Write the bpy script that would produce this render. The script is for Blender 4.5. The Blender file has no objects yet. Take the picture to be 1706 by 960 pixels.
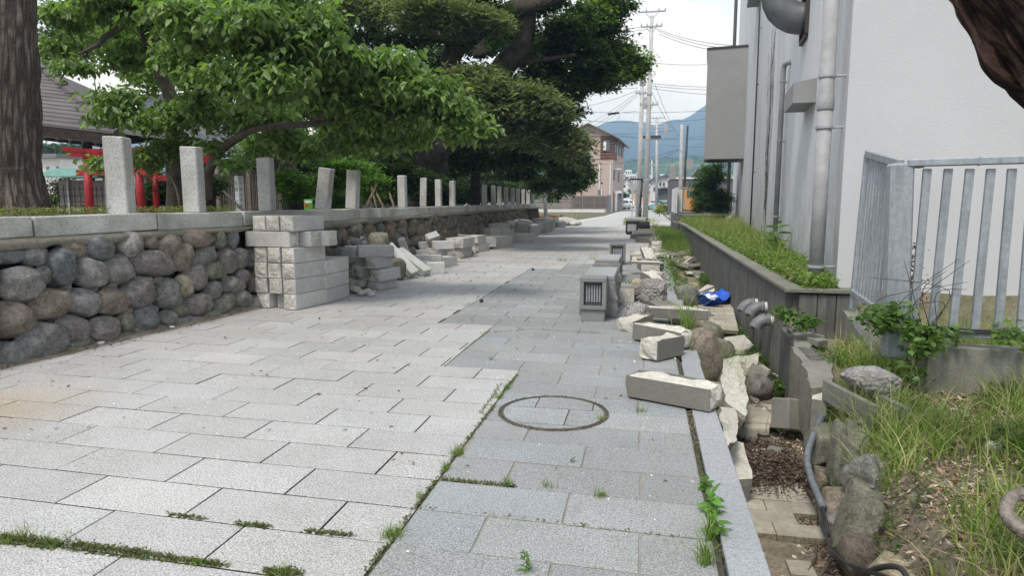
import bpy, math, random
import numpy as np
from mathutils import Vector, Matrix, noise, Euler
SC = bpy.context.scene
COL = SC.collection
R = math.radians
random.seed(7)
RNG = np.random.default_rng(11)

# ------------------------------------------------------------------ camera
F_PX, W_PX, HZ, VX, EYE = 1120.0, 1706.0, 335.0, 1075.0, 1.30
PITCH = math.atan((480 - HZ) / F_PX)
YAW = math.atan2(VX - 853, F_PX * math.cos(PITCH) + (480 - HZ) * math.sin(PITCH))
cam_data = bpy.data.cameras.new('camera')
cam = bpy.data.objects.new('camera', cam_data); COL.objects.link(cam)
cam.location = (0, 0, EYE)
cam.rotation_euler = (R(90) - PITCH, 0, YAW)
cam_data.sensor_width = 36; cam_data.lens = F_PX / W_PX * 36
cam_data.clip_start = 0.05; cam_data.clip_end = 9000
SC.camera = cam

# ------------------------------------------------------------------ world, sun, exposure
SUN_EL, SUN_AZ = R(58), R(200)     # azimuth clockwise from +Y
w = bpy.data.worlds.new('World'); SC.world = w; w.use_nodes = True
nt = w.node_tree; nt.nodes.clear()
def wn(t): return nt.nodes.new(t)
out = wn('ShaderNodeOutputWorld'); bg = wn('ShaderNodeBackground'); bg.inputs[1].default_value = 0.10
sky = wn('ShaderNodeTexSky'); sky.sky_type = 'NISHITA'; sky.sun_disc = False
sky.sun_elevation = SUN_EL; sky.sun_rotation = SUN_AZ
sky.air_density = 1.2; sky.dust_density = 3.0
tc = wn('ShaderNodeTexCoord'); mp = wn('ShaderNodeMapping'); mp.inputs['Scale'].default_value = (1, 1, 2.2)
n1 = wn('ShaderNodeTexNoise'); n1.inputs['Scale'].default_value = 3.2; n1.inputs['Detail'].default_value = 7; n1.inputs['Roughness'].default_value = .5
cr = wn('ShaderNodeValToRGB')
cr.color_ramp.elements[0].position = .40; cr.color_ramp.elements[0].color = (5.2, 6.0, 7.4, 1)
cr.color_ramp.elements[1].position = .60; cr.color_ramp.elements[1].color = (7.5, 8.0, 8.9, 1)
mx = wn('ShaderNodeMixRGB'); mx.inputs[0].default_value = .93
nt.links.new(tc.outputs['Generated'], mp.inputs[0]); nt.links.new(mp.outputs[0], n1.inputs[0])
nt.links.new(n1.outputs[0], cr.inputs[0]); nt.links.new(sky.outputs[0], mx.inputs[1]); nt.links.new(cr.outputs[0], mx.inputs[2])
nt.links.new(mx.outputs[0], bg.inputs[0]); nt.links.new(bg.outputs[0], out.inputs[0])
sd = bpy.data.lights.new('sun', 'SUN'); sd.energy = 2.0; sd.angle = R(14); sd.color = (1, .995, .985)
so = bpy.data.objects.new('sun', sd); COL.objects.link(so)
dirv = Vector((math.sin(SUN_AZ) * math.cos(SUN_EL), math.cos(SUN_AZ) * math.cos(SUN_EL), math.sin(SUN_EL)))
so.rotation_euler = dirv.to_track_quat('Z', 'Y').to_euler()
so.location = (0, -5, 30)
vs = SC.view_settings; vs.view_transform = 'Standard'; vs.look = 'None'; vs.exposure = 0.70; vs.gamma = 1; vs.use_curve_mapping = False
SC.render.engine = 'CYCLES'
cy = SC.cycles; cy.use_denoising = True; cy.max_bounces = 6; cy.diffuse_bounces = 3; cy.glossy_bounces = 2
cy.transmission_bounces = 3; cy.volume_bounces = 1; cy.transparent_max_bounces = 6; cy.caustics_reflective = False; cy.caustics_refractive = False
cy.use_adaptive_sampling = True; cy.adaptive_threshold = 0.012

# ------------------------------------------------------------------ picture <-> place
def ray(px, py):
    u = 480 - py; x = px - 853
    fy = F_PX * math.cos(PITCH) + u * math.sin(PITCH); fz = -F_PX * math.sin(PITCH) + u * math.cos(PITCH)
    return Vector((x * math.cos(YAW) - fy * math.sin(YAW), x * math.sin(YAW) + fy * math.cos(YAW), fz))
CAM = Vector((0, 0, EYE))
def P(px, py, z=0.0):
    d = ray(px, py); return CAM + d * ((z - EYE) / d.z)
def AY(px, py, y):
    d = ray(px, py); return CAM + d * (y / d.y)
def AX(px, py, x):
    d = ray(px, py); return CAM + d * (x / d.x)
def PL(px, py, p0, n):
    d = ray(px, py); return CAM + d * ((Vector(p0) - CAM).dot(n) / d.dot(n))

# ------------------------------------------------------------------ materials
MATS = {}
class Mat:
    def __init__(s, name):
        m = bpy.data.materials.new(name); m.use_nodes = True; s.m = m; s.t = m.node_tree
        s.b = s.t.nodes['Principled BSDF']; s.out = s.t.nodes['Material Output']; MATS[name] = m
        s._pos = None
    def n(s, t, **k):
        x = s.t.nodes.new(t)
        for a, v in k.items(): setattr(x, a, v)
        return x
    def l(s, a, b): s.t.links.new(a, b)
    def pos(s):
        if s._pos is None: s._pos = s.n('ShaderNodeNewGeometry').outputs['Position']
        return s._pos
    def mapped(s, scale, src=None, rot=(0, 0, 0), loc=(0, 0, 0)):
        m = s.n('ShaderNodeMapping'); m.inputs['Scale'].default_value = scale; m.inputs['Rotation'].default_value = rot; m.inputs['Location'].default_value = loc
        s.l(src or s.pos(), m.inputs[0]); return m.outputs[0]
    def noise(s, scale, detail=3, rough=.55, src=None, dist=0):
        x = s.n('ShaderNodeTexNoise'); x.inputs['Scale'].default_value = scale; x.inputs['Detail'].default_value = detail
        x.inputs['Roughness'].default_value = rough; x.inputs['Distortion'].default_value = dist
        s.l(src or s.pos(), x.inputs[0]); return x.outputs[0]
    def voro(s, scale, src=None, feature='F1', out='Distance', rnd=1):
        x = s.n('ShaderNodeTexVoronoi', feature=feature); x.inputs['Scale'].default_value = scale; x.inputs['Randomness'].default_value = rnd
        s.l(src or s.pos(), x.inputs[0]); return x.outputs[out]
    def ramp(s, src, *stops):
        x = s.n('ShaderNodeValToRGB'); e = x.color_ramp.elements
        while len(e) > 1: e.remove(e[-1])
        for i, (p, c) in enumerate(stops):
            if not isinstance(c, tuple): c = (c, c, c)
            c = c + (1,) if len(c) == 3 else c
            if i == 0: e[0].position = p; e[0].color = c
            else:
                q = e.new(p); q.color = c
        s.l(src, x.inputs[0]); return x.outputs[0]
    def mix(s, a, b, f, mode='MIX'):
        x = s.n('ShaderNodeMixRGB', blend_type=mode)
        for i, v in ((0, f), (1, a), (2, b)):
            if isinstance(v, (int, float)): v = (v if i == 0 else (v, v, v, 1))
            elif isinstance(v, tuple): v = v + (1,) if len(v) == 3 else v
            if hasattr(v, 'is_linked') or isinstance(v, bpy.types.NodeSocket): s.l(v, x.inputs[i])
            else: x.inputs[i].default_value = v
        return x.outputs[0]
    def math(s, op, a, b=0.0):
        x = s.n('ShaderNodeMath', operation=op)
        for i, v in ((0, a), (1, b)):
            if isinstance(v, bpy.types.NodeSocket): s.l(v, x.inputs[i])
            else: x.inputs[i].default_value = v
        return x.outputs[0]
    def objrand(s, lo, hi):
        x = s.n('ShaderNodeObjectInfo').outputs['Random']
        m = s.n('ShaderNodeMapRange'); m.inputs[3].default_value = lo; m.inputs[4].default_value = hi
        s.l(x, m.inputs[0]); return m.outputs[0]
    def color(s, c):
        if isinstance(c, bpy.types.NodeSocket): s.l(c, s.b.inputs['Base Color'])
        else: s.b.inputs['Base Color'].default_value = c + (1,) if len(c) == 3 else c
        return s
    def rough(s, r, spec=.5):
        if isinstance(r, bpy.types.NodeSocket): s.l(r, s.b.inputs['Roughness'])
        else: s.b.inputs['Roughness'].default_value = r
        s.b.inputs['Specular IOR Level'].default_value = spec; return s
    def bump(s, h, dist=.01, strength=1.0):
        x = s.n('ShaderNodeBump'); x.inputs['Strength'].default_value = strength; x.inputs['Distance'].default_value = dist
        s.l(h, x.inputs['Height'])
        if s.b.inputs['Normal'].is_linked:
            s.l(s.b.inputs['Normal'].links[0].from_socket, x.inputs['Normal'])
        s.l(x.outputs[0], s.b.inputs['Normal']); return s

def granite(name, base, var=.35, speck=260, rnd=.12, dirt=.35, dirtcol=(.16, .15, .12), tint=None, bd=.002, rough=.75):
    m = Mat(name)
    sp = m.ramp(m.noise(speck, 2, .7), (.30, tuple(c * (1 - var) for c in base)), (.5, base), (.68, tuple(min(.95, c * (1 + var)) for c in base)))
    sp2 = m.ramp(m.noise(speck * .45, 2, .8), (.36, .62), (.46, 1.0))
    c = m.mix(sp, sp2, .8, 'MULTIPLY')
    big = m.ramp(m.noise(1.6, 5, .65), (.40, 0.0), (.75, 1.0))
    c = m.mix(c, dirtcol, m.math('MULTIPLY', big, dirt))
    c = m.mix(c, m.objrand(1 - rnd, 1 + rnd), 1.0, 'MULTIPLY')
    m.color(c).rough(rough, .3).bump(m.noise(speck * .35, 3, .7), bd)
    return m
# paving
def paving_mat(name, base, blue, stain=False):
    m = granite(name, base, .62, 150, .075 if not blue else .09, .22, (.20, .195, .17), bd=.0012)
    c = m.b.inputs['Base Color'].links[0].from_socket
    o = m.n('ShaderNodeObjectInfo').outputs['Random']
    t = m.ramp(o, (0, (1, 1, 1)), (.6, (1, .99, .975)), (.88, (.98, .99, 1.0) if not blue else (.93, .97, 1.02)), (1, (1.03, 1.02, 1.0)))
    c = m.mix(c, t, 1.0, 'MULTIPLY')
    # trodden-in dirt and old splashes
    d = m.ramp(m.noise(.55, 6, .7), (.40, (1, 1, 1)), (.68, (.83, .825, .80)))
    c = m.mix(c, d, 1.0, 'MULTIPLY')
    d2 = m.ramp(m.noise(9, 4, .7), (.55, (1, 1, 1)), (.72, (.84, .83, .80)))
    c = m.mix(c, d2, .7, 'MULTIPLY')
    if stain:
        vm = m.n('ShaderNodeVectorMath', operation='DISTANCE'); q = P(-20, 685); vm.inputs[1].default_value = (q.x, q.y, 0)
        m.l(m.pos(), vm.inputs[0])
        wob = m.math('ADD', vm.outputs['Value'], m.math('MULTIPLY', m.noise(2.5, 4), .5))
        f = m.ramp(wob, (.35, 1.0), (.95, 0.0))
        c = m.mix(c, (.36, .25, .12), m.math('MULTIPLY', f, .45))
    m.color(c)
    return m
paving_mat('light_granite_paving', (.425, .42, .412), False, True)
paving_mat('grey_granite_paving', (.285, .295, .295), True)
granite('kerb_granite', (.31, .322, .335), .34, 230, .07, .12, bd=.0012)
granite('block_granite', (.50, .497, .478), .40, 130, .16, .75, (.27, .26, .22), bd=.003)
granite('rough_granite', (.50, .48, .44), .40, 60, .14, .6, (.16, .15, .12), bd=.02)
granite('hewn_granite', (.50, .48, .43), .30, 45, .12, .7, (.24, .22, .18), bd=.012)
granite('dark_granite', (.21, .21, .205), .35, 240, .08, .2, bd=.0015)
m = granite('polished_granite', (.30, .31, .31), .2, 240, .05, .15, bd=.0004, rough=.34)
granite('post_granite', (.52, .515, .49), .42, 120, .10, .75, (.17, .165, .14), bd=.004)
granite('cap_granite', (.55, .545, .50), .38, 150, .10, .9, (.15, .145, .12), bd=.004)
# river boulders: colour by object, lichen and facets
def boulder_mat(name, cols, lo=.8, hi=1.2):
    m = Mat(name)
    o = m.n('ShaderNodeObjectInfo').outputs['Random']
    base = m.ramp(o, *[(i / max(1, len(cols) - 1), c) for i, c in enumerate(cols)])
    mott = m.ramp(m.noise(14, 6, .72), (.3, .85), (.5, 1.75), (.62, 2.3), (.75, 3.0))
    fine_ = m.ramp(m.noise(70, 4, .8), (.35, .62), (.6, 1.25))
    c = m.mix(base, mott, 1.0, 'MULTIPLY'); c = m.mix(c, fine_, 1.0, 'MULTIPLY')
    li = m.ramp(m.noise(7, 5, .8), (.58, 0.0), (.68, 1.0))
    c = m.mix(c, (.30, .295, .25), m.math('MULTIPLY', li, .5))
    ms = m.ramp(m.noise(2.2, 4, .7), (.5, 0.0), (.7, 1.0))
    c = m.mix(c, (.10, .11, .055), m.math('MULTIPLY', ms, .4))
    m.color(c).rough(.82, .3)
    m.bump(m.noise(7, 9, .8), .09).bump(m.noise(38, 5, .75), .018)
    return m
boulder_mat('boulder_grey', [(.19, .186, .176), (.225, .215, .20), (.165, .163, .155), (.20, .198, .18)])
boulder_mat('boulder_blue', [(.115, .13, .138), (.15, .158, .155), (.125, .135, .138)])
boulder_mat('boulder_brown', [(.215, .18, .14), (.195, .165, .135), (.235, .195, .15)])
boulder_mat('boulder_olive', [(.18, .175, .13), (.16, .163, .125)])
boulder_mat('boulder_tan', [(.34, .30, .20), (.30, .27, .19)])
boulder_mat('boulder_purple', [(.185, .168, .158), (.175, .16, .148)])
boulder_mat('boulder_shade', [(.15, .132, .10), (.13, .125, .105), (.165, .125, .09), (.12, .125, .11), (.17, .155, .125)])  # darker brown set, tree shade of the far wall put into the colour
# concretes
def concrete(name, base, streak=.0, dirt=(.08, .075, .06), dirta=.5, rough=.9, fine=80, bd=.004):
    m = Mat(name)
    c = m.mix(base, m.ramp(m.noise(fine, 4, .7), (.3, .75), (.7, 1.2)), 1.0, 'MULTIPLY')
    c = m.mix(c, dirt, m.math('MULTIPLY', m.ramp(m.noise(1.8, 6, .7), (.38, 0.0), (.7, 1.0)), dirta))
    if streak:
        s = m.ramp(m.noise(1, 5, .7, m.mapped((14, 14, .7))), (.42, 0.0), (.66, 1.0))
        c = m.mix(c, tuple(x * .45 for x in base), m.math('MULTIPLY', s, streak))
        s = m.ramp(m.noise(1, 3, .6, m.mapped((22, 22, .5), loc=(3, 7, 1))), (.60, 0.0), (.75, 1.0))
        c = m.mix(c, tuple(min(1, x * 1.7) for x in base), m.math('MULTIPLY', s, streak * .5))
    c = m.mix(c, m.objrand(.9, 1.1), 1.0, 'MULTIPLY')
    m.color(c).rough(rough, .25).bump(m.noise(fine, 5, .7), bd)
    return m
concrete('planter_concrete', (.18, .178, .162), 1.0, (.06, .058, .048), .65)
concrete('planter_cap_concrete', (.24, .235, .20), .2, (.10, .10, .07), .6)
concrete('old_concrete', (.27, .265, .23), .35, (.10, .10, .07), .6)
concrete('pale_broken_concrete', (.70, .675, .59), 0, (.36, .33, .27), .55, fine=24, bd=.03)
concrete('kerb_side_concrete', (.215, .205, .18), .1, (.11, .10, .08), .5)
concrete('rubble_mortar', (.25, .235, .19), 0, (.12, .115, .08), .6, fine=25, bd=.02)
m = concrete('pebbled_concrete', (.42, .40, .38), 0, (.14, .12, .11), .7, fine=22, bd=.02)
m.bump(m.voro(34), -.035)
concrete('far_concrete', (.42, .41, .38), .2)
m = concrete('tan_paver', (.46, .43, .35), 0, (.20, .175, .13), .95, fine=60)
# dirt
m = Mat('soil')
c = m.ramp(m.noise(3.5, 7, .75), (.3, (.115, .095, .07)), (.5, (.22, .185, .14)), (.7, (.34, .30, .235)))
c = m.mix(c, m.ramp(m.voro(38), (0, .6), (.5, 1.25)), 1.0, 'MULTIPLY')
g = m.ramp(m.noise(.7, 5, .6), (.5, 0.0), (.62, 1.0)); c = m.mix(c, (.075, .095, .035), m.math('MULTIPLY', g, .5))
m.color(c).rough(.95, .1).bump(m.noise(30, 6, .75), .02)
m = Mat('dark_soil')
c = m.ramp(m.noise(9, 7, .75), (.3, (.02, .016, .012)), (.55, (.06, .046, .034)), (.75, (.14, .11, .08)))
m.color(c).rough(.95, .1).bump(m.noise(40, 6, .8), .03)
m = Mat('joint_dirt')
c = m.ramp(m.noise(6, 6, .7), (.3, (.045, .042, .035)), (.6, (.085, .08, .065)), (.74, (.05, .06, .03)))
m.color(c).rough(.95, .1).bump(m.noise(90, 3), .004)
m = Mat('pale_mortar')
c = m.ramp(m.noise(7, 6, .7), (.3, (.20, .19, .155)), (.6, (.30, .285, .24))); m.color(c).rough(.95, .1)
m = Mat('asphalt')
c = m.mix(m.ramp(m.noise(.5, 6, .6), (.3, (.36, .36, .35)), (.7, (.44, .435, .42))), m.ramp(m.noise(60, 3), (.3, .8), (.7, 1.15)), 1.0, 'MULTIPLY')
m.color(c).rough(.85, .3).bump(m.noise(120, 2), .003)
m = Mat('gravel_ground')
c = m.ramp(m.noise(.6, 8, .75), (.35, (.42, .33, .25)), (.5, (.50, .42, .30)), (.62, (.30, .27, .10)))
m.color(c).rough(.95, .1).bump(m.noise(20, 6, .8), .05)
m = Mat('white_marking'); m.color(m.mix((.72, .72, .70), m.ramp(m.noise(12, 5, .8), (.45, 1.0), (.7, .7)), 1.0, 'MULTIPLY')).rough(.8, .3)
m = Mat('far_ground')
m.color(m.ramp(m.noise(.02, 6, .7), (.35, (.09, .10, .05)), (.6, (.16, .15, .11)))).rough(.95, .1)
# plain coloured
def plain(name, col, rough=.6, spec=.4, nz=.12, sc=8, metal=0, bd=0):
    m = Mat(name)
    c = m.mix(col, m.ramp(m.noise(sc, 5, .7), (.3, 1 - nz * 2), (.7, 1 + nz)), 1.0, 'MULTIPLY')
    m.color(c).rough(rough, spec); m.b.inputs['Metallic'].default_value = metal
    if bd: m.bump(m.noise(sc * 4, 4), bd)
    return m
plain('rusty_iron', (.13, .105, .08), .7, nz=.3, sc=30); plain('black_metal', (.02, .021, .022), .5); plain('dark_metal', (.05, .045, .04), .6, nz=.3, sc=30)
plain('frosted_glass', (.55, .56, .58), .35); plain('grey_pipe', (.17, .175, .18), .45, nz=.2, sc=14); plain('white_pipe', (.55, .54, .50), .5)
plain('blue_plastic', (.012, .11, .62), .38, nz=.2, sc=20); plain('torii_red', (.33, .013, .018), .5, nz=.25, sc=5)
plain('pole_concrete', (.47, .47, .46), .85, .2, .12, 3); plain('pole_metal', (.36, .37, .38), .45)
plain('white_paint', (.75, .76, .76), .6); plain('yellow_paint', (.62, .45, .04), .6); plain('car_white', (.75, .76, .78), .25, .6, .03)
plain('car_grey', (.35, .37, .40), .25, .6); plain('car_teal', (.15, .42, .40), .3, .6); plain('tyre_rubber', (.02, .02, .02), .9); plain('window_glass', (.06, .075, .08), .12, .8, .2, 2)
plain('wood_stake', (.17, .13, .09), .85, .2, .25, 20); plain('root_bark', (.27, .235, .20), .9, .2, .35, 26, bd=.01); plain('dark_wood', (.045, .035, .028), .9, .2, .3, 12); plain('red_plastic', (.6, .04, .02), .5); plain('green_plastic', (.12, .42, .06), .5)
plain('orange_paint', (.75, .29, .03), .5, nz=.05); plain('copper_green', (.13, .27, .23), .7, nz=.15); plain('insulator', (.6, .6, .58), .4); plain('cable_black', (.03, .03, .032), .6)
plain('conduit_grey', (.14, .155, .17), .55, nz=.2, sc=25); plain('gable_wood', (.20, .165, .14), .85); plain('dark_cladding', (.105, .10, .105), .8)
plain('red_brown_tile', (.23, .10, .06), .8, nz=.4, sc=4); plain('beige_wall', (.50, .40, .345), .85, .2, .05, 2); plain('peach_wall', (.60, .40, .30), .85, .2); plain('white_wall', (.68, .68, .67), .85, .2, .08, 1)
plain('grey_roof', (.16, .17, .18), .7); plain('hood_paint', (.29, .29, .285), .7, .3, .05, 1.5); plain('duct_metal', (.17, .18, .185), .42, .5, .15, 4, .35)
plain('downpipe_paint', (.33, .33, .33), .6, .3, .15, 3); plain('grey_siding', (.16, .165, .17), .8); plain('leaf_litter_brown', (.15, .09, .055), .9, .2, .4, 30); plain('label_white', (.75, .75, .72), .6)
plain('grass_stem', (.14, .22, .05), .6)
m = Mat('galvanised_steel')
c = m.ramp(m.noise(22, 6, .75), (.3, (.27, .30, .32)), (.55, (.36, .39, .41)), (.75, (.47, .50, .515)))
c = m.mix(c, m.ramp(m.noise(1, 5, .7, m.mapped((18, 18, 2))), (.45, 1.0), (.7, .62)), .8, 'MULTIPLY')
m.color(c).rough(.5, .5).bump(m.noise(40, 3), .001); m.b.inputs['Metallic'].default_value = .25
# weathered boards
m = Mat('weathered_boards'); c = m.ramp(m.noise(1, 6, .7, m.mapped((2, 2, 40))), (.3, (.10, .085, .075)), (.6, (.24, .21, .185)))
m.color(m.mix(c, m.objrand(.75, 1.3), 1.0, 'MULTIPLY')).rough(.9, .2)
m = Mat('roof_metal'); c = m.ramp(m.noise(1.3, 6, .7), (.3, (.075, .065, .06)), (.7, (.125, .112, .106)))
m.color(m.mix(c, m.objrand(.88, 1.12), 1.0, 'MULTIPLY')).rough(.65, .4)
m = Mat('roof_tile'); m.color(m.mix(m.ramp(m.noise(5, 4), (.3, (.05, .052, .06)), (.7, (.12, .125, .14))), m.objrand(.8, 1.2), 1.0, 'MULTIPLY')).rough(.35, .5)
# stucco building
def stucco(name, streaky):
    m = Mat(name)
    base = m.mix((.70, .705, .71) if streaky else (.53, .535, .54), m.ramp(m.noise(.8, 5, .6), (.3, .93), (.7, 1.04)), 1.0, 'MULTIPLY')
    if streaky:
        tz = m.n('ShaderNodeSeparateXYZ'); m.l(m.pos(), tz.inputs[0])
        s = m.math('MULTIPLY', m.ramp(m.noise(1, 7, .75, m.mapped((1.8, 1.8, .16))), (.40, 0.0), (.66, 1.0)), m.ramp(m.noise(.45, 4, .6), (.35, .35), (.6, 1.0)))
        base = m.mix(base, (.27, .26, .24), m.math('MULTIPLY', s, .46))
        s2 = m.ramp(m.noise(1, 4, .8, m.mapped((9, 9, .35), loc=(2, 5, 3))), (.54, 0.0), (.78, 1.0))
        base = m.mix(base, (.17, .165, .15), m.math('MULTIPLY', m.math('MULTIPLY', s2, .42), m.ramp(m.noise(.8, 4, .6, m.mapped((1, 1, .4), loc=(4, 4, 4))), (.42, 0.0), (.62, 1.0))))
        s3 = m.ramp(m.noise(1, 3, .6, m.mapped((5, 5, .3), loc=(9, 1, 3))), (.56, 0.0), (.78, 1.0))
        base = m.mix(base, (.62, .63, .64), m.math('MULTIPLY', s3, .3))
        fo = m.n('ShaderNodeMapRange'); fo.inputs[1].default_value = .3; fo.inputs[2].default_value = 2.2; fo.inputs[3].default_value = .55; fo.inputs[4].default_value = 0
        m.l(tz.outputs[2], fo.inputs[0])
        base = m.mix(base, (.22, .205, .165), m.math('MULTIPLY', fo.outputs[0], m.ramp(m.noise(3, 6, .7), (.35, .2), (.65, 1.0))))
    m.color(base).rough(.9, .2)
    m.bump(m.ramp(m.noise(85, 2, .5), (.48, 0.0), (.66, 1.0)), .0016, .6)
    return m
stucco('stucco_clean', False); stucco('stucco_streaked', True)
# bark
def bark(name, a, b, sc=9, stretch=.22, bd=.05, edge=.22):
    m = Mat(name); tcn = m.n('ShaderNodeTexCoord').outputs['UV']
    q = m.mapped((sc * 2.3, sc * stretch * 2.2, 1), tcn)
    v = m.n('ShaderNodeTexVoronoi', feature='DISTANCE_TO_EDGE'); v.inputs['Scale'].default_value = 1
    nz = m.n('ShaderNodeTexNoise'); nz.inputs['Scale'].default_value = 1.7; nz.inputs['Detail'].default_value = 4; m.l(q, nz.inputs[0])
    mixv = m.mix(q, nz.outputs['Color'], .55); m.l(mixv, v.inputs[0])
    e = m.ramp(v.outputs['Distance'], (0, 0.0), (edge, .8), (.5, 1.0))
    c = m.mix(a, b, e); c = m.mix(c, m.ramp(m.noise(3, 6, .7), (.3, .7), (.7, 1.3)), 1.0, 'MULTIPLY')
    c = m.mix(c, m.ramp(m.noise(60, 3), (.3, .75), (.7, 1.25)), 1.0, 'MULTIPLY')
    m.color(c).rough(.95, .15).bump(m.noise(40, 5, .7), .008).bump(e, bd)
bark('pine_bark', (.065, .053, .045), (.175, .145, .122), 14, .17, .025, .25)
bark('red_pine_bark', (.014, .011, .009), (.17, .105, .085), 9, .18, .06, .2)
m = Mat('branch_bark'); c = m.ramp(m.noise(8, 6, .7), (.3, (.05, .042, .034)), (.7, (.14, .12, .095))); m.color(c).rough(.95, .15).bump(m.noise(30, 5), .01)
m = Mat('dark_bark'); c = m.ramp(m.noise(5, 6, .7), (.3, (.028, .025, .02)), (.7, (.10, .088, .07))); m.color(c).rough(.95, .15).bump(m.noise(20, 5), .02)
# leaves: colour from the vertex attribute, some light let through
def leafmat(name, tint, trans=.45, gloss=.38, spec=.35):
    m = Mat(name); at = m.n('ShaderNodeAttribute'); at.attribute_name = 'col'
    c = m.mix(at.outputs['Color'], tint, 1.0, 'MULTIPLY')
    m.color(c).rough(gloss, spec)
    tr = m.n('ShaderNodeBsdfTranslucent'); c2 = m.mix(c, (1.5, 1.7, .6), 1.0, 'MULTIPLY'); m.l(c2, tr.inputs[0])
    ms = m.n('ShaderNodeMixShader'); ms.inputs[0].default_value = trans
    m.l(m.b.outputs[0], ms.inputs[1]); m.l(tr.outputs[0], ms.inputs[2]); m.l(ms.outputs[0], m.out.inputs[0])
leafmat('leaf', (1, 1, 1)); leafmat('grass_blade', (1, 1, 1), .35, .55, .25); leafmat('litter', (1, 1, 1), .1, .8, .1)
# forested hills
m = Mat('far_forest'); c = m.ramp(m.noise(.012, 8, .7), (.35, (.010, .022, .016)), (.6, (.022, .042, .028))); m.color(c).rough(1, 0); m.bump(m.noise(.03, 7, .75), 60)
m = Mat('near_forest')
c = m.ramp(m.noise(.012, 5, .6), (.4, (.03, .06, .025)), (.56, (.06, .11, .035)), (.62, (.22, .26, .08)))
c = m.mix(c, m.ramp(m.voro(.14), (0, 1.5), (.8, .45)), 1.0, 'MULTIPLY'); m.color(c).rough(1, 0); m.bump(m.voro(.14), -6)

# ------------------------------------------------------------------ object helpers
def props(o, label=None, cat=None, group=None, kind=None):
    if label: o['label'] = label
    if cat: o['category'] = cat
    if group: o['group'] = group
    if kind: o['kind'] = kind
    return o
def empty(name, loc, label, cat, group=None, kind=None, rz=0):
    o = bpy.data.objects.new(name, None); COL.objects.link(o); o.location = loc; o.rotation_euler = (0, 0, rz)
    o.empty_display_size = .1
    return props(o, label, cat, group, kind)
def link(name, me, parent=None, **k):
    o = bpy.data.objects.new(name, me); COL.objects.link(o)
    if parent is not None:
        o.parent = parent
        if k.pop('world', False): o.matrix_parent_inverse = mwi(parent)
    k.pop('world', None)
    return props(o, **k)
def wmat(o):
    M = Matrix.LocRotScale(o.location, o.rotation_euler, o.scale)
    return wmat(o.parent) @ o.matrix_parent_inverse @ M if o.parent else M
def mwi(p): return wmat(p).inverted()
def copytree(o, parent=None, **k):
    c = o.copy(); COL.objects.link(c); c.parent = parent
    for ch in list(o.children): copytree(ch, c)
    return props(c, **k) if k else c

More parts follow.
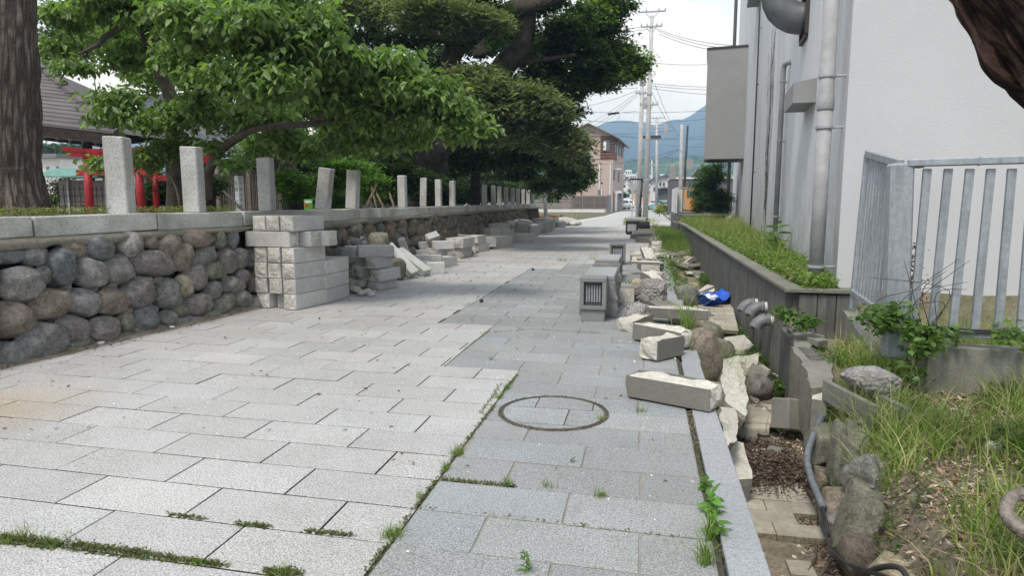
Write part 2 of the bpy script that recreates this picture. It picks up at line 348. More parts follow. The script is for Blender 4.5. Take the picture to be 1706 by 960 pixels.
class MB:
    """collects verts and faces; .obj() makes one mesh object"""
    def __init__(s): s.v = []; s.f = []; s.mi = []; s.uv = None; s.cur = 0
    def add(s, vs, fs):
        k = len(s.v); s.v += [tuple(x) for x in vs]; s.f += [tuple(i + k for i in f) for f in fs]; s.mi += [s.cur] * len(fs); return s
    def box(s, c, d, rz=0, M=None):
        hx, hy, hz = d[0] / 2, d[1] / 2, d[2] / 2
        T = M if M is not None else Matrix.Rotation(rz, 4, 'Z')
        vs = [Vector(c) + T.to_3x3() @ Vector((x * hx, y * hy, z * hz)) for x in (-1, 1) for y in (-1, 1) for z in (-1, 1)]
        return s.add(vs, [(0, 1, 3, 2), (4, 6, 7, 5), (0, 4, 5, 1), (2, 3, 7, 6), (0, 2, 6, 4), (1, 5, 7, 3)])
    def quad(s, a, b, c, d): return s.add([a, b, c, d], [(0, 1, 2, 3)])
    def prism(s, poly, z0, z1):
        """poly: list of (x,y) counterclockwise; z may be lists"""
        n = len(poly)
        z0 = z0 if isinstance(z0, (list, tuple)) else [z0] * n; z1 = z1 if isinstance(z1, (list, tuple)) else [z1] * n
        vs = [(p[0], p[1], z0[i]) for i, p in enumerate(poly)] + [(p[0], p[1], z1[i]) for i, p in enumerate(poly)]
        return s.add(vs, [tuple(range(n))[::-1], tuple(range(n, 2 * n))] + [(i, (i + 1) % n, n + (i + 1) % n, n + i) for i in range(n)])
    def tube(s, pts, rad, n=10, cap=True, wob=0, seed=0):
        pts = [Vector(p) for p in pts]
        if not isinstance(rad, (list, tuple)): rad = [rad] * len(pts)
        vs = []; prev = None; L = 0
        if s.uv is None: s.uv = {}
        k0 = len(s.v)
        for i, p in enumerate(pts):
            d = (pts[min(i + 1, len(pts) - 1)] - pts[max(i - 1, 0)]).normalized()
            if prev is None:
                a = d.cross(Vector((0, 0, 1)))
                if a.length < .1: a = d.cross(Vector((1, 0, 0)))
                a.normalize()
            else: a = (prev - d * prev.dot(d)).normalized()
            prev = a; b = d.cross(a)
            if i: L += (p - pts[i - 1]).length
            for j in range(n):
                t = 2 * math.pi * j / n; r = rad[i]
                if wob: r *= 1 + wob * noise.noise(Vector((math.cos(t) * 1.3 + seed * 5.1, math.sin(t) * 1.3, L * 1.6 / max(.05, rad[0]) * .25)))
                vs.append(p + (a * math.cos(t) + b * math.sin(t)) * r)
                s.uv[k0 + len(vs) - 1] = (j / n * 2 * math.pi * rad[0], L)
        fs = []
        for i in range(len(pts) - 1):
            for j in range(n):
                fs.append((i * n + j, i * n + (j + 1) % n, (i + 1) * n + (j + 1) % n, (i + 1) * n + j))
        if cap: fs += [tuple(range(n))[::-1], tuple((len(pts) - 1) * n + j for j in range(n))]
        return s.add(vs, fs)
    def mesh(s, name, mats, smooth=False):
        me = bpy.data.meshes.new(name); me.from_pydata(s.v, [], s.f)
        if isinstance(mats, str): mats = [mats]
        for m in mats: me.materials.append(MATS[m])
        if len(mats) > 1: me.polygons.foreach_set('material_index', s.mi)
        if s.uv:
            ul = me.uv_layers.new(name='UVMap'); li = np.zeros(len(me.loops), dtype=np.int32); me.loops.foreach_get('vertex_index', li)
            arr = np.zeros((len(s.v), 2), dtype=np.float32)
            for k_, v_ in s.uv.items(): arr[k_] = v_
            ul.data.foreach_set('uv', arr[li].ravel())
        if smooth: me.polygons.foreach_set('use_smooth', [True] * len(me.polygons))
        me.update(); return me
    def obj(s, name, mats, parent=None, smooth=False, **k):
        me = s.mesh(name, mats, smooth)
        return link(name, me, parent, **k)
def autosmooth(o, ang=40):
    me = o.data if hasattr(o, 'data') else o
    try: me.set_sharp_from_angle(angle=R(ang)); 
    except Exception: pass

import bmesh
def chamfer_box(name, d, ch, mats, rough=0, seed=0, sub=0, pale_top=False):
    """a stone block about its centre, chamfered, optionally with hewn ends / broken top"""
    bm = bmesh.new(); bmesh.ops.create_cube(bm, size=1)
    for v in bm.verts: v.co = Vector((v.co.x * d[0], v.co.y * d[1], v.co.z * d[2]))
    bmesh.ops.bevel(bm, geom=list(bm.edges), offset=ch, segments=1, affect='EDGES')
    me_idx = 0
    if rough:
        bm.faces.ensure_lookup_table()
        ends = [f for f in bm.faces if abs(f.normal.y) > .99 or (pale_top and f.normal.z > .99)]
        for f in ends: f.material_index = 1 if len(mats) > 1 else 0
        es = {e for f in ends for e in f.edges}
        bmesh.ops.subdivide_edges(bm, edges=list({e for f in ends for e in f.edges}), cuts=6 if sub == 0 else sub, use_grid_fill=True)
        off = Vector((seed * 3.7, seed * 1.3, seed * 2.1))
        for v in bm.verts:
            on = (abs(abs(v.co.y) - d[1] / 2) < 1e-5)
            top = pale_top and abs(v.co.z - d[2] / 2) < 1e-5
            if on or top:
                k = noise.noise(v.co * 9 + off) * .9 + noise.noise(v.co * 24 + off) * .45
                ex = max(0, 1 - (max(abs(v.co.x) / (d[0] / 2), abs(v.co.z) / (d[2] / 2)) if on else max(abs(v.co.x) / (d[0] / 2), abs(v.co.y) / (d[1] / 2))) ** 2)
                if on: v.co.y += math.copysign(rough * (k * .8 + ex * 1.1 - .2), v.co.y)
                if top: v.co.z += rough * (k * 1.2 + ex * .5 - .5)
    me = bpy.data.meshes.new(name); bm.to_mesh(me); bm.free()
    for m_ in mats: me.materials.append(MATS[m_])
    return me
def rock_mesh(name, mat, sub=3, seed=0, box=.35, rough=.10, facet=.12):
    """unit boulder (radius about 1) with flattened facets"""
    bm = bmesh.new(); bmesh.ops.create_icosphere(bm, subdivisions=sub, radius=1)
    rr = random.Random(seed)
    planes = [(Vector((rr.gauss(0, 1), rr.gauss(0, 1), rr.gauss(0, 1))).normalized(), rr.uniform(.72, .92)) for _ in range(9)]
    off = Vector((seed * 1.37, seed * 2.11, seed * .7))
    for v in bm.verts:
        p = v.co.copy(); mxx = max(abs(p.x), abs(p.y), abs(p.z)); p = p.lerp(p / mxx * .9, box)
        p *= 1 + rough * 1.6 * noise.noise(p * .9 + off) + rough * .7 * noise.noise(p * 2.3 + off) + rough * .3 * noise.noise(p * 6 + off)
        for n_, dd in planes:
            e = p.dot(n_) - dd
            if e > 0: p -= n_ * e * (facet * 6 if facet * 6 < .9 else .9)
        v.co = p
    me = bpy.data.meshes.new(name); bm.to_mesh(me); bm.free(); me.materials.append(MATS[mat])
    me.polygons.foreach_set('use_smooth', [True] * len(me.polygons))
    try: me.set_sharp_from_angle(angle=R(38))
    except Exception: pass
    return me

def leaf_cloud(name, pts, mat, cols, size, parent=None, shape='leaf', droop=.5, aspect=.5, outward=None, szvar=.35, **k):
    """pts (n,3) leaf bases; each leaf is a little folded blade of real size"""
    n = len(pts); pts = np.asarray(pts, dtype=np.float64)
    th = RNG.uniform(0, 2 * np.pi, n); dn = RNG.normal(-droop, .45, n)
    ax = np.stack([np.cos(th), np.sin(th), dn], 1)
    if outward is not None: ax = ax + np.asarray(outward) * 1.1
    ax /= np.linalg.norm(ax, axis=1)[:, None]
    up = np.stack([RNG.normal(0, .45, n), RNG.normal(0, .45, n), np.ones(n)], 1)
    sd_ = np.cross(ax, up); sd_ /= np.linalg.norm(sd_, axis=1)[:, None] + 1e-9
    nr = np.cross(sd_, ax)
    L = size * (1 + RNG.uniform(-szvar, szvar, n))[:, None]; Wd = L * aspect * .5
    if shape == 'leaf':
        fr = [(0, 0, 0), (.33, 1, .10), (.70, .72, .02), (1, 0, -.12), (.70, -.72, .02), (.33, -1, .10)]
        faces = [(0, 1, 2, 3), (0, 3, 4, 5)]
    else:
        fr = [(0, 0, 0), (.45, 1, .08), (1, 0, -.05), (.45, -1, .08)]
        faces = [(0, 1, 2, 3)] if shape == 'quad' else [(0, 1, 2), (0, 2, 3)]
    nv = len(fr); V = np.zeros((n, nv, 3))
    for i, (a, b, c) in enumerate(fr): V[:, i] = pts + ax * (a * L) + sd_ * (b * Wd) + nr * (c * L)
    fl = len(faces[0]); fa = np.array(faces)
    Fi = (fa[None] + (np.arange(n) * nv)[:, None, None]).reshape(-1, fl)
    me = bpy.data.meshes.new(name); me.vertices.add(n * nv); me.vertices.foreach_set('co', V.reshape(-1).astype(np.float32))
    me.loops.add(Fi.size); me.loops.foreach_set('vertex_index', Fi.reshape(-1).astype(np.int32))
    me.polygons.add(len(Fi)); me.polygons.foreach_set('loop_start', (np.arange(len(Fi)) * fl).astype(np.int32))
    cols = np.asarray(cols); ci = RNG.integers(0, len(cols), n) if cols.ndim == 2 and len(cols) != n else None
    cc = cols[ci] if ci is not None else cols
    cc = cc * RNG.uniform(.75, 1.25, n)[:, None]
    at = me.attributes.new('col', 'FLOAT_COLOR', 'POINT')
    A = np.ones((n, nv, 4)); A[:, :, :3] = cc[:, None, :]
    at.data.foreach_set('color', A.reshape(-1).astype(np.float32))
    me.materials.append(MATS[mat]); me.update(calc_edges=True)
    return link(name, me, parent, **k)
def clump_pts(clumps, n, sprig=7, spread=.16, shell=.45, seed=0, sub=9, ssz=.36):
    """clumps: (centre, (rx,ry,rz)), each broken into smaller boughs; leaves gather in sprigs on the boughs"""
    r_ = np.random.default_rng(seed); C = []; Q = []
    for c, q in clumps:
        q = np.array(q)
        for _ in range(sub):
            d = r_.normal(size=3); d /= np.linalg.norm(d); f = r_.uniform(.15, 1) ** .5
            C.append(np.array(list(c)) + d * q * f * .85); Q.append(np.maximum(q * ssz * r_.uniform(.6, 1.25) * np.array([1.1, 1.1, .62]), .03))
    C = np.array(C); Q = np.array(Q)
    wgt = (Q[:, 0] * Q[:, 1] + Q[:, 0] * Q[:, 2] + Q[:, 1] * Q[:, 2]); wgt = wgt / wgt.sum()
    ns = n // sprig; k = r_.choice(len(C), ns, p=wgt)
    d = r_.normal(size=(ns, 3)); d /= np.linalg.norm(d, axis=1)[:, None]
    rad = r_.uniform(.25, 1.1, ns) ** .6
    S = C[k] + d * Q[k] * rad[:, None]
    S = np.repeat(S, sprig, 0) + r_.normal(0, spread, (ns * sprig, 3)) * np.array([1, 1, .45])
    return S
def PC(px, py, y, rx, ry, rd=None):
    """ellipsoid clump seen at a picture point, at distance y, radii given in picture pixels"""
    c = AY(px, py, y); s = y / F_PX
    return (c, (rx * s, (rd if rd else (rx + ry) * .5 * s), ry * s))
def blades(name, pts, mat, cols, h, wd, parent=None, lean=.45, hv=.5, segs=3, **k):
    n = len(pts); pts = np.asarray(pts, dtype=np.float64)
    th = RNG.uniform(0, 2 * np.pi, n); H_ = h * (1 + RNG.uniform(-hv, hv, n)); ln = RNG.uniform(.15, 1, n) * lean * H_ * 1.5
    dx = np.cos(th); dy = np.sin(th); V = np.zeros((n, segs * 2 + 1, 3)); a2 = RNG.uniform(0, 2 * np.pi, n); sx = np.cos(a2); sy = np.sin(a2)
    ww = wd * RNG.uniform(.6, 1.3, n)
    for i in range(segs + 1):
        t = i / segs; wx = ww * (1 - t * .8) * .5
        bx = pts[:, 0] + dx * ln * t * t; by = pts[:, 1] + dy * ln * t * t; bz = pts[:, 2] + H_ * (t - .35 * t * t * (ln / H_))
        if i < segs:
            V[:, 2 * i] = np.stack([bx - sx * wx, by - sy * wx, bz], 1); V[:, 2 * i + 1] = np.stack([bx + sx * wx, by + sy * wx, bz], 1)
        else: V[:, 2 * i] = np.stack([bx, by, bz], 1)
    nv = segs * 2 + 1; fs = []
    for i in range(segs - 1): fs += [(2 * i, 2 * i + 1, 2 * i + 3), (2 * i, 2 * i + 3, 2 * i + 2)]
    fs += [(2 * segs - 2, 2 * segs - 1, 2 * segs)]
    Fi = (np.array(fs)[None] + (np.arange(n) * nv)[:, None, None]).reshape(-1, 3)
    me = bpy.data.meshes.new(name); me.vertices.add(n * nv); me.vertices.foreach_set('co', V.reshape(-1).astype(np.float32))
    me.loops.add(Fi.size); me.loops.foreach_set('vertex_index', Fi.reshape(-1).astype(np.int32))
    me.polygons.add(len(Fi)); me.polygons.foreach_set('loop_start', (np.arange(len(Fi)) * 3).astype(np.int32))
    cols = np.asarray(cols); cc = cols[RNG.integers(0, len(cols), n)] * RNG.uniform(.7, 1.3, n)[:, None]
    at = me.attributes.new('col', 'FLOAT_COLOR', 'POINT'); A = np.ones((n, nv, 4)); A[:, :, :3] = cc[:, None, :]
    at.data.foreach_set('color', A.reshape(-1).astype(np.float32)); me.materials.append(MATS[mat]); me.update(calc_edges=True)
    return link(name, me, parent, **k)
GRASS = [(.15, .23, .045), (.20, .30, .065), (.11, .18, .035), (.27, .34, .10), (.08, .13, .03)]
GRASS_DRY = [(.19, .28, .06), (.25, .35, .08), (.36, .35, .17), (.14, .21, .045), (.10, .16, .035), (.44, .41, .24)]
MOSS = [(.08, .12, .025), (.12, .16, .04), (.15, .17, .06), (.15, .11, .06), (.10, .13, .05)]
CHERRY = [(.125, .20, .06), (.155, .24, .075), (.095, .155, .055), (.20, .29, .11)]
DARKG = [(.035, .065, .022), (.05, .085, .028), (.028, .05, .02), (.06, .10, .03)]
OLIVE = [(.12, .155, .09), (.16, .19, .12), (.09, .12, .065), (.22, .235, .16)]
MAPLE = [(.10, .20, .035), (.08, .16, .03), (.13, .24, .05)]
BROWNL = [(.14, .10, .075), (.20, .15, .11), (.09, .065, .05), (.28, .22, .16), (.36, .30, .22)]

# ================================================================== GROUND
def wall_x(y):      # foot of the boulder wall
    return -4.66 - .1007 * (7.07 - y) if y < 7.6 else -4.62 - .0255 * (y - 7.6)
TZ = 1.0; PLZ = .42; TR = 1.38
def ground_h(x, y):
    nz = noise.noise(Vector((x * 1.1, y * 1.1, 0))) * .05 + noise.noise(Vector((x * 3, y * 3, 4))) * .02
    if y > 36.2: return -.05 if y < 80 else -.08
    if x < wall_x(y) - .42: return TZ + nz
    if x < .46: return -.055
    if y < 5.6:
        e = 1.06 if y < 4.6 else 1.06 + (y - 4.6) * .35
        if x < e: return -.6 + nz * .5
        f = min(1, (x - e) / .26); f = f * f * (3 - 2 * f)
        if f < 1: return -.6 + .54 * f + nz
        if x < 2.2: return -.06 + nz + .02 * (x - 1)
        return -.02 + nz
    if x < TR + .06:
        f = min(1, max(0, (y - 12) / 12)); return -.6 + .42 * f + nz * (1 - f)
    if y < 6.97: return -.02 + nz * .5
    if y < 33 and x < 12: return PLZ + nz * .6
    return -.06
xs = sorted(set([-2500, -1400, -800, -300, -120, -60, -40, -25] + [round(-18 + i * .75, 3) for i in range(17)] + [round(-5.6 + i * .1, 3) for i in range(14)] + [-4.2, -3, -1.5, 0, .30, .455, .465] + [round(.5 + i * .06, 3) for i in range(66)] + [5, 6, 8, 12.01, 15, 30, 80, 300, 800, 1400, 2500]))
ys = sorted(set([-250, -60, -20, -8, -3, 0, 1.2] + [round(1.5 + i * .1, 3) for i in range(56)] + [round(7.2 + i * .3, 3) for i in range(87)] + [33.0, 33.02, 36.2, 36.22, 38, 45, 60, 80, 80.5, 120, 200, 400, 900, 1400, 1900, 2350]))
g = MB()
for y in ys:
    for x in xs: g.v.append((x, y, ground_h(x, y)))
nx = len(xs)
for j in range(len(ys) - 1):
    for i in range(nx - 1):
        k = j * nx + i; g.f.append((k, k + 1, k + nx + 1, k + nx))
        cx, cyy = (xs[i] + xs[i + 1]) / 2, (ys[j] + ys[j + 1]) / 2
        g.mi.append(1 if (cyy > 36 or cx < -30 or cx > 14) else 0)
g.obj('ground', ['soil', 'far_ground'], smooth=True, kind='structure')

# ------------------------------------------------------------------ paving
def light_edge(y):          # x where pale slabs give way to grey ones
    return -.92 if y < 4.85 else (-1.53 if y < 6.65 else (-2.14 if y < 12.8 else (-1.55 if y < 13.9 else (-.98 if y < 14.8 else .30))))
MX, MY, MR = -.525, 4.0, .335      # manhole
b = MB(); b.prism([(-5.6, -1), (.31, -1), (.31, 36.2), (-5.6, 36.2)], -.052, -.010)
b.obj('paving_bed', 'joint_dirt', kind='structure')
for (xa, xb, ya, yb) in ((-.92, .285, 1, 4.85), (-1.53, .285, 4.85, 6.65), (-2.14, .285, 6.65, 12.8), (-1.55, .285, 12.8, 14)):
    b = MB(); b.prism([(xa, ya + .03), (xb, ya), (xb, yb), (xa, yb + .03)], -.0098, -.006); b.obj('joint_mortar', 'pale_mortar', kind='structure')
def slab_geo(mb, x0, x1, y0, y1, z, sh, ch=.0022, thick=.03, org=(0, 0)):
    ox, oy = org
    def q(x, y, zz): return (x - ox, y + sh * x - oy, zz)
    v = [q(x0, y0, -thick), q(x1, y0, -thick), q(x1, y1, -thick), q(x0, y1, -thick),
         q(x0, y0, z - ch), q(x1, y0, z - ch), q(x1, y1, z - ch), q(x0, y1, z - ch),
         q(x0 + ch, y0 + ch, z), q(x1 - ch, y0 + ch, z), q(x1 - ch, y1 - ch, z), q(x0 + ch, y1 - ch, z)]
    mb.add(v, [(0, 1, 5, 4), (1, 2, 6, 5), (2, 3, 7, 6), (3, 0, 4, 7), (4, 5, 9, 8), (5, 6, 10, 9), (6, 7, 11, 10), (7, 4, 8, 11), (8, 9, 10, 11)])
    mb.mi[-9:] = [1, 1, 1, 1, 0, 0, 0, 0, 0]
SH = -.031; GAP = .0042
pave = {'light': (props(bpy.data.objects.new('light_pavement', None), kind='structure'), 'light_granite_paving'),
        'grey': (props(bpy.data.objects.new('grey_pavement', None), kind='structure'), 'grey_granite_paving')}
for o_, _ in pave.values(): COL.objects.link(o_)
tot = {'light': [], 'grey': []}
row = 0; y = 1.06
while y < 36.0:
    y1 = y + .300
    seg = [('light', wall_x(y) - .15, light_edge(y + .15))]
    if light_edge(y + .15) < .29: seg.append(('grey', light_edge(y + .15), .285))
    for key, xa, xb in seg:
        off = (row % 2) * .31 + (((row * 37) % 5 - 2) * .012 if row > 6 else 0) + (.012 if key == 'grey' else .0)
        i0 = math.floor((xa - off) / .62)
        x = off + i0 * .62
        while x < xb:
            a, c = max(x, xa), min(x + .62, xb)
            if c - a > .03:
                tot[key].append((a, c, y, y1, (a - x > .001 or x + .62 - c > .001)))
            x += .62
    y = y1; row += 1
full = {}
for key, (par, mat) in pave.items():
    L = sorted(tot[key], key=lambda s: (s[0] + s[1]) ** 2 / 16 * .25 + s[2] ** 2)
    # those in the picture first
    def seen(s):
        px_ = (VX - 853) / F_PX
        xx = (s[0] + s[1]) / 2; dd = s[3]
        lft = math.atan2(xx, dd); return -math.atan(853 / F_PX) - YAW - .02 < lft
    vis = [s for s in L if seen(s) and s[3] > 1.9]; hid = [s for s in L if s not in vis]
    first, rest = vis[:290], vis[290:] + hid; jm = 'joint_dirt' if key == 'light' else 'pale_mortar'
    for (a, c, y0, y1_, cut) in first:
        z = random.uniform(-.0012, .0012)
        cxm, cym = (a + c) / 2, (y0 + y1_) / 2 + SH * (a + c) / 2
        if not cut:
            if key not in full:
                mb = MB(); slab_geo(mb, a + GAP, c - GAP, y0 + GAP, y1_ - GAP, 0, SH, org=(cxm, cym)); full[key] = mb.mesh('slab', [mat, jm])
            me = full[key]
        else:
            mb = MB(); slab_geo(mb, a + GAP, c - GAP, y0 + GAP, y1_ - GAP, 0, SH, org=(cxm, cym)); me = mb.mesh('slab', [mat, jm])
        o = link('slab', me, par); o.location = (cxm, cym, z); o.rotation_euler = (random.gauss(0, .0022), random.gauss(0, .0016), random.gauss(0, .0012))
    mb = MB()
    for (a, c, y0, y1_, cut) in rest: slab_geo(mb, a + GAP, c - GAP, y0 + GAP, y1_ - GAP, random.uniform(-.002, .002), SH)
    mb.obj('slab_field', [mat, jm], par, kind='stuff')

# manhole: an iron rim round slabs let into the lid
mh = empty('manhole_cover', (MX, MY, 0), 'round manhole lid with brown iron rim, inlaid with grey granite slabs', 'manhole cover')
def ring(mb, r0, r1, z0, z1, n=48):
    vs = []
    for i in range(n):
        t = 2 * math.pi * i / n; c, s = math.cos(t), math.sin(t)
        vs += [(r0 * c, r0 * s, z0), (r1 * c, r1 * s, z0), (r1 * c, r1 * s, z1), (r0 * c, r0 * s, z1)]
    mb.add(vs, [tuple((i * 4 + a) if w_ == 0 else (((i + 1) % n) * 4 + a) for a, w_ in q) for i in range(n) for q in (((3, 0), (2, 0), (2, 1), (3, 1)), ((0, 1), (1, 1), (1, 0), (0, 0)), ((2, 0), (1, 0), (1, 1), (2, 1)), ((0, 0), (3, 0), (3, 1), (0, 1)))])
mb = MB(); ring(mb, MR, MR + .007, -.02, .0065); ring(mb, MR - .022, MR - .015, -.02, .006); mb.obj('rim', 'rusty_iron', mh)
mb = MB(); ring(mb, MR - .015, MR, -.02, .003); mb.obj('joint_soil', 'joint_dirt', mh)
def arc_piece(x0, x1, y0, y1, r):
    pts = []; N = 24
    poly = [(x0, y0), (x1, y0), (x1, y1), (x0, y1)]
    circ = [(r * math.cos(2 * math.pi * i / 64), r * math.sin(2 * math.pi * i / 64)) for i in range(64)]
    res = circ
    for (nx_, ny_, d_) in ((-1, 0, -x0), (1, 0, x1), (0, -1, -y0), (0, 1, y1)):
        o_ = []
        for i in range(len(res)):
            p, q = res[i], res[(i + 1) % len(res)]
            a, b_ = p[0] * nx_ + p[1] * ny_ - d_, q[0] * nx_ + q[1] * ny_ - d_
            if a <= 0: o_.append(p)
            if a * b_ < 0: t = a / (a - b_); o_.append((p[0] + (q[0] - p[0]) * t, p[1] + (q[1] - p[1]) * t))
        res = o_
    return res
for x0, x1, y0, y1 in ((-.4, -.132, .07, .4), (-.124, .23, .07, .4), (.238, .4, .07, .4), (-.4, .088, -.232, .062), (.096, .4, -.232, .062), (-.4, -.2, -.4, -.24), (-.192, .4, -.4, -.24)):
    pc = arc_piece(x0, x1, y0, y1, MR - .026)
    if len(pc) > 2:
        mb = MB(); mb.prism(pc, -.01, .0055); mb.obj('inlaid_slab', 'grey_granite_paving', mh)
mb = MB(); mb.prism([((MR - .02) * math.cos(i * math.pi / 24), (MR - .02) * math.sin(i * math.pi / 24)) for i in range(48)], -.012, .0028); mb.obj('lid_bed', 'joint_dirt', mh)

# kerb beside the trench, one granite length after another
kerb = props(bpy.data.objects.new('kerb', None), kind='structure'); COL.objects.link(kerb)
y = 1.4; k = 0
while y < 33:
    L = .60 if y > 2 else .55
    me = chamfer_box('kerb_stone', (.145, L - .006, .22), .004, ['kerb_granite'])
    o = link('kerb_stone', me, kerb)
    jit = 0 if y < 5.6 else random.gauss(0, .02)
    o.location = (.392 + jit + (.0 if y < 5.4 else .01), y + L / 2, -.104 + (random.uniform(-.05, .0) if y > 5.5 else 0))
    if y > 5.5: o.rotation_euler = (random.gauss(0, .02), random.gauss(0, .05), random.gauss(0, .03))
    y += L; k += 1
mb = MB(); mb.prism([(.286, 1), (.318, 1), (.318, 5.2), (.286, 5.2)], -.056, -.03); mb.obj('kerb_gap_soil', 'dark_soil', kind='structure')
mb = MB(); mb.prism([(.32, 1), (.455, 1), (.455, 33), (.32, 33)], -.75, -.216); mb.obj('kerb_footing', 'old_concrete', kind='structure')

# trench floor pavers
tf = props(bpy.data.objects.new('trench_floor', None), kind='structure'); COL.objects.link(tf)
def floor_pavers(x0, x1, y0, y1, z, lw=(.30, .152), skip=.0, rz=0, tilt=0, n0=0):
    n = 0; yy = y0; r_ = 0
    piv = Vector(((x0 + x1) / 2, (y0 + y1) / 2, z)); M = Euler((tilt, 0, rz)).to_matrix()
    while yy < y1:
        xx = x0 - (r_ % 2) * lw[0] * .5
        while xx < x1:
            a, c = max(xx, x0), min(xx + lw[0], x1)
            if c - a > .04 and random.random() > skip:
                mb = MB(); slab_geo(mb, -(c - a) / 2 + .002, (c - a) / 2 - .002, -lw[1] / 2 + .002, lw[1] / 2 - .002, .0, 0, ch=.003, thick=.05)
                o = link('paver', mb.mesh('paver', ['tan_paver', 'soil']), tf)
                p = piv + M @ (Vector(((a + c) / 2, yy + lw[1] / 2, z + random.uniform(-.003, .003))) - piv)
                o.location = p; o.rotation_euler = (tilt + random.gauss(0, .01), random.gauss(0, .01), rz); n += 1
            xx += lw[0]
        yy += lw[1]; r_ += 1
floor_pavers(.47, 1.06, 3.78, 4.42, -.556, skip=.04)
floor_pavers(.47, .80, 4.58, 4.88, -.556, skip=.1)
floor_pavers(.47, .9, 3.1, 3.5, -.578, skip=.5)
floor_pavers(.72, 1.30, 6.9, 8.3, -.47, skip=.05, rz=.08, tilt=-.05)
floor_pavers(.78, 1.38, 9.2, 12.2, -.36, skip=.05, rz=-.08, tilt=.03)
floor_pavers(.65, 1.3, 5.4, 6.3, -.56, skip=.45, rz=.2)

# ================================================================== STONE WALL, LEFT
A0 = Vector((wall_x(2.2), 2.2, 0)); A1 = Vector((wall_x(7.6), 7.6, 0))
dn = (A1 - A0).normalized(); BAT = .15        # leans back by 0.15 over its height
nrm = Vector((dn.y, -dn.x, 0)); nlean = (nrm + Vector((0, 0, BAT))).normalized()
wall = empty('boulder_retaining_wall', (wall_x(5), 5, 0), 'long retaining wall of rounded grey and brown boulders topped by granite beams', 'stone wall')
mb = MB()
def wall_core(mb, y0, y1, n):
    for i in range(n):
        ya, yb = y0 + (y1 - y0) * i / n, y0 + (y1 - y0) * (i + 1) / n
        xa, xb = wall_x(ya), wall_x(yb)
        vs = []
        for x_, y_ in ((xa, ya), (xb, yb)): vs += [(x_ - .12, y_, -.1), (x_ - .30, y_, 1.0), (x_ - .62, y_, 1.0), (x_ - .62, y_, -.1)]
        mb.add(vs, [(0, 4, 5, 1), (1, 5, 6, 2), (2, 6, 7, 3), (3, 2, 1, 0), (4, 7, 6, 5)] if True else [])
wall_core(mb, 1.5, 7.5, 6); wall_core(mb, 7.7, 36, 12); mb.obj('core', 'dark_soil', wall, world=True)
BM = {}
def boulder(px, py, rx, ry, tilt, mat, depth=None, seed=None):
    """ellipse in the picture -> a boulder bedded in the wall face"""
    c = PL(px, py, A0, nlean); d = (c - CAM).length
    s = ray(px, py).length / F_PX
    fac = d / ray(px, py).length
    view = (c - CAM).normalized(); cosf = abs(view.dot(Vector((nlean.x, nlean.y, 0)).normalized()))
    wz = ry * fac; rm = rx * fac; dd0 = min(rm, wz) * .85; sn = math.sqrt(max(0, 1 - cosf * cosf))
    wx = math.sqrt(max((.62 * rm) ** 2, rm * rm - (dd0 * sn) ** 2)) / max(.5, cosf)
    key = (mat, random.randrange(7))
    if key not in BM: BM[key] = rock_mesh('boulder', mat, 4, seed=key[1] * 7 + len(mat), box=.26, rough=.12, facet=.09)
    o = link('boulder', BM[key], wall)
    dd = dd0
    ang = math.atan2(dn.y, dn.x)
    M = Matrix.Rotation(ang, 4, 'Z') @ Matrix.Rotation(-R(tilt), 4, 'Y') @ Matrix.Diagonal((wx * 1.0, dd * 1.15, wz * 1.0, 1)) 
    M = M @ Matrix.Rotation(math.pi * random.randrange(2), 4, 'X') @ Matrix.Rotation(math.pi * random.randrange(2), 4, 'Z')
    o.matrix_parent_inverse = mwi(wall)
    pos = c - nlean * (dd * .25)
    o.matrix_basis = Matrix.Translation(pos) @ M
    return o
Gm, Bl, Br, Ol, Tn, Pu = 'boulder_grey', 'boulder_blue', 'boulder_brown', 'boulder_olive', 'boulder_tan', 'boulder_purple'
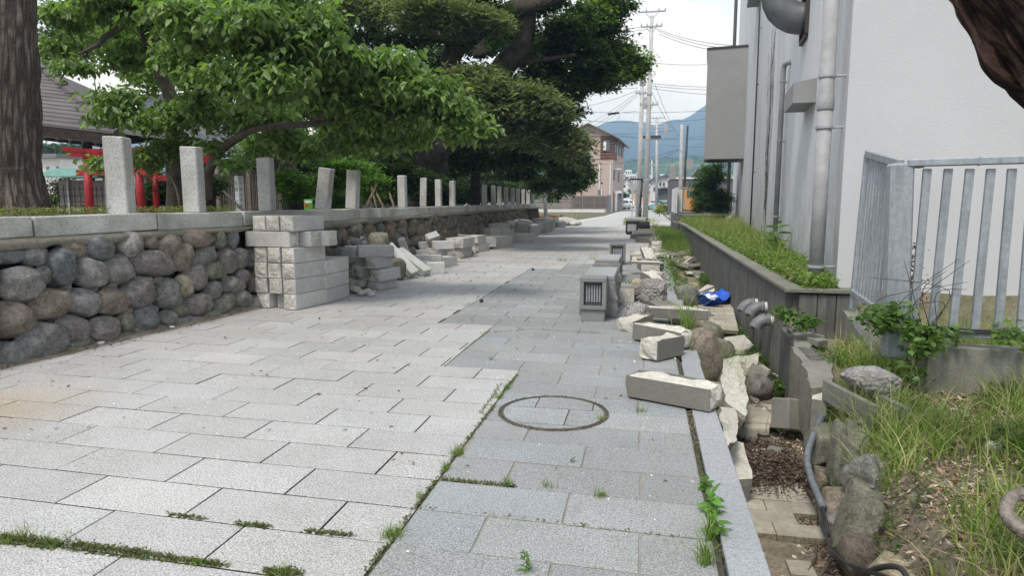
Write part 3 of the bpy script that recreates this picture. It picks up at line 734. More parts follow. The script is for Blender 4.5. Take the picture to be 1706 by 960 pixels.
NEAR = [(45, 322, 84, 40, 0, Bl), (175, 320, 64, 54, 0, Gm), (305, 385, 78, 108, 5, Bl), (370, 285, 72, 50, -20, Br), (495, 283, 84, 66, 0, Bl), (645, 270, 74, 74, 20, Gm), (742, 245, 40, 42, 0, Br), (838, 262, 68, 62, 0, Br),
        (980, 230, 92, 54, -8, Br), (1095, 235, 38, 58, 0, Ol), (1160, 240, 36, 54, 0, Bl), (100, 455, 112, 96, -8, Gm), (215, 420, 40, 50, 0, Gm), (447, 405, 86, 80, -12, Gm), (580, 390, 86, 84, 15, Tn if 0 else Gm), (757, 360, 114, 78, -12, Pu),
        (912, 322, 52, 88, -30, Br), (1020, 325, 74, 48, 15, Gm), (1140, 345, 52, 74, 12, Pu), (1205, 335, 42, 60, 0, Gm), (1068, 395, 64, 50, 0, Ol), (1207, 420, 38, 42, 0, Pu), (68, 632, 88, 100, 0, Br), (250, 563, 108, 88, 0, Br),
        (413, 557, 86, 76, -12, Gm), (550, 545, 92, 74, -8, Br), (685, 505, 98, 84, 8, Pu), (838, 508, 74, 78, -8, Gm), (915, 472, 44, 68, 20, Tn), (975, 425, 60, 78, 25, Pu), (1065, 493, 48, 52, 0, Gm), (1165, 465, 60, 47, 0, Gm),
        (48, 815, 80, 74, 0, Gm), (210, 745, 118, 98, 0, Gm), (355, 683, 96, 75, -8, Pu), (515, 685, 86, 70, -8, Pu), (630, 652, 42, 57, 0, Ol), (725, 630, 78, 68, 0, Bl), (840, 630, 48, 49, 0, Gm), (910, 588, 48, 37, 0, Ol), (990, 560, 75, 64, 0, Pu), (1115, 565, 68, 54, 15, Ol), (1210, 530, 50, 52, 0, Gm),
        (395, 765, 75, 40, 0, Ol), (620, 728, 55, 28, 0, Ol), (930, 648, 95, 30, 0, Gm), (118, 860, 60, 30, 0, Br), (700, 690, 40, 24, 0, Ol), (1060, 615, 60, 30, 0, Ol), (1290, 330, 60, 70, 0, Gm), (1300, 450, 60, 60, 0, Br), (1290, 560, 60, 50, 0, Pu), (1380, 330, 60, 60, 0, Br), (1390, 470, 60, 70, 0, Gm), (1400, 580, 60, 50, 0, Gm),
        (-90, 330, 80, 60, 0, Gm), (-120, 460, 90, 80, 0, Pu), (-100, 620, 90, 90, 0, Gm), (-130, 790, 110, 95, 0, Br), (-90, 930, 90, 60, 0, Ol), (30, 905, 55, 36, 0, Br), (-280, 380, 95, 80, 0, Br), (-300, 560, 110, 95, 0, Gm), (-330, 760, 110, 100, 0, Ol), (330, 480, 26, 22, 0, Gm), (560, 470, 26, 22, 0, Pu), (468, 480, 24, 20, 0, Gm), (640, 590, 24, 20, 0, Br), (160, 500, 24, 20, 0, Gm), (890, 540, 24, 22, 0, Ol), (790, 440, 24, 20, 0, Br), (420, 330, 22, 24, 0, Br), (160, 640, 22, 30, 0, Gm), (1120, 430, 22, 22, 0, Pu)]
for (zx, zy, rx, ry, t, mt) in NEAR: boulder(zx / 3, 320 + zy / 3, rx / 3, ry / 3, t, mt)
for k_ in range(8):
    for j_ in range(4):
        y_ = 1.7 + k_ * .31 + (j_ % 2) * .12; f_ = .14 + j_ * .245
        if y_ > 3.75: continue
        mt = random.choice([Gm, Bl, Br, Pu, Ol]); o = link('boulder', rock_mesh('boulder', mt, 3, 500 + k_, .26, .12, .09), wall); o.matrix_parent_inverse = mwi(wall)
        o.matrix_basis = Matrix.Translation((wall_x(y_) - .04 - BAT * f_, y_, f_)) @ Matrix.Rotation(math.atan2(dn.y, dn.x), 4, 'Z') @ Matrix.Diagonal((random.uniform(.14, .18), .15, .13, 1))
# the same wall further along, in the shade of the trees
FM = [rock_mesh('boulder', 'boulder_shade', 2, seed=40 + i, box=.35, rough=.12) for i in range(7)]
wd2 = Vector((wall_x(30) - wall_x(8), 22, 0)).normalized(); n2 = Vector((wd2.y, -wd2.x, 0))
y = 7.75; cnt = 0
while y < 35.6 and cnt < 205:
    col_w = random.uniform(.30, .46) if y < 20 else random.uniform(.42, .6)
    z = 0
    while z < .92:
        h = random.uniform(.20, .38); h = min(h, .93 - z)
        if h < .1: break
        f = (z + h / 2)
        o = link('boulder', random.choice(FM), wall); o.matrix_parent_inverse = mwi(wall)
        c = Vector((wall_x(y) - .10 - BAT * f, y + random.uniform(-.08, .08), f + random.uniform(-.02, .02)))
        M = Matrix.Rotation(math.atan2(wd2.y, wd2.x), 4, 'Z') @ Matrix.Rotation(R(random.uniform(-35, 35)), 4, 'Y') @ Matrix.Diagonal((col_w * .56, random.uniform(.12, .19), h * .62, 1))
        o.matrix_basis = Matrix.Translation(c) @ M; cnt += 1; z += h * .92
    y += col_w * .92
# bed of mortar and the granite beams along the top
def beam_run(y0, y1, L, mats, zt, name='cap_stone', dz=0):
    y = y0
    while y < y1:
        l = min(L * random.uniform(.8, 1.15), y1 - y)
        if l < .2: break
        ym = y + l / 2; x = wall_x(ym) - .15 - .155
        me = chamfer_box(name, (.30, l - .008, .175), .008, [mats]); o = link(name, me, wall); o.matrix_parent_inverse = mwi(wall)
        dxy = wall_x(ym + .5) - wall_x(ym - .5)
        if abs(dxy) > .5: dxy = .03
        o.location = (x, ym, zt - .0875 + random.uniform(-.006, .006)); o.rotation_euler = (random.gauss(0, .006), random.gauss(0, .01), -math.atan(dxy) + random.gauss(0, .006)); y += l
beam_run(1.5, 7.75, 1.15, 'cap_granite', 1.175)
beam_run(7.76, 35.8, .62, 'cap_granite', 1.165)
def mortar(y0, y1, thick0, thick1, name='mortar_bed'):
    mb = MB(); n = int((y1 - y0) / .12); rows = []
    for i in range(n + 1):
        y = y0 + (y1 - y0) * i / n; t = thick0 + (thick1 - thick0) * i / n; t *= 1 + .45 * noise.noise(Vector((y * 2.3, 0, 3))) + .2 * noise.noise(Vector((y * 7, 5, 3)))
        x = wall_x(y) - .15; o1 = .035 + .02 * noise.noise(Vector((y * 4, 1, 1)))
        b0 = len(mb.v); mb.v += [(x - .02, y, 1.0), (x + o1 * .8, y, .985), (x + o1 + .02, y, 1.0 - t * .5), (x + .05, y, 1.0 - t), (x - .12, y, 1.0 - t - .02)]
        if i: 
            for k_ in range(4): mb.f.append((b0 - 5 + k_, b0 + k_, b0 + k_ + 1, b0 - 4 + k_)); mb.mi.append(0)
    mb.obj(name, 'rubble_mortar', wall, smooth=True, world=True)
mortar(1.5, 7.6, .15, .05); mortar(7.7, 12, .16, .09); mortar(12, 35.8, .08, .06)

# standing posts left of the old fence
PM = {}
def fence_post(px, pbase, ptop, wpx, label, tilt=0, group=None, key=None, tw=0):
    # distance where the wall top passes under this picture column
    lo, hi = 3.0, 36.0
    def f(y):
        q = AX(px, pbase, wall_x(y) - .30); return q.y - y
    for _ in range(50):
        mid = (lo + hi) / 2
        if f(lo) * f(mid) <= 0: hi = mid
        else: lo = mid
    y = (lo + hi) / 2; x = wall_x(y) - .30
    top = AY(px, ptop, y).z; h = max(.5, min(1.0, top - 1.17)); wd_ = min(.24, max(.15, wpx * y / F_PX * (1 / 1.25)))
    k = (round(h, 2), round(wd_, 2))
    me = chamfer_box('granite_fence_post', (wd_, wd_ * .95, h), .012, ['post_granite'])
    for v in me.vertices:
        if v.co.z > h / 2 - .02: v.co.z += .012 * noise.noise(Vector((v.co.x * 9, v.co.y * 9, y * 3)))
    me.transform(Matrix.Translation((0, 0, h / 2)))
    o = link('granite_fence_post', me); o.location = (x, y, 1.168); o.rotation_euler = (R(random.uniform(-1, 1)), R(tilt), R(tw))
    return props(o, label, 'fence post', group or 'granite posts standing on the wall')
PD = 'square granite post standing on the wall '
fence_post(204, 355, 228, 47, PD + 'in front of the red torii', 0, tw=16)
fence_post(325, 354, 244, 38, PD + 'between the torii and the curved branch', 0, tw=10)
fence_post(446, 353, 262, 30, PD + 'directly above the tall block stack', 0, tw=6)
fence_post(538, 356, 279, 28, PD + 'leaning right, just past the tall block stack', 8, tw=4)
fence_post(587, 353, 283, 24, PD + 'leaning slightly, before the bundle of stakes', 4.5, tw=2)
fence_post(671, 348, 292, 17, PD + 'just behind the bundle of wooden stakes', 0)
fence_post(705, 346, 296, 13, PD + 'twisted with a chipped foot', 2, tw=14)
fence_post(731, 345, 299, 12, PD + 'first of the close pair before the gap', 0)
fence_post(754, 344, 301, 12, PD + 'second of the close pair before the gap', 0)
fence_post(807, 341, 308, 9, PD + 'alone after the wide gap', 0)
for px in (822, 832, 843, 854, 863, 872, 880, 887):
    fence_post(px, 339.5, 309 + (px - 822) * .13, 7, ('first', 'second', 'third', 'fourth', 'fifth', 'sixth', 'seventh', 'last')[(822, 832, 843, 854, 863, 872, 880, 887).index(px)] + ' slender granite post of the intact row deep in the tree shade', 0, group='intact posts at the far end of the wall')

# ================================================================== STACKED AND FALLEN GRANITE BLOCKS
BLK = {}
def block_me(L, w_, h, rough=.012, seed=0, mats=('block_granite', 'hewn_granite'), ch=.006, top=False, name='granite_block'):
    k = (round(L, 2), round(w_, 2), round(h, 2), rough, seed % 5, mats, top)
    if k not in BLK: BLK[k] = chamfer_box(name, (w_, L, h), ch, list(mats), rough, seed, 0, top)
    return BLK[k]
def block(loc, L, w_, h, rz, label, group, rx=0, ry=0, rough=.012, seed=None, name='granite_block', mats=('block_granite', 'hewn_granite'), top=False, cat='stone block'):
    seed = random.randrange(99) if seed is None else seed
    o = link(name, block_me(L, w_, h, rough, seed, mats, top=top)); o.location = loc
    o.rotation_euler = Euler((rx, ry, rz), 'ZYX').to_quaternion().to_euler() if False else (rx, ry, rz)
    return props(o, label, cat, group)
S0 = P(493, 518); S1 = P(549, 505); ud = (S1 - S0).normalized(); ua = math.atan2(-ud.x, ud.y); vd = Vector((-ud.y, ud.x, 0))   # ud along, vd to the left
bw, bh = .188, .187
colname = ['road side', 'middle', 'wall side']; layname = ['bottom', 'second', 'third', 'fourth']
GS = 'granite blocks of the tall stack against the wall'
for ly in range(4):
    for cidx in range(3):
        L = .68 if ly == 0 else (.60 if cidx == 0 else .58)
        back = 0 if ly else (0 if cidx != 1 else .10)
        wv = bw - .006
        c = S0 + ud * (L / 2 + .01 + back + random.uniform(-.008, .008)) + vd * (bw * (cidx + .5) + (.012 if cidx and ly else 0) + (.02 if cidx == 2 else 0)); c.z = bh * (ly + .5) + .003
        block(c, L, wv - (.03 if (ly == 0 and cidx == 1) else 0), bh - .004, ua + random.gauss(0, .012), f'rough ended granite block in the {layname[ly]} layer of the tall stack, {colname[cidx]}', GS, rough=.026 if ly in (2, 3) else .014, seed=ly * 3 + cidx)
crossL = .64
for i, (u, v0, lab) in enumerate(((0.09, .66, 'long granite block laid crosswise in the fifth layer, overhanging towards the boulders'), (.29, .55, 'crosswise granite block behind the overhanging one in the fifth layer'), (.49, .44, 'rough ended crosswise block at the back of the fifth layer'))):
    c = S0 + ud * u + vd * (v0 - crossL / 2 + (.04 if i == 0 else -.0)); c.z = bh * 4.5 + .004
    block(c, crossL, bw - .006, bh - .004, ua + math.pi / 2 + .02, lab, GS, rough=.016, seed=20 + i)
for cidx in range(3):
    c = S0 + ud * (.31) + vd * (bw * (cidx + .5) + .0 + (0, .02, .03)[cidx]); c.z = bh * 5.5 + .006
    block(c, .60, bw - .006, bh - .006, ua + .01, f'granite block of the topmost layer of the tall stack, {colname[cidx]}', GS, rough=.014, seed=30 + cidx)
# lower stack just behind
T1 = P(582, 495); T0 = P(548, 506); u2 = (T1 - T0).normalized(); a2 = math.atan2(-u2.x, u2.y)
for ly in range(3):
    for cc in range(2):
        c = T1 - u2 * .33 + Vector((-u2.y, u2.x, 0)) * (bw * (cc + .5)) + u2 * .01 * ly; c.z = .185 * (ly + .5) + .003
        block(c, .66, bw - .006, .181, a2 + random.gauss(0, .01), f'smooth granite block, {layname[ly]} layer of the low stack, {"road side" if cc == 0 else "wall side"}', 'granite blocks of the low three layer stack', rough=.007, seed=40 + ly + cc)
GP = 'fallen granite blocks heaped along the boulder wall'
def pb(px, py, z, L, rz, label, w_=.17, h=.17, rx=0, ry=0, rough=.022, group=GP, dy=0, **k):
    """block whose underside centre is seen at the picture point, resting at height z"""
    q = P(px, py, z); q.z = z + h / 2; 
    return block(q, L, w_, h, rz, label, group, rx, ry, rough, **k)
D = R
def pc(px, py, Y, L, rz, label, w_=.19, h=.165, rx=0, ry=0, rough=.024, group=GP, **k):
    """granite block: (px, py) is the foot of its near upright edge, at distance Y"""
    c = AY(px, py, Y); u = Vector((-math.sin(rz), math.cos(rz), 0)); v = Vector((-math.cos(rz), -math.sin(rz), 0))
    if c.z < .03: c.z = .002
    q = c + u * L / 2 + v * w_ / 2; q.z = c.z + h / 2
    return block(q, L, w_, h, rz, label, group, rx, ry, rough, **k)
pc(632.8, 484, 9.21, .46, ua - .05, 'broken granite block at the bottom of the first heap, road side')
pc(635.4, 469.2, 9.15, .46, ua - .12, 'broken ended block resting second up in the first heap', rx=.03)
pc(626.2, 448.6, 9.2, .40, ua - .1, 'squarish block third up in the first heap, sloping end')
pc(598.3, 428.9, 9.2, .50, ua - .85, 'long block on top of the first heap with a hewn end', ry=.05)
pc(592, 446.3, 9.4, .34, ua - .9, 'dark chipped block behind, third up in the first heap')
pc(577, 425, 9.5, .36, ua - .9, 'small block behind the top of the first heap', h=.13)
pc(604, 462.7, 9.35, .30, ua - .2, 'angular broken block inside the first heap', w_=.22, mats=('rough_granite', 'rough_granite'), ry=.2)
pc(596, 470, 9.6, .40, ua - .2, 'dark block behind the angular one in the first heap', w_=.2, mats=('rough_granite', 'rough_granite'))
pc(600, 484, 9.3, .30, ua + .5, 'small broken stump low in the first heap', w_=.2, h=.13, mats=('rough_granite', 'rough_granite'), ry=.2)
# two long posts leaning against the wall
def leaning(pa, za, pb_, zb, label, w_=.16, h=.16, ymul=1.0):
    a, b_ = P(pa[0], pa[1], za), P(pb_[0], pb_[1], zb); 
    return a, b_
def beam(a, b_, w_, h, label, group=GP, roll=0, name='granite_post', cat='stone post', mats=('block_granite', 'hewn_granite'), rough=.012):
    d = b_ - a; L = d.length; M = d.to_track_quat('Y', 'Z').to_matrix().to_4x4() @ Matrix.Rotation(roll, 4, 'Y')
    o = link(name, block_me(L, w_, h, rough, random.randrange(99), mats)); o.matrix_world = Matrix.Translation((a + b_) / 2) @ M; return props(o, label, cat, group)
a = AY(645, 410, 10.9); b_ = P(690, 457, .07); beam(a, b_, .19, .12, 'long fallen granite post leaning against the wall, nearer of two', roll=.3)
a = AY(664, 418, 11.4); b_ = P(712, 455, .06); beam(a, b_, .17, .13, 'long fallen granite post leaning just behind its twin', roll=.2)
a = AY(668, 398, 11.9); b_ = P(684, 440, .12); beam(a, b_, .24, .12, 'wide granite post leaning steeply on the boulders', roll=.5)
def rock(px, py, z, rx_, ry_, rz_, mat, label, cat='boulder', group=None, seed=0, sub=3, rot=None, sink=.15, name=None, box=.3, Y=None):
    q = P(px, py, z)
    if Y: q = AY(px, py, Y); z = q.z
    o = link(name or ('boulder' if cat == 'boulder' else 'broken_stone'), rock_mesh('boulder', mat, 4 if cat == 'concrete lump' else sub, seed, box, .24 if cat == 'concrete lump' else .10))
    o.scale = (rx_, ry_, rz_); o.location = (q.x, q.y, z + rz_ * (1 - sink)); o.rotation_euler = rot or (0, 0, random.uniform(0, 3)); return props(o, label, cat, group)
rock(664, 467, 0, .14, .14, .21, 'boulder_olive', 'egg shaped olive boulder standing in front of the leaning posts', seed=3, rot=(.1, .15, .3))
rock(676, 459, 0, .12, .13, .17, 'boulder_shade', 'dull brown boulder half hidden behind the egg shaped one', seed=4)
rock(632, 424, .40, .19, .17, .22, 'boulder_olive', 'large round olive boulder perched against the wall above the first heap', seed=5, Y=10.6)
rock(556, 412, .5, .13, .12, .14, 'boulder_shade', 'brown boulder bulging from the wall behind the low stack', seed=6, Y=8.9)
rock(575, 440, .25, .16, .15, .14, 'boulder_grey', 'grey boulder between the low stack and the wall', seed=7, Y=8.9)
for i, (px, py, r_) in enumerate(((594, 412, .10), (606, 415, .09), (588, 420, .09), (600, 424, .1), (612, 424, .08), (583, 410, .07), (605, 404, .07))):
    rock(px, py, .52, r_, r_ * .9, r_ * .8, 'boulder_grey', ('flat', 'pointed', 'tiny', 'split', 'round', 'sharp', 'upper')[i] + ' dark broken stone in the hollow where the wall has crumbled', 'stone', 'broken stones in the hollow of the wall', seed=10 + i, sub=2, rot=(i, i * 2, i * .7), Y=9.95 + .05 * i)
for i, (px, py, r_) in enumerate(((592, 489, .09), (604, 493, .07), (612, 489, .06), (600, 481, .11), (619, 494, .05), (590, 478, .08), (622, 489, .04))):
    rock(px, py, 0, r_ * 1.2, r_, r_ * .7, 'rough_granite', ('broad', 'flat', 'small', 'largest', 'tiny', 'rearmost', 'outermost')[i] + ' granite fragment on the paving beside the low stack', 'stone', 'granite fragments by the low stack', seed=20 + i, sub=2, rot=(0, 0, i))
pc(713, 457, 11.5, .30, D(-70), 'squared granite block flat on the paving in front of the leaning posts', h=.20)
pc(690, 441, 12.4, .52, D(-74), 'granite block lying behind the leaning posts, broken end', h=.18)
pc(739.5, 446.3, 12.63, .50, ua - .1, 'wedge ended granite block sloping on the second heap', h=.19, w_=.26, rx=-.08)
pc(746, 439.7, 13.4, .42, ua, 'granite block at the road side of the second heap', h=.16, w_=.24)
pc(729, 428.5, 13.4, .34, ua - .2, 'granite block in the middle of the second heap', h=.17, w_=.3)
pc(723, 415.7, 13.4, .44, D(-62), 'pale granite block on top of the second heap', h=.17)
pc(716, 401, 13.6, .26, D(-40), 'tilted broken block balanced on the second heap', h=.13, rx=.35, ry=.55)
pc(700, 416, 13.7, .30, D(-60), 'chipped granite block at the wall side of the second heap', h=.16)
pc(694, 430, 13.4, .42, D(-66), 'granite block in the lower wall side of the second heap', h=.16)
pc(770.7, 430.5, 14.83, .62, ua + .05, 'wide granite block, lower one of the pair after the second heap', w_=.42, h=.27)
pc(772, 413.5, 14.75, .66, ua + .02, 'wide granite block, upper one of the pair after the second heap', w_=.44, h=.22)
pc(797, 420, 16.76, .6, ua - .1, 'narrow block, lower of a small pile further along the wall', h=.22, w_=.36)
pc(796, 406, 16.7, .56, ua, 'narrow block, upper of a small pile further along the wall', h=.2, w_=.34)
pc(803, 412, 17.6, .4, D(-60), 'dark granite block flat on the paving under the third pile', h=.24, w_=.3)
pc(822, 414.5, 18.0, .8, D(-30), 'granite block with a chipped side at the front of the third pile', h=.32, w_=.4)
pc(818, 400, 20, .8, D(-30), 'long granite block lying over the third pile', h=.34, w_=.5)
pc(836, 402, 20.6, .6, D(-14), 'upright block in the third pile beside the paving', h=.55, w_=.4)
pc(833, 389, 21.5, .55, D(-20), 'block balanced on the third pile near the wall', h=.3, w_=.5)
pc(846, 405, 20.57, .5, D(-14), 'granite block standing beside the upright one in the third pile', h=.42, w_=.34)
pc(851, 403, 21.2, .80, D(-66), 'long granite block lying across in front of the fourth pile', h=.26, w_=.3)
pc(862, 388, 22.5, .5, D(-30), 'tilted block resting on the fourth pile', h=.36, w_=.16, ry=.5)
pc(854, 391, 22.5, .5, D(-30), 'dark block leaning at the back of the fourth pile', h=.4, w_=.4, ry=.5)
FG = 'far fallen granite blocks near the end of the wall'
WS = 'loose stones along the foot of the boulder wall'
for i in range(34):
    y_ = 8.9 + i * .75 + random.uniform(-.2, .2); x_ = wall_x(y_) + random.uniform(.05, .75 if y_ > 11 else .3); q_ = .07 + random.random() * .12
    o = link('loose_stone', rock_mesh('loose_stone', random.choice(['boulder_shade', 'boulder_grey', 'rough_granite']), 2, 400 + i, .5)); o.scale = (q_ * 1.2, q_, q_ * .75); o.location = (x_, y_, q_ * .5); o.rotation_euler = (0, 0, i)
    props(o, ('small', 'rounded', 'angular', 'flat')[i % 4] + ' loose stone at the wall foot ' + ('by the first heap' if y_ < 12 else 'by the second heap' if y_ < 17 else 'by the third pile' if y_ < 22 else 'near the far heap') + (', ' + ('wall side', 'road side')[i // 4 % 2]), 'stone', WS)
FL = ('upright', 'squat', 'tilted', 'long', 'dark ended', 'low')
for i, (px, py, Y, h, L, w_) in enumerate(((877, 395.5, 24, .62, .5, .4), (884, 394.5, 24.1, .45, .4, .34), (876, 381, 24.5, .3, .5, .5), (890, 392, 25.6, .42, .4, .34), (898, 391, 26, .3, .6, .3), (893, 384, 26.5, .35, .5, .4), (902, 388.5, 27.5, .42, .5, .4), (907, 387.5, 28, .3, .5, .4), (905, 378, 28.5, .35, .5, .5), (914, 383.5, 30.5, .4, .5, .5), (912, 375.5, 31, .3, .5, .5), (920, 381.5, 31.5, .3, .6, .4), (924, 377, 33, .4, .5, .5), (930, 379, 33, .3, .6, .4), (938, 377, 34.5, .3, .7, .4))):
    pc(px, py, Y, L, D(random.uniform(-40, 0)), FL[i % 6] + ' granite block in the shaded heap ' + ('before the hanging leaves' if Y < 27 else ('below the last posts' if Y < 31 else 'at the very end of the wall')), h=h, w_=w_, group=FG, rx=random.uniform(-.1, .1), ry=random.uniform(-.15, .15))
for i, (px, py) in enumerate(((944, 376), (952, 373), (935, 372), (948, 370), (958, 376), (940, 369))):
    rock(px, py, 0, .5, .3, .16, 'rough_granite', ('left', 'far', 'near', 'upper', 'outer', 'hindmost')[i] + ' low dark slab in the rubble beyond the end of the wall', 'stone slab', 'rubble slabs beyond the end of the wall', seed=50 + i, sub=2)

# ================================================================== LANTERN BOXES AND STONE BENCHES
def lantern_box(px, py, w_, d_, h, hp, label, mats='dark_granite', rz=0, panel='frosted_glass'):
    q = P(px, py); t = empty('lantern_block', (q.x, q.y + d_ / 2, 0), label, 'lantern block', 'granite lantern blocks at the bench ends', rz=rz)
    zb = hp; ht = h - hp; e = .045
    def part(n, c, d, m, par=t, ch=.004):
        o = link(n, chamfer_box(n, d, ch, [m]), par); o.location = c; return o
    part('plinth', (0, .01, hp / 2), (w_ * .88, d_ * .9, hp), mats)
    part('top_slab', (0, 0, h - e / 2), (w_, d_, e), mats); part('bottom_slab', (0, 0, hp + e / 2), (w_, d_, e), mats)
    for s in (-1, 1): part('side_slab', (s * (w_ / 2 - e / 2), 0, (h + hp) / 2), (e - .001, d_ - .002, ht - 2 * e - .001), mats)
    part('back_slab', (0, d_ / 2 - .03, (h + hp) / 2), (w_ - 2 * e, .05, ht - 2 * e), mats)
    part('light_panel', (0, -d_ / 2 + .05, (h + hp) / 2), (w_ - 2 * e, .008, ht - 2 * e), panel, ch=.001)
    for i in range(7):
        x = -w_ / 2 + e + (w_ - 2 * e) * (i + .5) / 7; part('grille_bar', (x, -d_ / 2 + .026, (h + hp) / 2), (.009, .012, ht - 2 * e - .004), 'black_metal', ch=.002)
    for z in (hp + e + .028, h - e - .028): part('grille_rail', (0, -d_ / 2 + .024, z), (w_ - 2 * e - .002, .010, .016), 'black_metal', ch=.002)
    fr = MB(); W2 = w_ / 2 - e
    for s in (-1, 1): fr.box((s * (W2 - .004), -d_ / 2 + .03, (h + hp) / 2), (.008, .02, ht - 2 * e - .002))
    for z in (hp + e + .005, h - e - .005): fr.box((0, -d_ / 2 + .03, z), (2 * W2 - .018, .02, .008))
    fr.obj('grille_frame', 'black_metal', t); return t
lantern_box(987, 537, .285, .30, .48, .135, 'dark granite lantern block with black barred window, nearest one facing the camera')
def bench(x, y, w_, L, h, label, seed):
    t = empty('stone_bench', (x, y + L / 2, 0), label, 'stone bench', 'rough sided granite benches')
    me = chamfer_box('bench_body', (w_, L, h - .045), .01, ['rough_granite'])
    bm = bmesh.new(); bm.from_mesh(me); bmesh.ops.subdivide_edges(bm, edges=list(bm.edges), cuts=9, use_grid_fill=True)
    for v in bm.verts:
        if abs(v.co.z - (h - .045) / 2) > .02:
            k = noise.noise(Vector((v.co.x * 5 + seed, v.co.y * 5, v.co.z * 5))) + .5 * noise.noise(Vector((v.co.x * 14 + seed, v.co.y * 14, v.co.z * 14)))
            if abs(v.co.x) > w_ / 2 - .02: v.co.x += math.copysign(.05 * k + .012, v.co.x)
            if abs(v.co.y) > L / 2 - .02: v.co.y += math.copysign(.03 * k, v.co.y)
    bm.to_mesh(me); bm.free(); me.materials[0] = MATS['dark_granite']
    o = link('bench_body', me, t); o.location = (0, 0, (h - .045) / 2)
    o = link('seat_slab', chamfer_box('seat_slab', (w_ * .97, L, .045), .005, ['polished_granite']), t); o.location = (0, 0, h - .0225 + .001)
q = P(987, 537); bench(q.x + .04, q.y + .30, .36, 1.02, .475, 'long rough sided granite bench with polished top behind the nearest lantern block', 1)
q = P(1013, 472); bench(q.x - .03, q.y + .1, .40, 1.1, .37, 'second granite bench with polished top, in front of the far lantern block', 7)
lantern_box(1028, 441, .32, .35, .43, .03, 'granite lantern block with barred window behind the second bench')
bq = P(1052, 390)
lb = lantern_box(1052, 391, .46, .5, .52, .06, 'black stone lantern block with a lit white square beyond the benches', 'black_metal')
o = link('drum_bench', MB().tube([(bq.x + .22, bq.y + 1.2, .25), (bq.x + .62, bq.y + 1.4, .25)], .24, 16).mesh('drum_bench', 'black_metal')); props(o, 'black drum shaped stone lying beside the black lantern block', 'bench stone')
block((bq.x + .15, bq.y + 2.2, .55), .9, .7, .10, 1.4, 'flat pale slab lying over the black lantern block and drum', None, name='loose_slab', cat='stone slab')
block((bq.x + .02, bq.y + 3.4, .3), .5, .5, .5, .4, 'dark block behind the black lantern block', None, mats=('dark_granite', 'dark_granite'), name='stone_block')

# ================================================================== TRENCH SIDE: PLANTER WALL AND BROKEN ENDS
pw = empty('planter_wall', (TR, 6.97, 0), 'long weathered concrete planter wall with dark streaks and overhanging cap', 'concrete wall')
y = 6.97; PH = .46; seg = [6.97, 8.9, 11.1, 13.3, 15.5, 17.7, 19.9, 22.1, 24.3, 26.5]
for i in range(len(seg) - 1):
    a, c = seg[i], seg[i + 1]; me = chamfer_box('wall_panel', (.13, c - a - .012, PH - .045 + .85), .006, ['planter_concrete']); o = link('wall_panel', me, pw); o.location = (.065, (a + c) / 2 - 6.97, (PH - .045 - .85) / 2)
    me = chamfer_box('cap_slab', (.19, c - a - .006, .045), .008, ['planter_cap_concrete']); o = link('cap_slab', me, pw); o.location = (.066, (a + c) / 2 - 6.97, PH - .0215)
    # shuttering ribs
    for j in range(int((c - a) / .36)):
        yy = a + .18 + j * .36
        if yy < 15: me = chamfer_box('rib', (.008, .012, PH - .09 + .5), .002, ['planter_concrete']); o = link('rib', me, pw); o.location = (-.002, yy - 6.97, (PH - .09 - .5) / 2 - .02)
for i in range(3):
    me = chamfer_box('end_panel', (.165, .10, .62), .006, ['planter_concrete']); o = link('end_panel', me, pw); o.location = (.10 + .13 + .172 * (i - .22), -.045, .09)
me = chamfer_box('end_cap', (.66, .16, .045), .008, ['planter_cap_concrete']); o = link('end_cap', me, pw); o.location = (.30, -.048, PH - .0195)
o = link('end_core', chamfer_box('end_core', (.45, .06, .6), .004, ['planter_concrete']), pw); o.location = (.33, .03, .1)
mb = MB()   # last pieces of the wall near the far railing
for (x0, y0, y1, h) in ((TR - .02, 26.9, 29.6, .42), (TR - .22, 27.6, 30.4, .44)):
    me = chamfer_box('retaining_wall_piece', (.16, y1 - y0, h + .5), .008, ['planter_concrete']); o = link('retaining_wall_piece', me); o.location = (x0 + .08, (y0 + y1) / 2, (h - .5) / 2)
    props(o, 'short leaning length of grey wall past the far end of the planter, ' + ('building side' if h < .43 else 'trench side'), 'concrete wall')
# broken trench wall running towards the camera
bwl = empty('broken_trench_wall', (TR, 6.1, 0), 'streaked concrete trench wall snapped off at its near end', 'concrete wall')
mb = MB(); pr = [(5.35, -.15), (5.5, -.02), (5.75, .03), (6.1, .03), (6.4, .0), (6.96, .06)]
for i in range(len(pr) - 1):
    (ya, za), (yb, zb) = pr[i], pr[i + 1]
    mb.add([(TR - .10, ya, -.7), (TR + .05, ya, -.7), (TR + .05, ya, za), (TR - .10, ya, za), (TR - .03, yb, -.7), (TR + .10, yb, -.7), (TR + .10, yb, zb), (TR - .03, yb, zb)] if i == 0 else
           [(TR - .03 - .0, ya, -.7), (TR + .10, ya, -.7), (TR + .10, ya, za), (TR - .03, ya, za), (TR - .03, yb, -.7), (TR + .10, yb, -.7), (TR + .10, yb, zb), (TR - .03, yb, zb)], [(0, 1, 2, 3), (3, 2, 6, 7), (0, 3, 7, 4), (1, 5, 6, 2), (4, 7, 6, 5)])
mb.obj('wall_panel', 'planter_concrete', bwl, world=True)
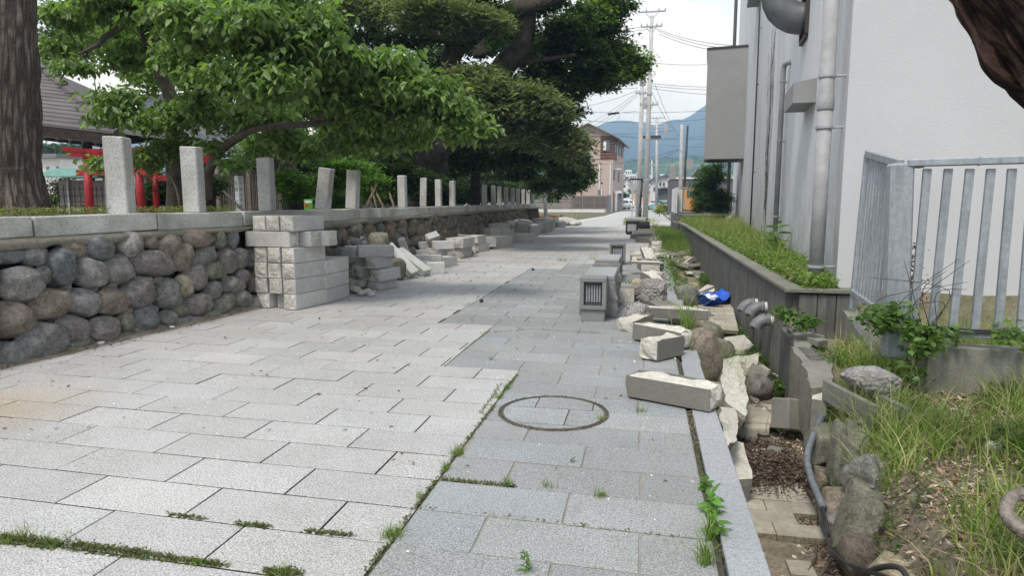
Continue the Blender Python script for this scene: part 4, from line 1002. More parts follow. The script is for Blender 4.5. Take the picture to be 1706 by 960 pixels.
# broken wide end block and slabs around it
def slab_piece(poly_px, z, th, mat, label, cat='concrete slab', group=None, name='broken_slab', tilt=(0, 0), edge=None):
    pts = [P(x, y_, z) for x, y_ in poly_px]; c = sum(pts, Vector()) / len(pts)
    # finer outline with ragged edges
    out_ = []
    for i in range(len(pts)):
        a, b2 = pts[i], pts[(i + 1) % len(pts)]; n = max(1, int((b2 - a).length / .09))
        for j in range(n):
            p = a.lerp(b2, j / n); k = .013 if j else 0
            out_.append(p + Vector((noise.noise(p * 21) * k * 2, noise.noise(p * 17 + Vector((9, 0, 0))) * k * 2, 0)) - c)
    area = sum(out_[i].x * out_[(i + 1) % len(out_)].y - out_[(i + 1) % len(out_)].x * out_[i].y for i in range(len(out_)))
    if area < 0: out_ = out_[::-1]
    mb = MB(); n = len(out_)
    tz = [th * .0 + .012 * noise.noise(p * 13 + c) for p in out_]
    vs = [(p.x * .97, p.y * .97, -th + .01 * noise.noise(p * 9)) for p in out_] + [(p.x * 1.0, p.y * 1.0, -th * .25) for p in out_] + [(p.x * .975, p.y * .975, 0 + tz[i]) for i, p in enumerate(out_)]
    fs = [tuple(range(n))[::-1], tuple(range(2 * n, 3 * n))]
    for i in range(n): j = (i + 1) % n; fs += [(i, j, n + j, n + i), (n + i, n + j, 2 * n + j, 2 * n + i)]
    mb.add(vs, fs); mb.mi = [0, 0] + [1 if edge else 0] * (len(fs) - 2)
    me = mb.mesh(name, [mat, edge] if edge else mat); o = link(name, me); o.location = c; o.rotation_euler = (tilt[0], tilt[1], 0); return props(o, label, cat, group)
slab_piece([(1317, 577), (1354, 579), (1387, 604), (1388, 640), (1352, 650), (1337, 604)], .02, .52, 'old_concrete', 'thick grey concrete stub broken off at the near end of the trench wall', 'concrete block', edge='rubble_mortar')
slab_piece([(1320, 556), (1345, 555), (1375, 563), (1350, 576), (1322, 572)], .05, .06, 'old_concrete', 'flat grey slab lying on the soil behind the broken wall end', tilt=(.03, -.1))
slab_piece([(1345, 562), (1368, 558), (1380, 566), (1362, 576)], .08, .05, 'old_concrete', 'smaller tilted slab on the soil near the railing footing', tilt=(-.1, .1))
slab_piece([(1355, 651), (1385, 652), (1378, 668), (1352, 665)], -.02, .30, 'pale_broken_concrete', 'pale topped concrete stump at the end of the trench beside the conduit', 'concrete block', edge='old_concrete')
o = block(P(1353, 705, -.52), .50, .10, .10, .25, 'narrow concrete strip leaning beside the grey conduit', None, rx=.7, name='concrete_strip', mats=('old_concrete', 'old_concrete'), cat='concrete strip')
# chunks along and in the trench
CH = 'broken kerb chunks along the trench edge'
PB2 = ('kerb_side_concrete', 'pale_broken_concrete')
def chunk(px, py, z, L, w_, h, rz, label, rx=0, ry=0, **k):
    q = P(px, py, z); q.z = z + h / 2
    return block(q, L, w_, h, rz, label, k.pop('group', None), rx, ry, rough=k.pop('rough', .028), mats=PB2, top=k.pop('top', True), name='kerb_chunk', cat='kerb chunk', **k)
chunk(1121, 668, .012, .56, .20, .15, D(64), 'long kerb chunk with broken cream top lying across the kerb end')
chunk(1103, 594, .01, .36, .18, .17, D(-38), 'kerb chunk with crumbly white top beside the trench grass')
chunk(1104, 571, .02, .56, .20, .15, D(48), 'slanting kerb chunk with cream top behind the grassy one')
chunk(1058, 549, .0, .30, .22, .14, D(-40), 'broken kerb chunk with jagged end left of the grass tuft', rx=.15)
chunk(1112, 529, .06, .85, .22, .11, D(82), 'long flat kerb piece lying crosswise over the trench edge', ry=.05)
chunk(1043, 502, .0, .26, .20, .19, D(5), 'small square granite block standing on the paving by the rubble', top=False, rough=.008)
chunk(1103, 512, .0, .40, .26, .06, D(12), 'flat grey kerb slab beside the rock pile', top=False, rough=.005)
rock(1066, 499, .0, .15, .13, .12, 'pebbled_concrete', 'lumpy pale concrete rock next to the small square block', 'concrete lump', seed=71, name='concrete_lump')
rock(1089, 506, .0, .19, .16, .17, 'pebbled_concrete', 'large pitted concrete rock in the rubble heap', 'concrete lump', seed=72, name='concrete_lump')
rock(1086, 492, .05, .16, .15, .13, 'boulder_grey', 'rounded grey stone on the back of the rubble heap', 'stone', seed=73)
rock(1063, 539, .03, .15, .13, .12, 'pebbled_concrete', 'pale crumbled lump on the jagged kerb chunk', 'concrete lump', seed=74, name='concrete_lump')
rock(1065, 482, 0, .14, .12, .09, 'boulder_tan', 'flat tan stone behind the small square block', 'stone', seed=75)
chunk(1086, 479, .0, .42, .20, .20, D(25), 'upright tilted kerb block behind the rubble heap', rx=.2)
chunk(1089, 463, .0, .36, .2, .12, D(40), 'low kerb block lying above the tilted one')
chunk(1074, 449, .0, .45, .22, .20, D(10), 'kerb block in the second rubble group, middle', top=False, rough=.01)
chunk(1092, 450, .0, .36, .24, .20, D(-12), 'kerb block at the trench side of the second rubble group', top=False, rough=.01)
chunk(1060, 441, .0, .34, .22, .19, D(5), 'kerb block at the road side of the second rubble group', top=False, rough=.01)
chunk(1076, 440, .19, .55, .25, .05, D(76), 'thin slab lying over the blocks of the second rubble group', ry=.03)
chunk(1080, 428, .12, .8, .24, .1, D(8), 'cream faced slab leaning up on the second rubble group', rx=.25)
chunk(1062, 430, .0, .36, .3, .14, D(-5), 'pale topped block behind the second rubble group')
chunk(1097, 428, .0, .4, .3, .12, D(8), 'dark kerb block on the trench side, past the second rubble group', top=False)
FK = 'far kerb pieces scattered along the trench edge'
for i, (px, py, L, rz) in enumerate(((1074, 404, .5, 60), (1086, 402, .5, 30), (1068, 398, .7, 80), (1080, 394, .8, 75), (1090, 397, .5, 20), (1075, 388, .8, 85), (1087, 388, .5, 40), (1066, 392, .5, 85), (1082, 382, .6, 80), (1092, 411, .35, 10), (1091, 420, .35, 5))):
    chunk(px, py, 0, L, .3, .17, D(rz), ('long', 'narrow', 'dark', 'broad', 'short', 'thin', 'split', 'worn', 'crosswise', 'nearest', 'stubby')[i] + ' weathered kerb piece in the far line of rubble by the trench grass', group=FK, top=False)
# in the trench
rock(1163, 648, -.38, .21, .17, .30, 'boulder_brown', 'big reddish brown boulder standing in the trench behind the kerb', seed=81, rot=(.0, -.1, .5), sink=.1)
rock(1193, 625, -.40, .19, .16, .22, 'boulder_olive', 'round grey green boulder in the trench weeds', seed=82)
rock(1176, 588, -.42, .26, .2, .20, 'boulder_olive', 'mossy dome shaped boulder deeper in the trench', seed=83)
rock(1135, 576, -.3, .2, .2, .2, 'boulder_shade', 'dull boulder hidden in the trench grass', seed=84)
rock(1142, 512, -.40, .24, .2, .2, 'boulder_grey', 'rounded dark stone before the blue tub', seed=85)
rock(1262, 663, -.58, .17, .15, .13, 'boulder_purple', 'purple brown stone half buried in the trench soil', seed=86)
slab_piece([(1200, 610), (1228, 598), (1252, 655), (1250, 680), (1215, 672), (1198, 640)], -.22, .12, 'pale_broken_concrete', 'cream slab tipped against the kerb side of the trench', tilt=(.1, .35), edge='rubble_mortar')
slab_piece([(1198, 682), (1228, 668), (1236, 690), (1228, 735), (1207, 760), (1196, 715)], -.20, .16, 'pale_broken_concrete', 'jagged cream slab on edge beside the kerb', tilt=(.0, .55), edge='rubble_mortar')
slab_piece([(1215, 738), (1238, 742), (1256, 790), (1222, 795)], -.36, .20, 'pale_broken_concrete', 'cream topped concrete block wedged below the kerb', 'concrete block', tilt=(.1, .12), edge='old_concrete')
slab_piece([(1192, 566), (1240, 560), (1256, 574), (1240, 580), (1200, 578)], -.38, .07, 'pale_broken_concrete', 'pointed tan slab lying flat in the trench below the pipes', tilt=(.05, .05))
slab_piece([(1105, 535), (1150, 528), (1165, 545), (1125, 560)], -.25, .1, 'pale_broken_concrete', 'tan slab sunk among the grass by the crosswise kerb piece', tilt=(.2, .2))
slab_piece([(1130, 560), (1152, 556), (1176, 600), (1140, 610)], -.35, .1, 'old_concrete', 'grey slab under the trench grass', tilt=(.1, .3))
o = block(P(1314, 715, -.53) + Vector((0, 0, .12)), .24, .20, .20, .5, 'grey squared block standing on the leaf litter in the trench', None, rx=1.3, ry=.2, name='concrete_block', mats=('old_concrete', 'old_concrete'), cat='concrete block')
o = block(P(1267, 640, -.5) + Vector((0, 0, .09)), .2, .16, .14, .9, 'small angular grey block in the trench soil', None, rx=.3, ry=.4, name='concrete_block', mats=('old_concrete', 'old_concrete'), cat='concrete block')
slab_piece([(1240, 605), (1258, 600), (1262, 622), (1246, 618)], -.45, .06, 'pale_broken_concrete', 'white edged shard of tile in the trench soil', 'tile shard', tilt=(.4, .3))
slab_piece([(1238, 682), (1262, 680), (1298, 692), (1296, 704), (1240, 700)], -.50, .05, 'tan_paver', 'tan paving fragment, upper of two beside the leaf litter', tilt=(.05, 0))
slab_piece([(1240, 702), (1286, 704), (1282, 716), (1240, 712)], -.53, .05, 'tan_paver', 'tan paving fragment, lower of two beside the leaf litter')
slab_piece([(1248, 752), (1275, 750), (1290, 760), (1270, 775)], -.54, .04, 'tan_paver', 'loose tan paver tipped below the leaf litter', tilt=(.1, .05))
TG = 'broken pieces filling the far trench'
TLN = ('tan', 'grey', 'pale', 'dark edged', 'cream topped', 'splintered')
for i in range(84):
    y_ = random.uniform(7.4, 21.5); px_ = 0
    x_ = random.uniform(.52, 1.3); z_ = ground_h(x_, y_) + .02; s = random.uniform(.10, .27)
    if .8 < x_ and 9 < y_ < 12.3: continue
    where = 'near the blue tub' if y_ < 12 else ('halfway along the planter wall' if y_ < 16 else 'where the far trench grass begins'); side = 'kerb side' if x_ < .9 else 'wall side'
    if i % 3: o = block((x_, y_, z_ + .04), s * 2.1, s * 1.4, s * .5, random.uniform(0, 3), TLN[i % 6] + ' ' + ('upended', 'flat', 'tilted', 'half buried', 'chipped', 'small', 'wedged')[i % 7] + ' concrete piece in the trench ' + where + ', ' + side, TG, random.gauss(0, .3), random.gauss(0, .3), name='rubble_piece', mats=PB2, top=(i % 2 == 0), cat='rubble piece', rough=.02, seed=i)
    else:
        o = link('rubble_stone', rock_mesh('boulder', random.choice(['boulder_grey', 'boulder_tan', 'boulder_olive']), 2, 100 + i)); o.scale = (s * .8, s * .7, s * .55); o.location = (x_, y_, z_ + .02); props(o, ('grey', 'tan', 'mossy', 'smooth', 'half sunk', 'round')[i // 3 % 6] + ' stone in the trench rubble ' + where + ', ' + side, 'stone', 'stones in the far trench')
NG = 'small broken pieces on the near trench floor'
for i in range(46):
    y_ = random.uniform(5.0, 8.8); x_ = random.uniform(.55, 1.22); s_ = random.uniform(.035, .11); z_ = ground_h(x_, y_)
    lab = ('cream', 'grey', 'brown stained', 'white edged', 'dusty')[i % 5] + ' ' + ('shard', 'chunk', 'flake', 'lump')[i % 4] + ' of broken masonry in the trench ' + ('below the pipes' if y_ > 7.2 else 'by the brown boulder' if y_ > 6 else 'behind the leaf litter') + (', kerb side' if x_ < .85 else ', wall side')
    if i % 3: block((x_, y_, z_ + s_ * .5), s_ * 1.8, s_ * 1.3, s_ * .7, random.uniform(0, 3), lab, NG, random.gauss(0, .4), random.gauss(0, .4), name='masonry_shard', mats=PB2, top=False, cat='rubble piece', rough=.012, seed=i)
    else:
        o = link('rubble_stone', rock_mesh('boulder', random.choice(['boulder_grey', 'boulder_tan', 'boulder_olive', 'rough_granite']), 2, 600 + i, .5)); o.scale = (s_, s_ * .9, s_ * .7); o.location = (x_, y_, z_ + s_ * .4); props(o, lab.replace('broken masonry', 'stone'), 'stone', NG)
MW = 'tumbled blocks between the heaps along the wall'
for i in range(30):
    y_ = 10.2 + i * .8 + random.uniform(-.3, .3); off = random.uniform(.12, .62); x_ = wall_x(y_) + off; L_ = random.uniform(.28, .5)
    if 14.2 < y_ < 15.8 or y_ < 11.8 and off > .3: off = .12; x_ = wall_x(y_) + .12
    lab = ('grey', 'pale', 'chipped', 'dirty', 'broken')[i % 5] + ' ' + ('block', 'stump', 'post piece')[i % 3] + ' tumbled against the boulder wall ' + ('beside the leaning posts' if y_ < 13 else 'by the second heap' if y_ < 17 else 'by the third pile' if y_ < 22 else 'by the fourth pile' if y_ < 27 else 'towards the wall end') + (', road side' if off > .35 else ', wall side')
    h_ = random.uniform(.16, .24); block((x_, y_, h_ * .5 + (.18 if i % 4 == 1 else .0)), L_, random.uniform(.18, .3), h_, random.uniform(-1.4, .3), lab, MW, random.gauss(0, .12), random.gauss(0, .2), rough=.022, seed=i, name='tumbled_block')
# small crumbs everywhere
mb = MB(); cr_ = MB()
def crumb(mb, x, y_, z, s):
    a = random.uniform(0, 6); b2 = [(x + math.cos(a + i * 1.57 + random.uniform(-.4, .4)) * s * random.uniform(.6, 1.2), y_ + math.sin(a + i * 1.57 + random.uniform(-.4, .4)) * s * random.uniform(.6, 1.2)) for i in range(4)]
    h = s * random.uniform(.3, .9)
    mb.add([(p[0], p[1], z) for p in b2] + [(x + (p[0] - x) * .6, y_ + (p[1] - y_) * .6, z + h) for p in b2], [(4, 5, 6, 7)] + [(i, (i + 1) % 4, 4 + (i + 1) % 4, 4 + i) for i in range(4)])
for i in range(900):
    if i < 620: y_ = 2.8 + abs(random.gauss(0, 1)) * 5; x_ = random.uniform(.5, 1.38 if y_ > 5.4 else 1.05); z = ground_h(x_, y_) - .01; s = random.uniform(.006, .03)
    else: y_ = random.uniform(5.2, 16); x_ = random.gauss(.15, .16); z = .001 if x_ < .3 else ground_h(x_, y_); s = random.uniform(.004, .016)
    crumb(mb, x_, y_, z, s)
mb.obj('crumbled_rubble', 'pale_broken_concrete', kind='stuff')
mb = MB()
for i in range(520):
    y_ = 2.2 + abs(random.gauss(0, 1)) * 4.5; x_ = random.uniform(-4.6, .25)
    if random.random() < .35: y_ = random.uniform(7, 11); x_ = random.uniform(-1.6, .2)
    crumb(mb, x_, y_, .001, random.uniform(.0025, .008))
mb.obj('white_specks', 'label_white', kind='stuff')
# paint-like lime spots on the paving near the lantern block
# ------------------------------------------------------------------ three elbow pipes
for i, (px, py, s, lab) in enumerate(((1288, 533, 1.0, 'grey elbow drain pipe jutting from the wall, nearest and largest of three'), (1278, 512, 1.0, 'middle grey elbow drain pipe jutting from the wall'), (1262, 506, .95, 'furthest grey elbow drain pipe jutting from the wall'))):
    q = AX(px, py, TR); t = empty('drain_pipe', (TR, q.y, q.z), lab, 'pipe', 'elbow drain pipes out of the planter wall'); t.scale = (1.05, 1.05, 1.05)
    r = .057; MB().tube([(.02, 0, 0), (-.05, 0, 0)], r * 1.0, 20).obj('pipe_stub', 'white_pipe', t, smooth=True)
    MB().tube([(-.035, 0, 0), (-.06, 0, 0), (-.0601, 0, 0)], [r * 1.18, r * 1.18, r * 1.02], 20).obj('collar', 'grey_pipe', t, smooth=True)
    pts = [(-.06, 0, 0)] + [(-.06 - .12 * math.sin(a), -.02 * math.sin(a), -.12 * (1 - math.cos(a))) for a in [R(x) for x in (15, 30, 45, 60, 72)]]
    MB().tube(pts, [r * 1.08] * 5 + [r * 1.16], 20, cap=False).obj('elbow', 'grey_pipe', t, smooth=True)
    o = MB().tube([(pts[-1][0] + .005, pts[-1][1], pts[-1][2] + .01), (pts[-1][0] + .004, pts[-1][1], pts[-1][2] + .012)], r * .95, 20).obj('bore_shade_disc', 'cable_black', t)  # black disc in the pipe mouth stands in for the shade inside
# blue tub
t = empty('blue_tub', tuple(P(1182, 506, -.36)), 'crumpled bright blue plastic tub holding broken plaster in the trench', 'plastic tub'); t.scale = (1.15, 1.2, 1.5)
mb = MB(); n = 40
for rr, zz in ((.20, 0), (.24, .06), (.27, .10), (.30, .105), (.255, .09), (.225, .045), (.19, .012)):
    for j in range(n):
        a = 2 * math.pi * j / n; k = 1 + .12 * math.sin(3 * a + 1) + .06 * math.sin(7 * a); mb.v.append((rr * 1.05 * k * math.cos(a), rr * .95 * k * math.sin(a), zz + .03 * math.sin(2 * a + .5) * (zz > .03) + .02 * math.sin(9 * a) * (zz > .09)))
for i in range(6):
    for j in range(n): mb.f.append((i * n + j, i * n + (j + 1) % n, (i + 1) * n + (j + 1) % n, (i + 1) * n + j)); mb.mi.append(0)
mb.f.append(tuple(6 * n + j for j in range(n))); mb.mi.append(0)
mb.obj('tub', 'blue_plastic', t, smooth=True)
mb = MB()
for i in range(14): mb.box((random.uniform(-.12, .12), random.uniform(-.1, .1), .05 + random.uniform(0, .06)), (random.uniform(.04, .16), random.uniform(.03, .1), .02), M=Euler((random.gauss(0, .3), random.gauss(0, .3), random.uniform(0, 3))).to_matrix().to_4x4())
mb.obj('broken_plaster', 'label_white'); props(bpy.data.objects['broken_plaster'], 'broken white plaster pieces lying in the blue tub', 'plaster pieces', kind='stuff'); bpy.data.objects['broken_plaster'].location = t.location
mb = MB(); base = P(1146, 492, -.33)
NX = 14
for i in range(NX):
    for j in range(NX):
        x_, y_ = (i / (NX - 1) - .5) * .34, (j / (NX - 1) - .5) * .5
        mb.v.append((x_, y_, .10 * abs(math.sin(i * 1.1 + j * .7)) * .6 + .05 * noise.noise(Vector((i * .5, j * .5, 2))) + .04))
for i in range(NX - 1):
    for j in range(NX - 1): k = i * NX + j; mb.f.append((k, k + NX, k + NX + 1, k + 1)); mb.mi.append(0)
o = mb.obj('blue_sheet_scrap', 'blue_plastic', smooth=False); o.location = base; props(o, 'crumpled scrap of blue plastic sheet left of the blue tub', 'plastic sheet')
o = mb.obj('blue_sheet_scrap', 'blue_plastic'); o.location = P(1207, 483, -.3); o.scale = (.5, .5, .7); props(o, 'blue plastic shred caught in weeds right of the tub', 'plastic sheet')

# ------------------------------------------------------------------ bank boulders, right foreground
BK = 'rocks edging the grass bank above the trench'
def bank_rock(px, py, x, rw, rh, mat, label, seed, rot=(0, 0, 0), box=.55, dep=None):
    c = AX(px, py, x); k = c.length / F_PX * .98; o = link('edging_rock', rock_mesh('edging_rock', mat, 4, seed, min(.92, box + .2), .10, .16))
    o.location = c; o.scale = (rw * k, dep or (rw * k * 1.15), rh * k); o.rotation_euler = rot; props(o, label, 'rock', BK)
bank_rock(1374, 742, 1.18, 32, 34, 'boulder_olive', 'rounded grey rock touching the bend of the conduit', 91, box=.2)
bank_rock(1400, 768, 1.19, 17, 62, 'boulder_olive', 'tall narrow rock standing at the bank edge', 92, (0, .06, .2), .8, .12)
bank_rock(1437, 752, 1.29, 36, 50, 'boulder_olive', 'square topped rock under the grass at the bank edge', 93, (0, 0, .1), .8)
bank_rock(1462, 802, 1.27, 40, 44, 'boulder_grey', 'angular grey rock leaning from the bank', 94, (.2, .2, .3), .6)
bank_rock(1402, 838, 1.15, 32, 26, 'boulder_brown', 'dark brown rock low on the trench side', 95)
bank_rock(1446, 872, 1.18, 46, 62, 'boulder_olive', 'pointed rock rising in the middle of the bank edge', 96, (.1, .35, .5), .7)
bank_rock(1381, 806, 1.17, 22, 26, 'boulder_brown', 'small brown rock behind the conduit', 97)
bank_rock(1392, 872, 1.09, 26, 22, 'boulder_grey', 'small grey rock in the leaf litter below the pointed rock', 98)
bank_rock(1432, 930, 1.09, 36, 44, 'boulder_shade', 'rough rock at the foot of the bank near the fallen twig', 99)
bank_rock(1492, 905, 1.31, 44, 34, 'boulder_olive', 'mossy rock buried in the bank grass', 100)
bank_rock(1500, 800, 1.50, 40, 22, 'boulder_grey', 'flat rock between grass tufts on top of the bank', 101)
bank_rock(1500, 962, 1.17, 44, 26, 'boulder_tan', 'pale rock beside the black loop at the lower edge', 102)
bank_rock(1362, 700, 1.25, 16, 40, 'old_concrete', 'upright grey slab of rock behind the conduit', 103, (0, .2, 0), .8, .1)
rock(1449, 662, .06, .17, .115, .105, 'pebbled_concrete', 'lumpy pebbled concrete rock sitting in the broken gutter on the bank', 'concrete lump', seed=111, rot=(0, .12, -.55), name='concrete_lump', sink=.05)
a, b_ = P(1398, 650, .05), P(1478, 698, .03)
gt = empty('gutter_channel', tuple((a + b_) / 2), 'broken concrete gutter length lying on the bank under the lumpy rock', 'gutter', rz=math.atan2(-(b_ - a).x, (b_ - a).y))
L = (b_ - a).length + .1
for nme, c, d in (('side', (-.09, 0, 0), (.035, L, .14)), ('side', (.09, 0, .01), (.035, L * .9, .14)), ('bottom', (0, 0, -.06), (.144, L * .95, .035))):
    o = link(nme, chamfer_box(nme, d, .005, ['old_concrete']), gt); o.location = c
# conduit, cables, root
def curve_tube(pts, r, mat, name, label, cat, n=12, res=8, group=None, wob=0, rads=None):
    pts = [Vector(p) for p in pts]; out_ = []; rr = []
    for i in range(len(pts) - 1):
        p0, p1, p2, p3 = pts[max(i - 1, 0)], pts[i], pts[i + 1], pts[min(i + 2, len(pts) - 1)]
        for j in range(res):
            t = j / res; out_.append(.5 * ((2 * p1) + (p2 - p0) * t + (2 * p0 - 5 * p1 + 4 * p2 - p3) * t * t + (3 * p1 - p0 - 3 * p2 + p3) * t ** 3))
            rr.append((rads[i] * (1 - t) + rads[i + 1] * t) if rads else r)
    out_.append(pts[-1]); rr.append(rads[-1] if rads else r)
    mb = MB().tube(out_, rr, n, wob=wob); o = mb.obj(name, mat, smooth=True); return props(o, label, cat, group) if label else o
curve_tube([AX(1386, 668, 1.30), AX(1370, 695, 1.20), AX(1352, 735, 1.07), AX(1345, 765, 1.02), AX(1351, 795, 1.01), AX(1368, 838, 1.02), AX(1372, 846, 1.02)], .021, 'conduit_grey', 'conduit_pipe', 'grey plastic conduit bending down the rocks into the trench', 'conduit', 14)
for i, off in enumerate((0, .012, -.012)):
    curve_tube([AX(1368, 838, 1.02), AX(1374 + off * 300, 870, 1.0), AX(1380, 905, .97 + off), AX(1394 + off * 300, 930, .95), AX(1430, 948 + off * 200, .97), AX(1480, 962, 1.02)], .007, 'cable_black', 'cable', ('middle', 'outer', 'inner')[i] + ' thin black cable running out of the conduit along the trench bottom', 'cable', 8, group='black cables leaving the conduit')
curve_tube([AX(1440, 955, .98), AX(1475, 945, 1.02), AX(1500, 948, 1.05), AX(1515, 970, 1.05)], .012, 'cable_black', 'rubber_loop', 'black rubber loop at the lower edge of the picture', 'rubber strip', 8)
curve_tube([P(1500, 560, .1), P(1470, 548, .16), P(1450, 565, .08), P(1425, 603, -.04)], .03, 'conduit_grey', 'conduit_pipe', 'grey conduit arching from the foot of the leaning railing post', 'conduit', 14)
curve_tube([P(1360, 975, -.56), P(1385, 935, -.54), P(1420, 925, -.5), P(1445, 905, -.45)], .009, 'branch_bark', 'fallen_twig', 'bare brown twig lying over the black cables', 'twig', 8, rads=[.006, .009, .008, .005])
curve_tube([P(1345, 955, -.58), P(1360, 920, -.57), P(1352, 870, -.57), P(1342, 835, -.56)], .005, 'branch_bark', 'fallen_twig', 'thin bent twig on the trench floor beside the conduit', 'twig', 6)
curve_tube([AY(1760, 905, 2.55), AY(1706, 885, 2.55), AY(1678, 858, 2.6), AY(1686, 830, 2.65), AY(1712, 826, 2.65), AY(1760, 850, 2.6)], .02, 'root_bark', 'tree_root', 'gnarled grey root looping out of the bank by the picture edge', 'root', 14, rads=[.03, .03, .024, .022, .026, .03], wob=.15)

# ================================================================== WHITE BUILDING ON THE RIGHT
BC = Vector((1.90, 7.2, 0)); bd = Vector((.0854, .9963, 0)); bn = Vector((-.9963, .0854, 0)); BANG = -math.atan2(.0854, .9963)
bld = empty('white_building', tuple(BC), 'tall windowless white stucco building with stained side wall and pipes', 'building')
BL, BH_ = 29.6, 15.0
def bw_pt(s, out_=0, z=0): return BC + bd * s + bn * out_ + Vector((0, 0, z))
mb = MB(); p0, p1 = bw_pt(0, 0), bw_pt(BL, 0); q1 = p1 - bn * 11; q0 = p0 - bn * 11
mb.add([(p0.x, p0.y, -.3), (p1.x, p1.y, -.3), (p1.x, p1.y, BH_), (p0.x, p0.y, BH_)], [(0, 3, 2, 1)])
mb.obj('side_wall', 'stucco_streaked', bld, world=True)
mb = MB(); mb.add([(p0.x, p0.y, -.3), (q0.x, q0.y, -.3), (q0.x, q0.y, BH_), (p0.x, p0.y, BH_)], [(0, 1, 2, 3)]); mb.obj('front_wall', 'stucco_clean', bld, world=True)
mb = MB(); mb.add([(p1.x, p1.y, -.3), (q1.x, q1.y, -.3), (q1.x, q1.y, BH_), (p1.x, p1.y, BH_), (q0.x, q0.y, -.3), (q0.x, q0.y, BH_), (p0.x, p0.y, BH_)], [(0, 3, 2, 1), (1, 2, 5, 4), (6, 5, 2, 3)]); mb.obj('rear_walls_and_roof', 'stucco_clean', bld, world=True)
def wall_s(px, out_=0):      # distance along the side wall seen under a picture column
    B_ = BC + bn * out_; r_ = ray(px, 335); t = (B_.x * bd.y - B_.y * bd.x) / (r_.x * bd.y - r_.y * bd.x); q = r_ * t; return (Vector((q.x, q.y, 0)) - BC).dot(bd)
def wall_z(px, py, out_=0):
    q = PL(px, py, BC + bn * out_, bn); return q.z
def wtube(px, z0, z1, r, name, mat, out_, **k):
    s = wall_s(px); return MB().tube([bw_pt(s, out_, z0), bw_pt(s, out_, z1)], r, 16).obj(name, mat, bld, smooth=True, world=True), s
# big downpipe
OUT = .17; sp = wall_s(1366, OUT)
dp = MB().tube([bw_pt(sp, OUT, .35), bw_pt(sp, OUT, 2.21)], .071, 24).obj('downpipe', 'downpipe_paint', bld, smooth=True, world=True)
MB().tube([bw_pt(sp, OUT, 2.2), bw_pt(sp, OUT, 2.215), bw_pt(sp, OUT, 2.34), bw_pt(sp, OUT, 2.35), bw_pt(sp, OUT, 9)], [.076, .081, .081, .073, .073], 24).obj('downpipe_upper', 'downpipe_paint', bld, smooth=True, world=True)
for z in (.62, 2.02, 2.52, 5.0):
    MB().tube([bw_pt(sp, OUT, z), bw_pt(sp, OUT, z + .025)], .084, 20).obj('pipe_clamp', 'pole_metal', bld, world=True)
    MB().tube([bw_pt(sp, OUT, z + .012), bw_pt(sp, 0, z + .012)], .012, 8).obj('clamp_bracket', 'pole_metal', bld, world=True)
# small overflow pipe with bent top
s2_ = wall_s(1294, .10); zt = wall_z(1300, 116, .10)
MB().tube([bw_pt(s2_, .10, .4), bw_pt(s2_, .10, zt - .08), bw_pt(s2_ - .02, .085, zt - .02), bw_pt(s2_ - .08, .05, zt), bw_pt(s2_ - .16, .0, zt)], .045, 14).obj('bent_pipe', 'downpipe_paint', bld, smooth=True, world=True)
for z in (zt - .3, zt - 1.3, zt - 2.6):
    MB().tube([bw_pt(s2_, .10, z), bw_pt(s2_, .10, z + .02)], .056, 14).obj('pipe_clamp', 'pole_metal', bld, world=True)
    MB().tube([bw_pt(s2_, .12, z), bw_pt(s2_ - .0, 0, z)], .01, 8).obj('clamp_bracket', 'pole_metal', bld, world=True)
s3_ = wall_s(1252, .06)
MB().tube([bw_pt(s3_, .06, .4), bw_pt(s3_, .06, 4.6), bw_pt(s3_ + .6, .06, 12)], .022, 8).obj('thin_pipe', 'dark_metal', bld, smooth=True, world=True)
for z in (2.1, 4.5, 6.0): MB().tube([bw_pt(s3_, .07, z), bw_pt(s3_, 0, z)], .014, 6).obj('clamp_bracket', 'dark_metal', bld, world=True)
MB().tube([bw_pt(wall_s(1216.5), .12, .4), bw_pt(wall_s(1216.5), .12, 14)], .09, 12).obj('corner_pipe', 'dark_metal', bld, smooth=True, world=True)
# small louvre hood
def prism_wall(pts_sz, o0, o1, name, mat, ch=None):
    mb = MB(); n = len(pts_sz); vs = [bw_pt(s, o0, z) for s, z in pts_sz] + [bw_pt(s, o1, z) for s, z in pts_sz]
    mb.add(vs, [tuple(range(n)), tuple(range(n, 2 * n))[::-1]] + [(i, n + i, n + (i + 1) % n, (i + 1) % n) for i in range(n)]); return mb.obj(name, mat, bld, world=True)
sh = wall_s(1350); sh2 = sh + 1.0
zb_, zt_ = wall_z(1350, 176, .02), wall_z(1350, 139, .02)
def hood(s0, s1, zb, zt, out_, name, slope=.0):
    vs = []
    for s in (s0, s1): vs += [bw_pt(s, 0, zb), bw_pt(s, out_, zb), bw_pt(s, out_, zt - slope), bw_pt(s, 0, zt)]
    mb = MB(); mb.add(vs, [(0, 1, 2, 3), (7, 6, 5, 4), (0, 4, 5, 1), (1, 5, 6, 2), (2, 6, 7, 3)]); o = mb.obj(name, 'hood_paint', bld, world=True); return o
hood(sh, sh2, zb_, zt_, .27, 'vent_hood', .05)
o = MB(); a = bw_pt(sh + .012, .02, zb_ - .012); 
sA, sB = wall_s(1236), wall_s(1236) + 2.6; oB = 60 / 1120 * bw_pt(sA).y * 1.0; dB = bw_pt(sA, oB).y; zLB, zLT = AY(1176, 265, dB).z, AY(1180, 81, dB).z; print('box', sA, dB, zLB, zLT)
hood(sA, sB, zLB, zLT, oB, 'large_louvre_box', .03)
mb = MB(); zq = zLT
vs = [bw_pt(s, o_, z) for s in (sA - .03, sB) for o_, z in ((0, zq + .003), (oB + .03, zq - .027), (oB + .03, zq + .04), (0, zq + .07))]
mb.add(vs, [(0, 1, 2, 3), (7, 6, 5, 4), (0, 4, 5, 1), (1, 5, 6, 2), (2, 6, 7, 3)]); mb.obj('louvre_box_flashing', 'dark_metal', bld, world=True)
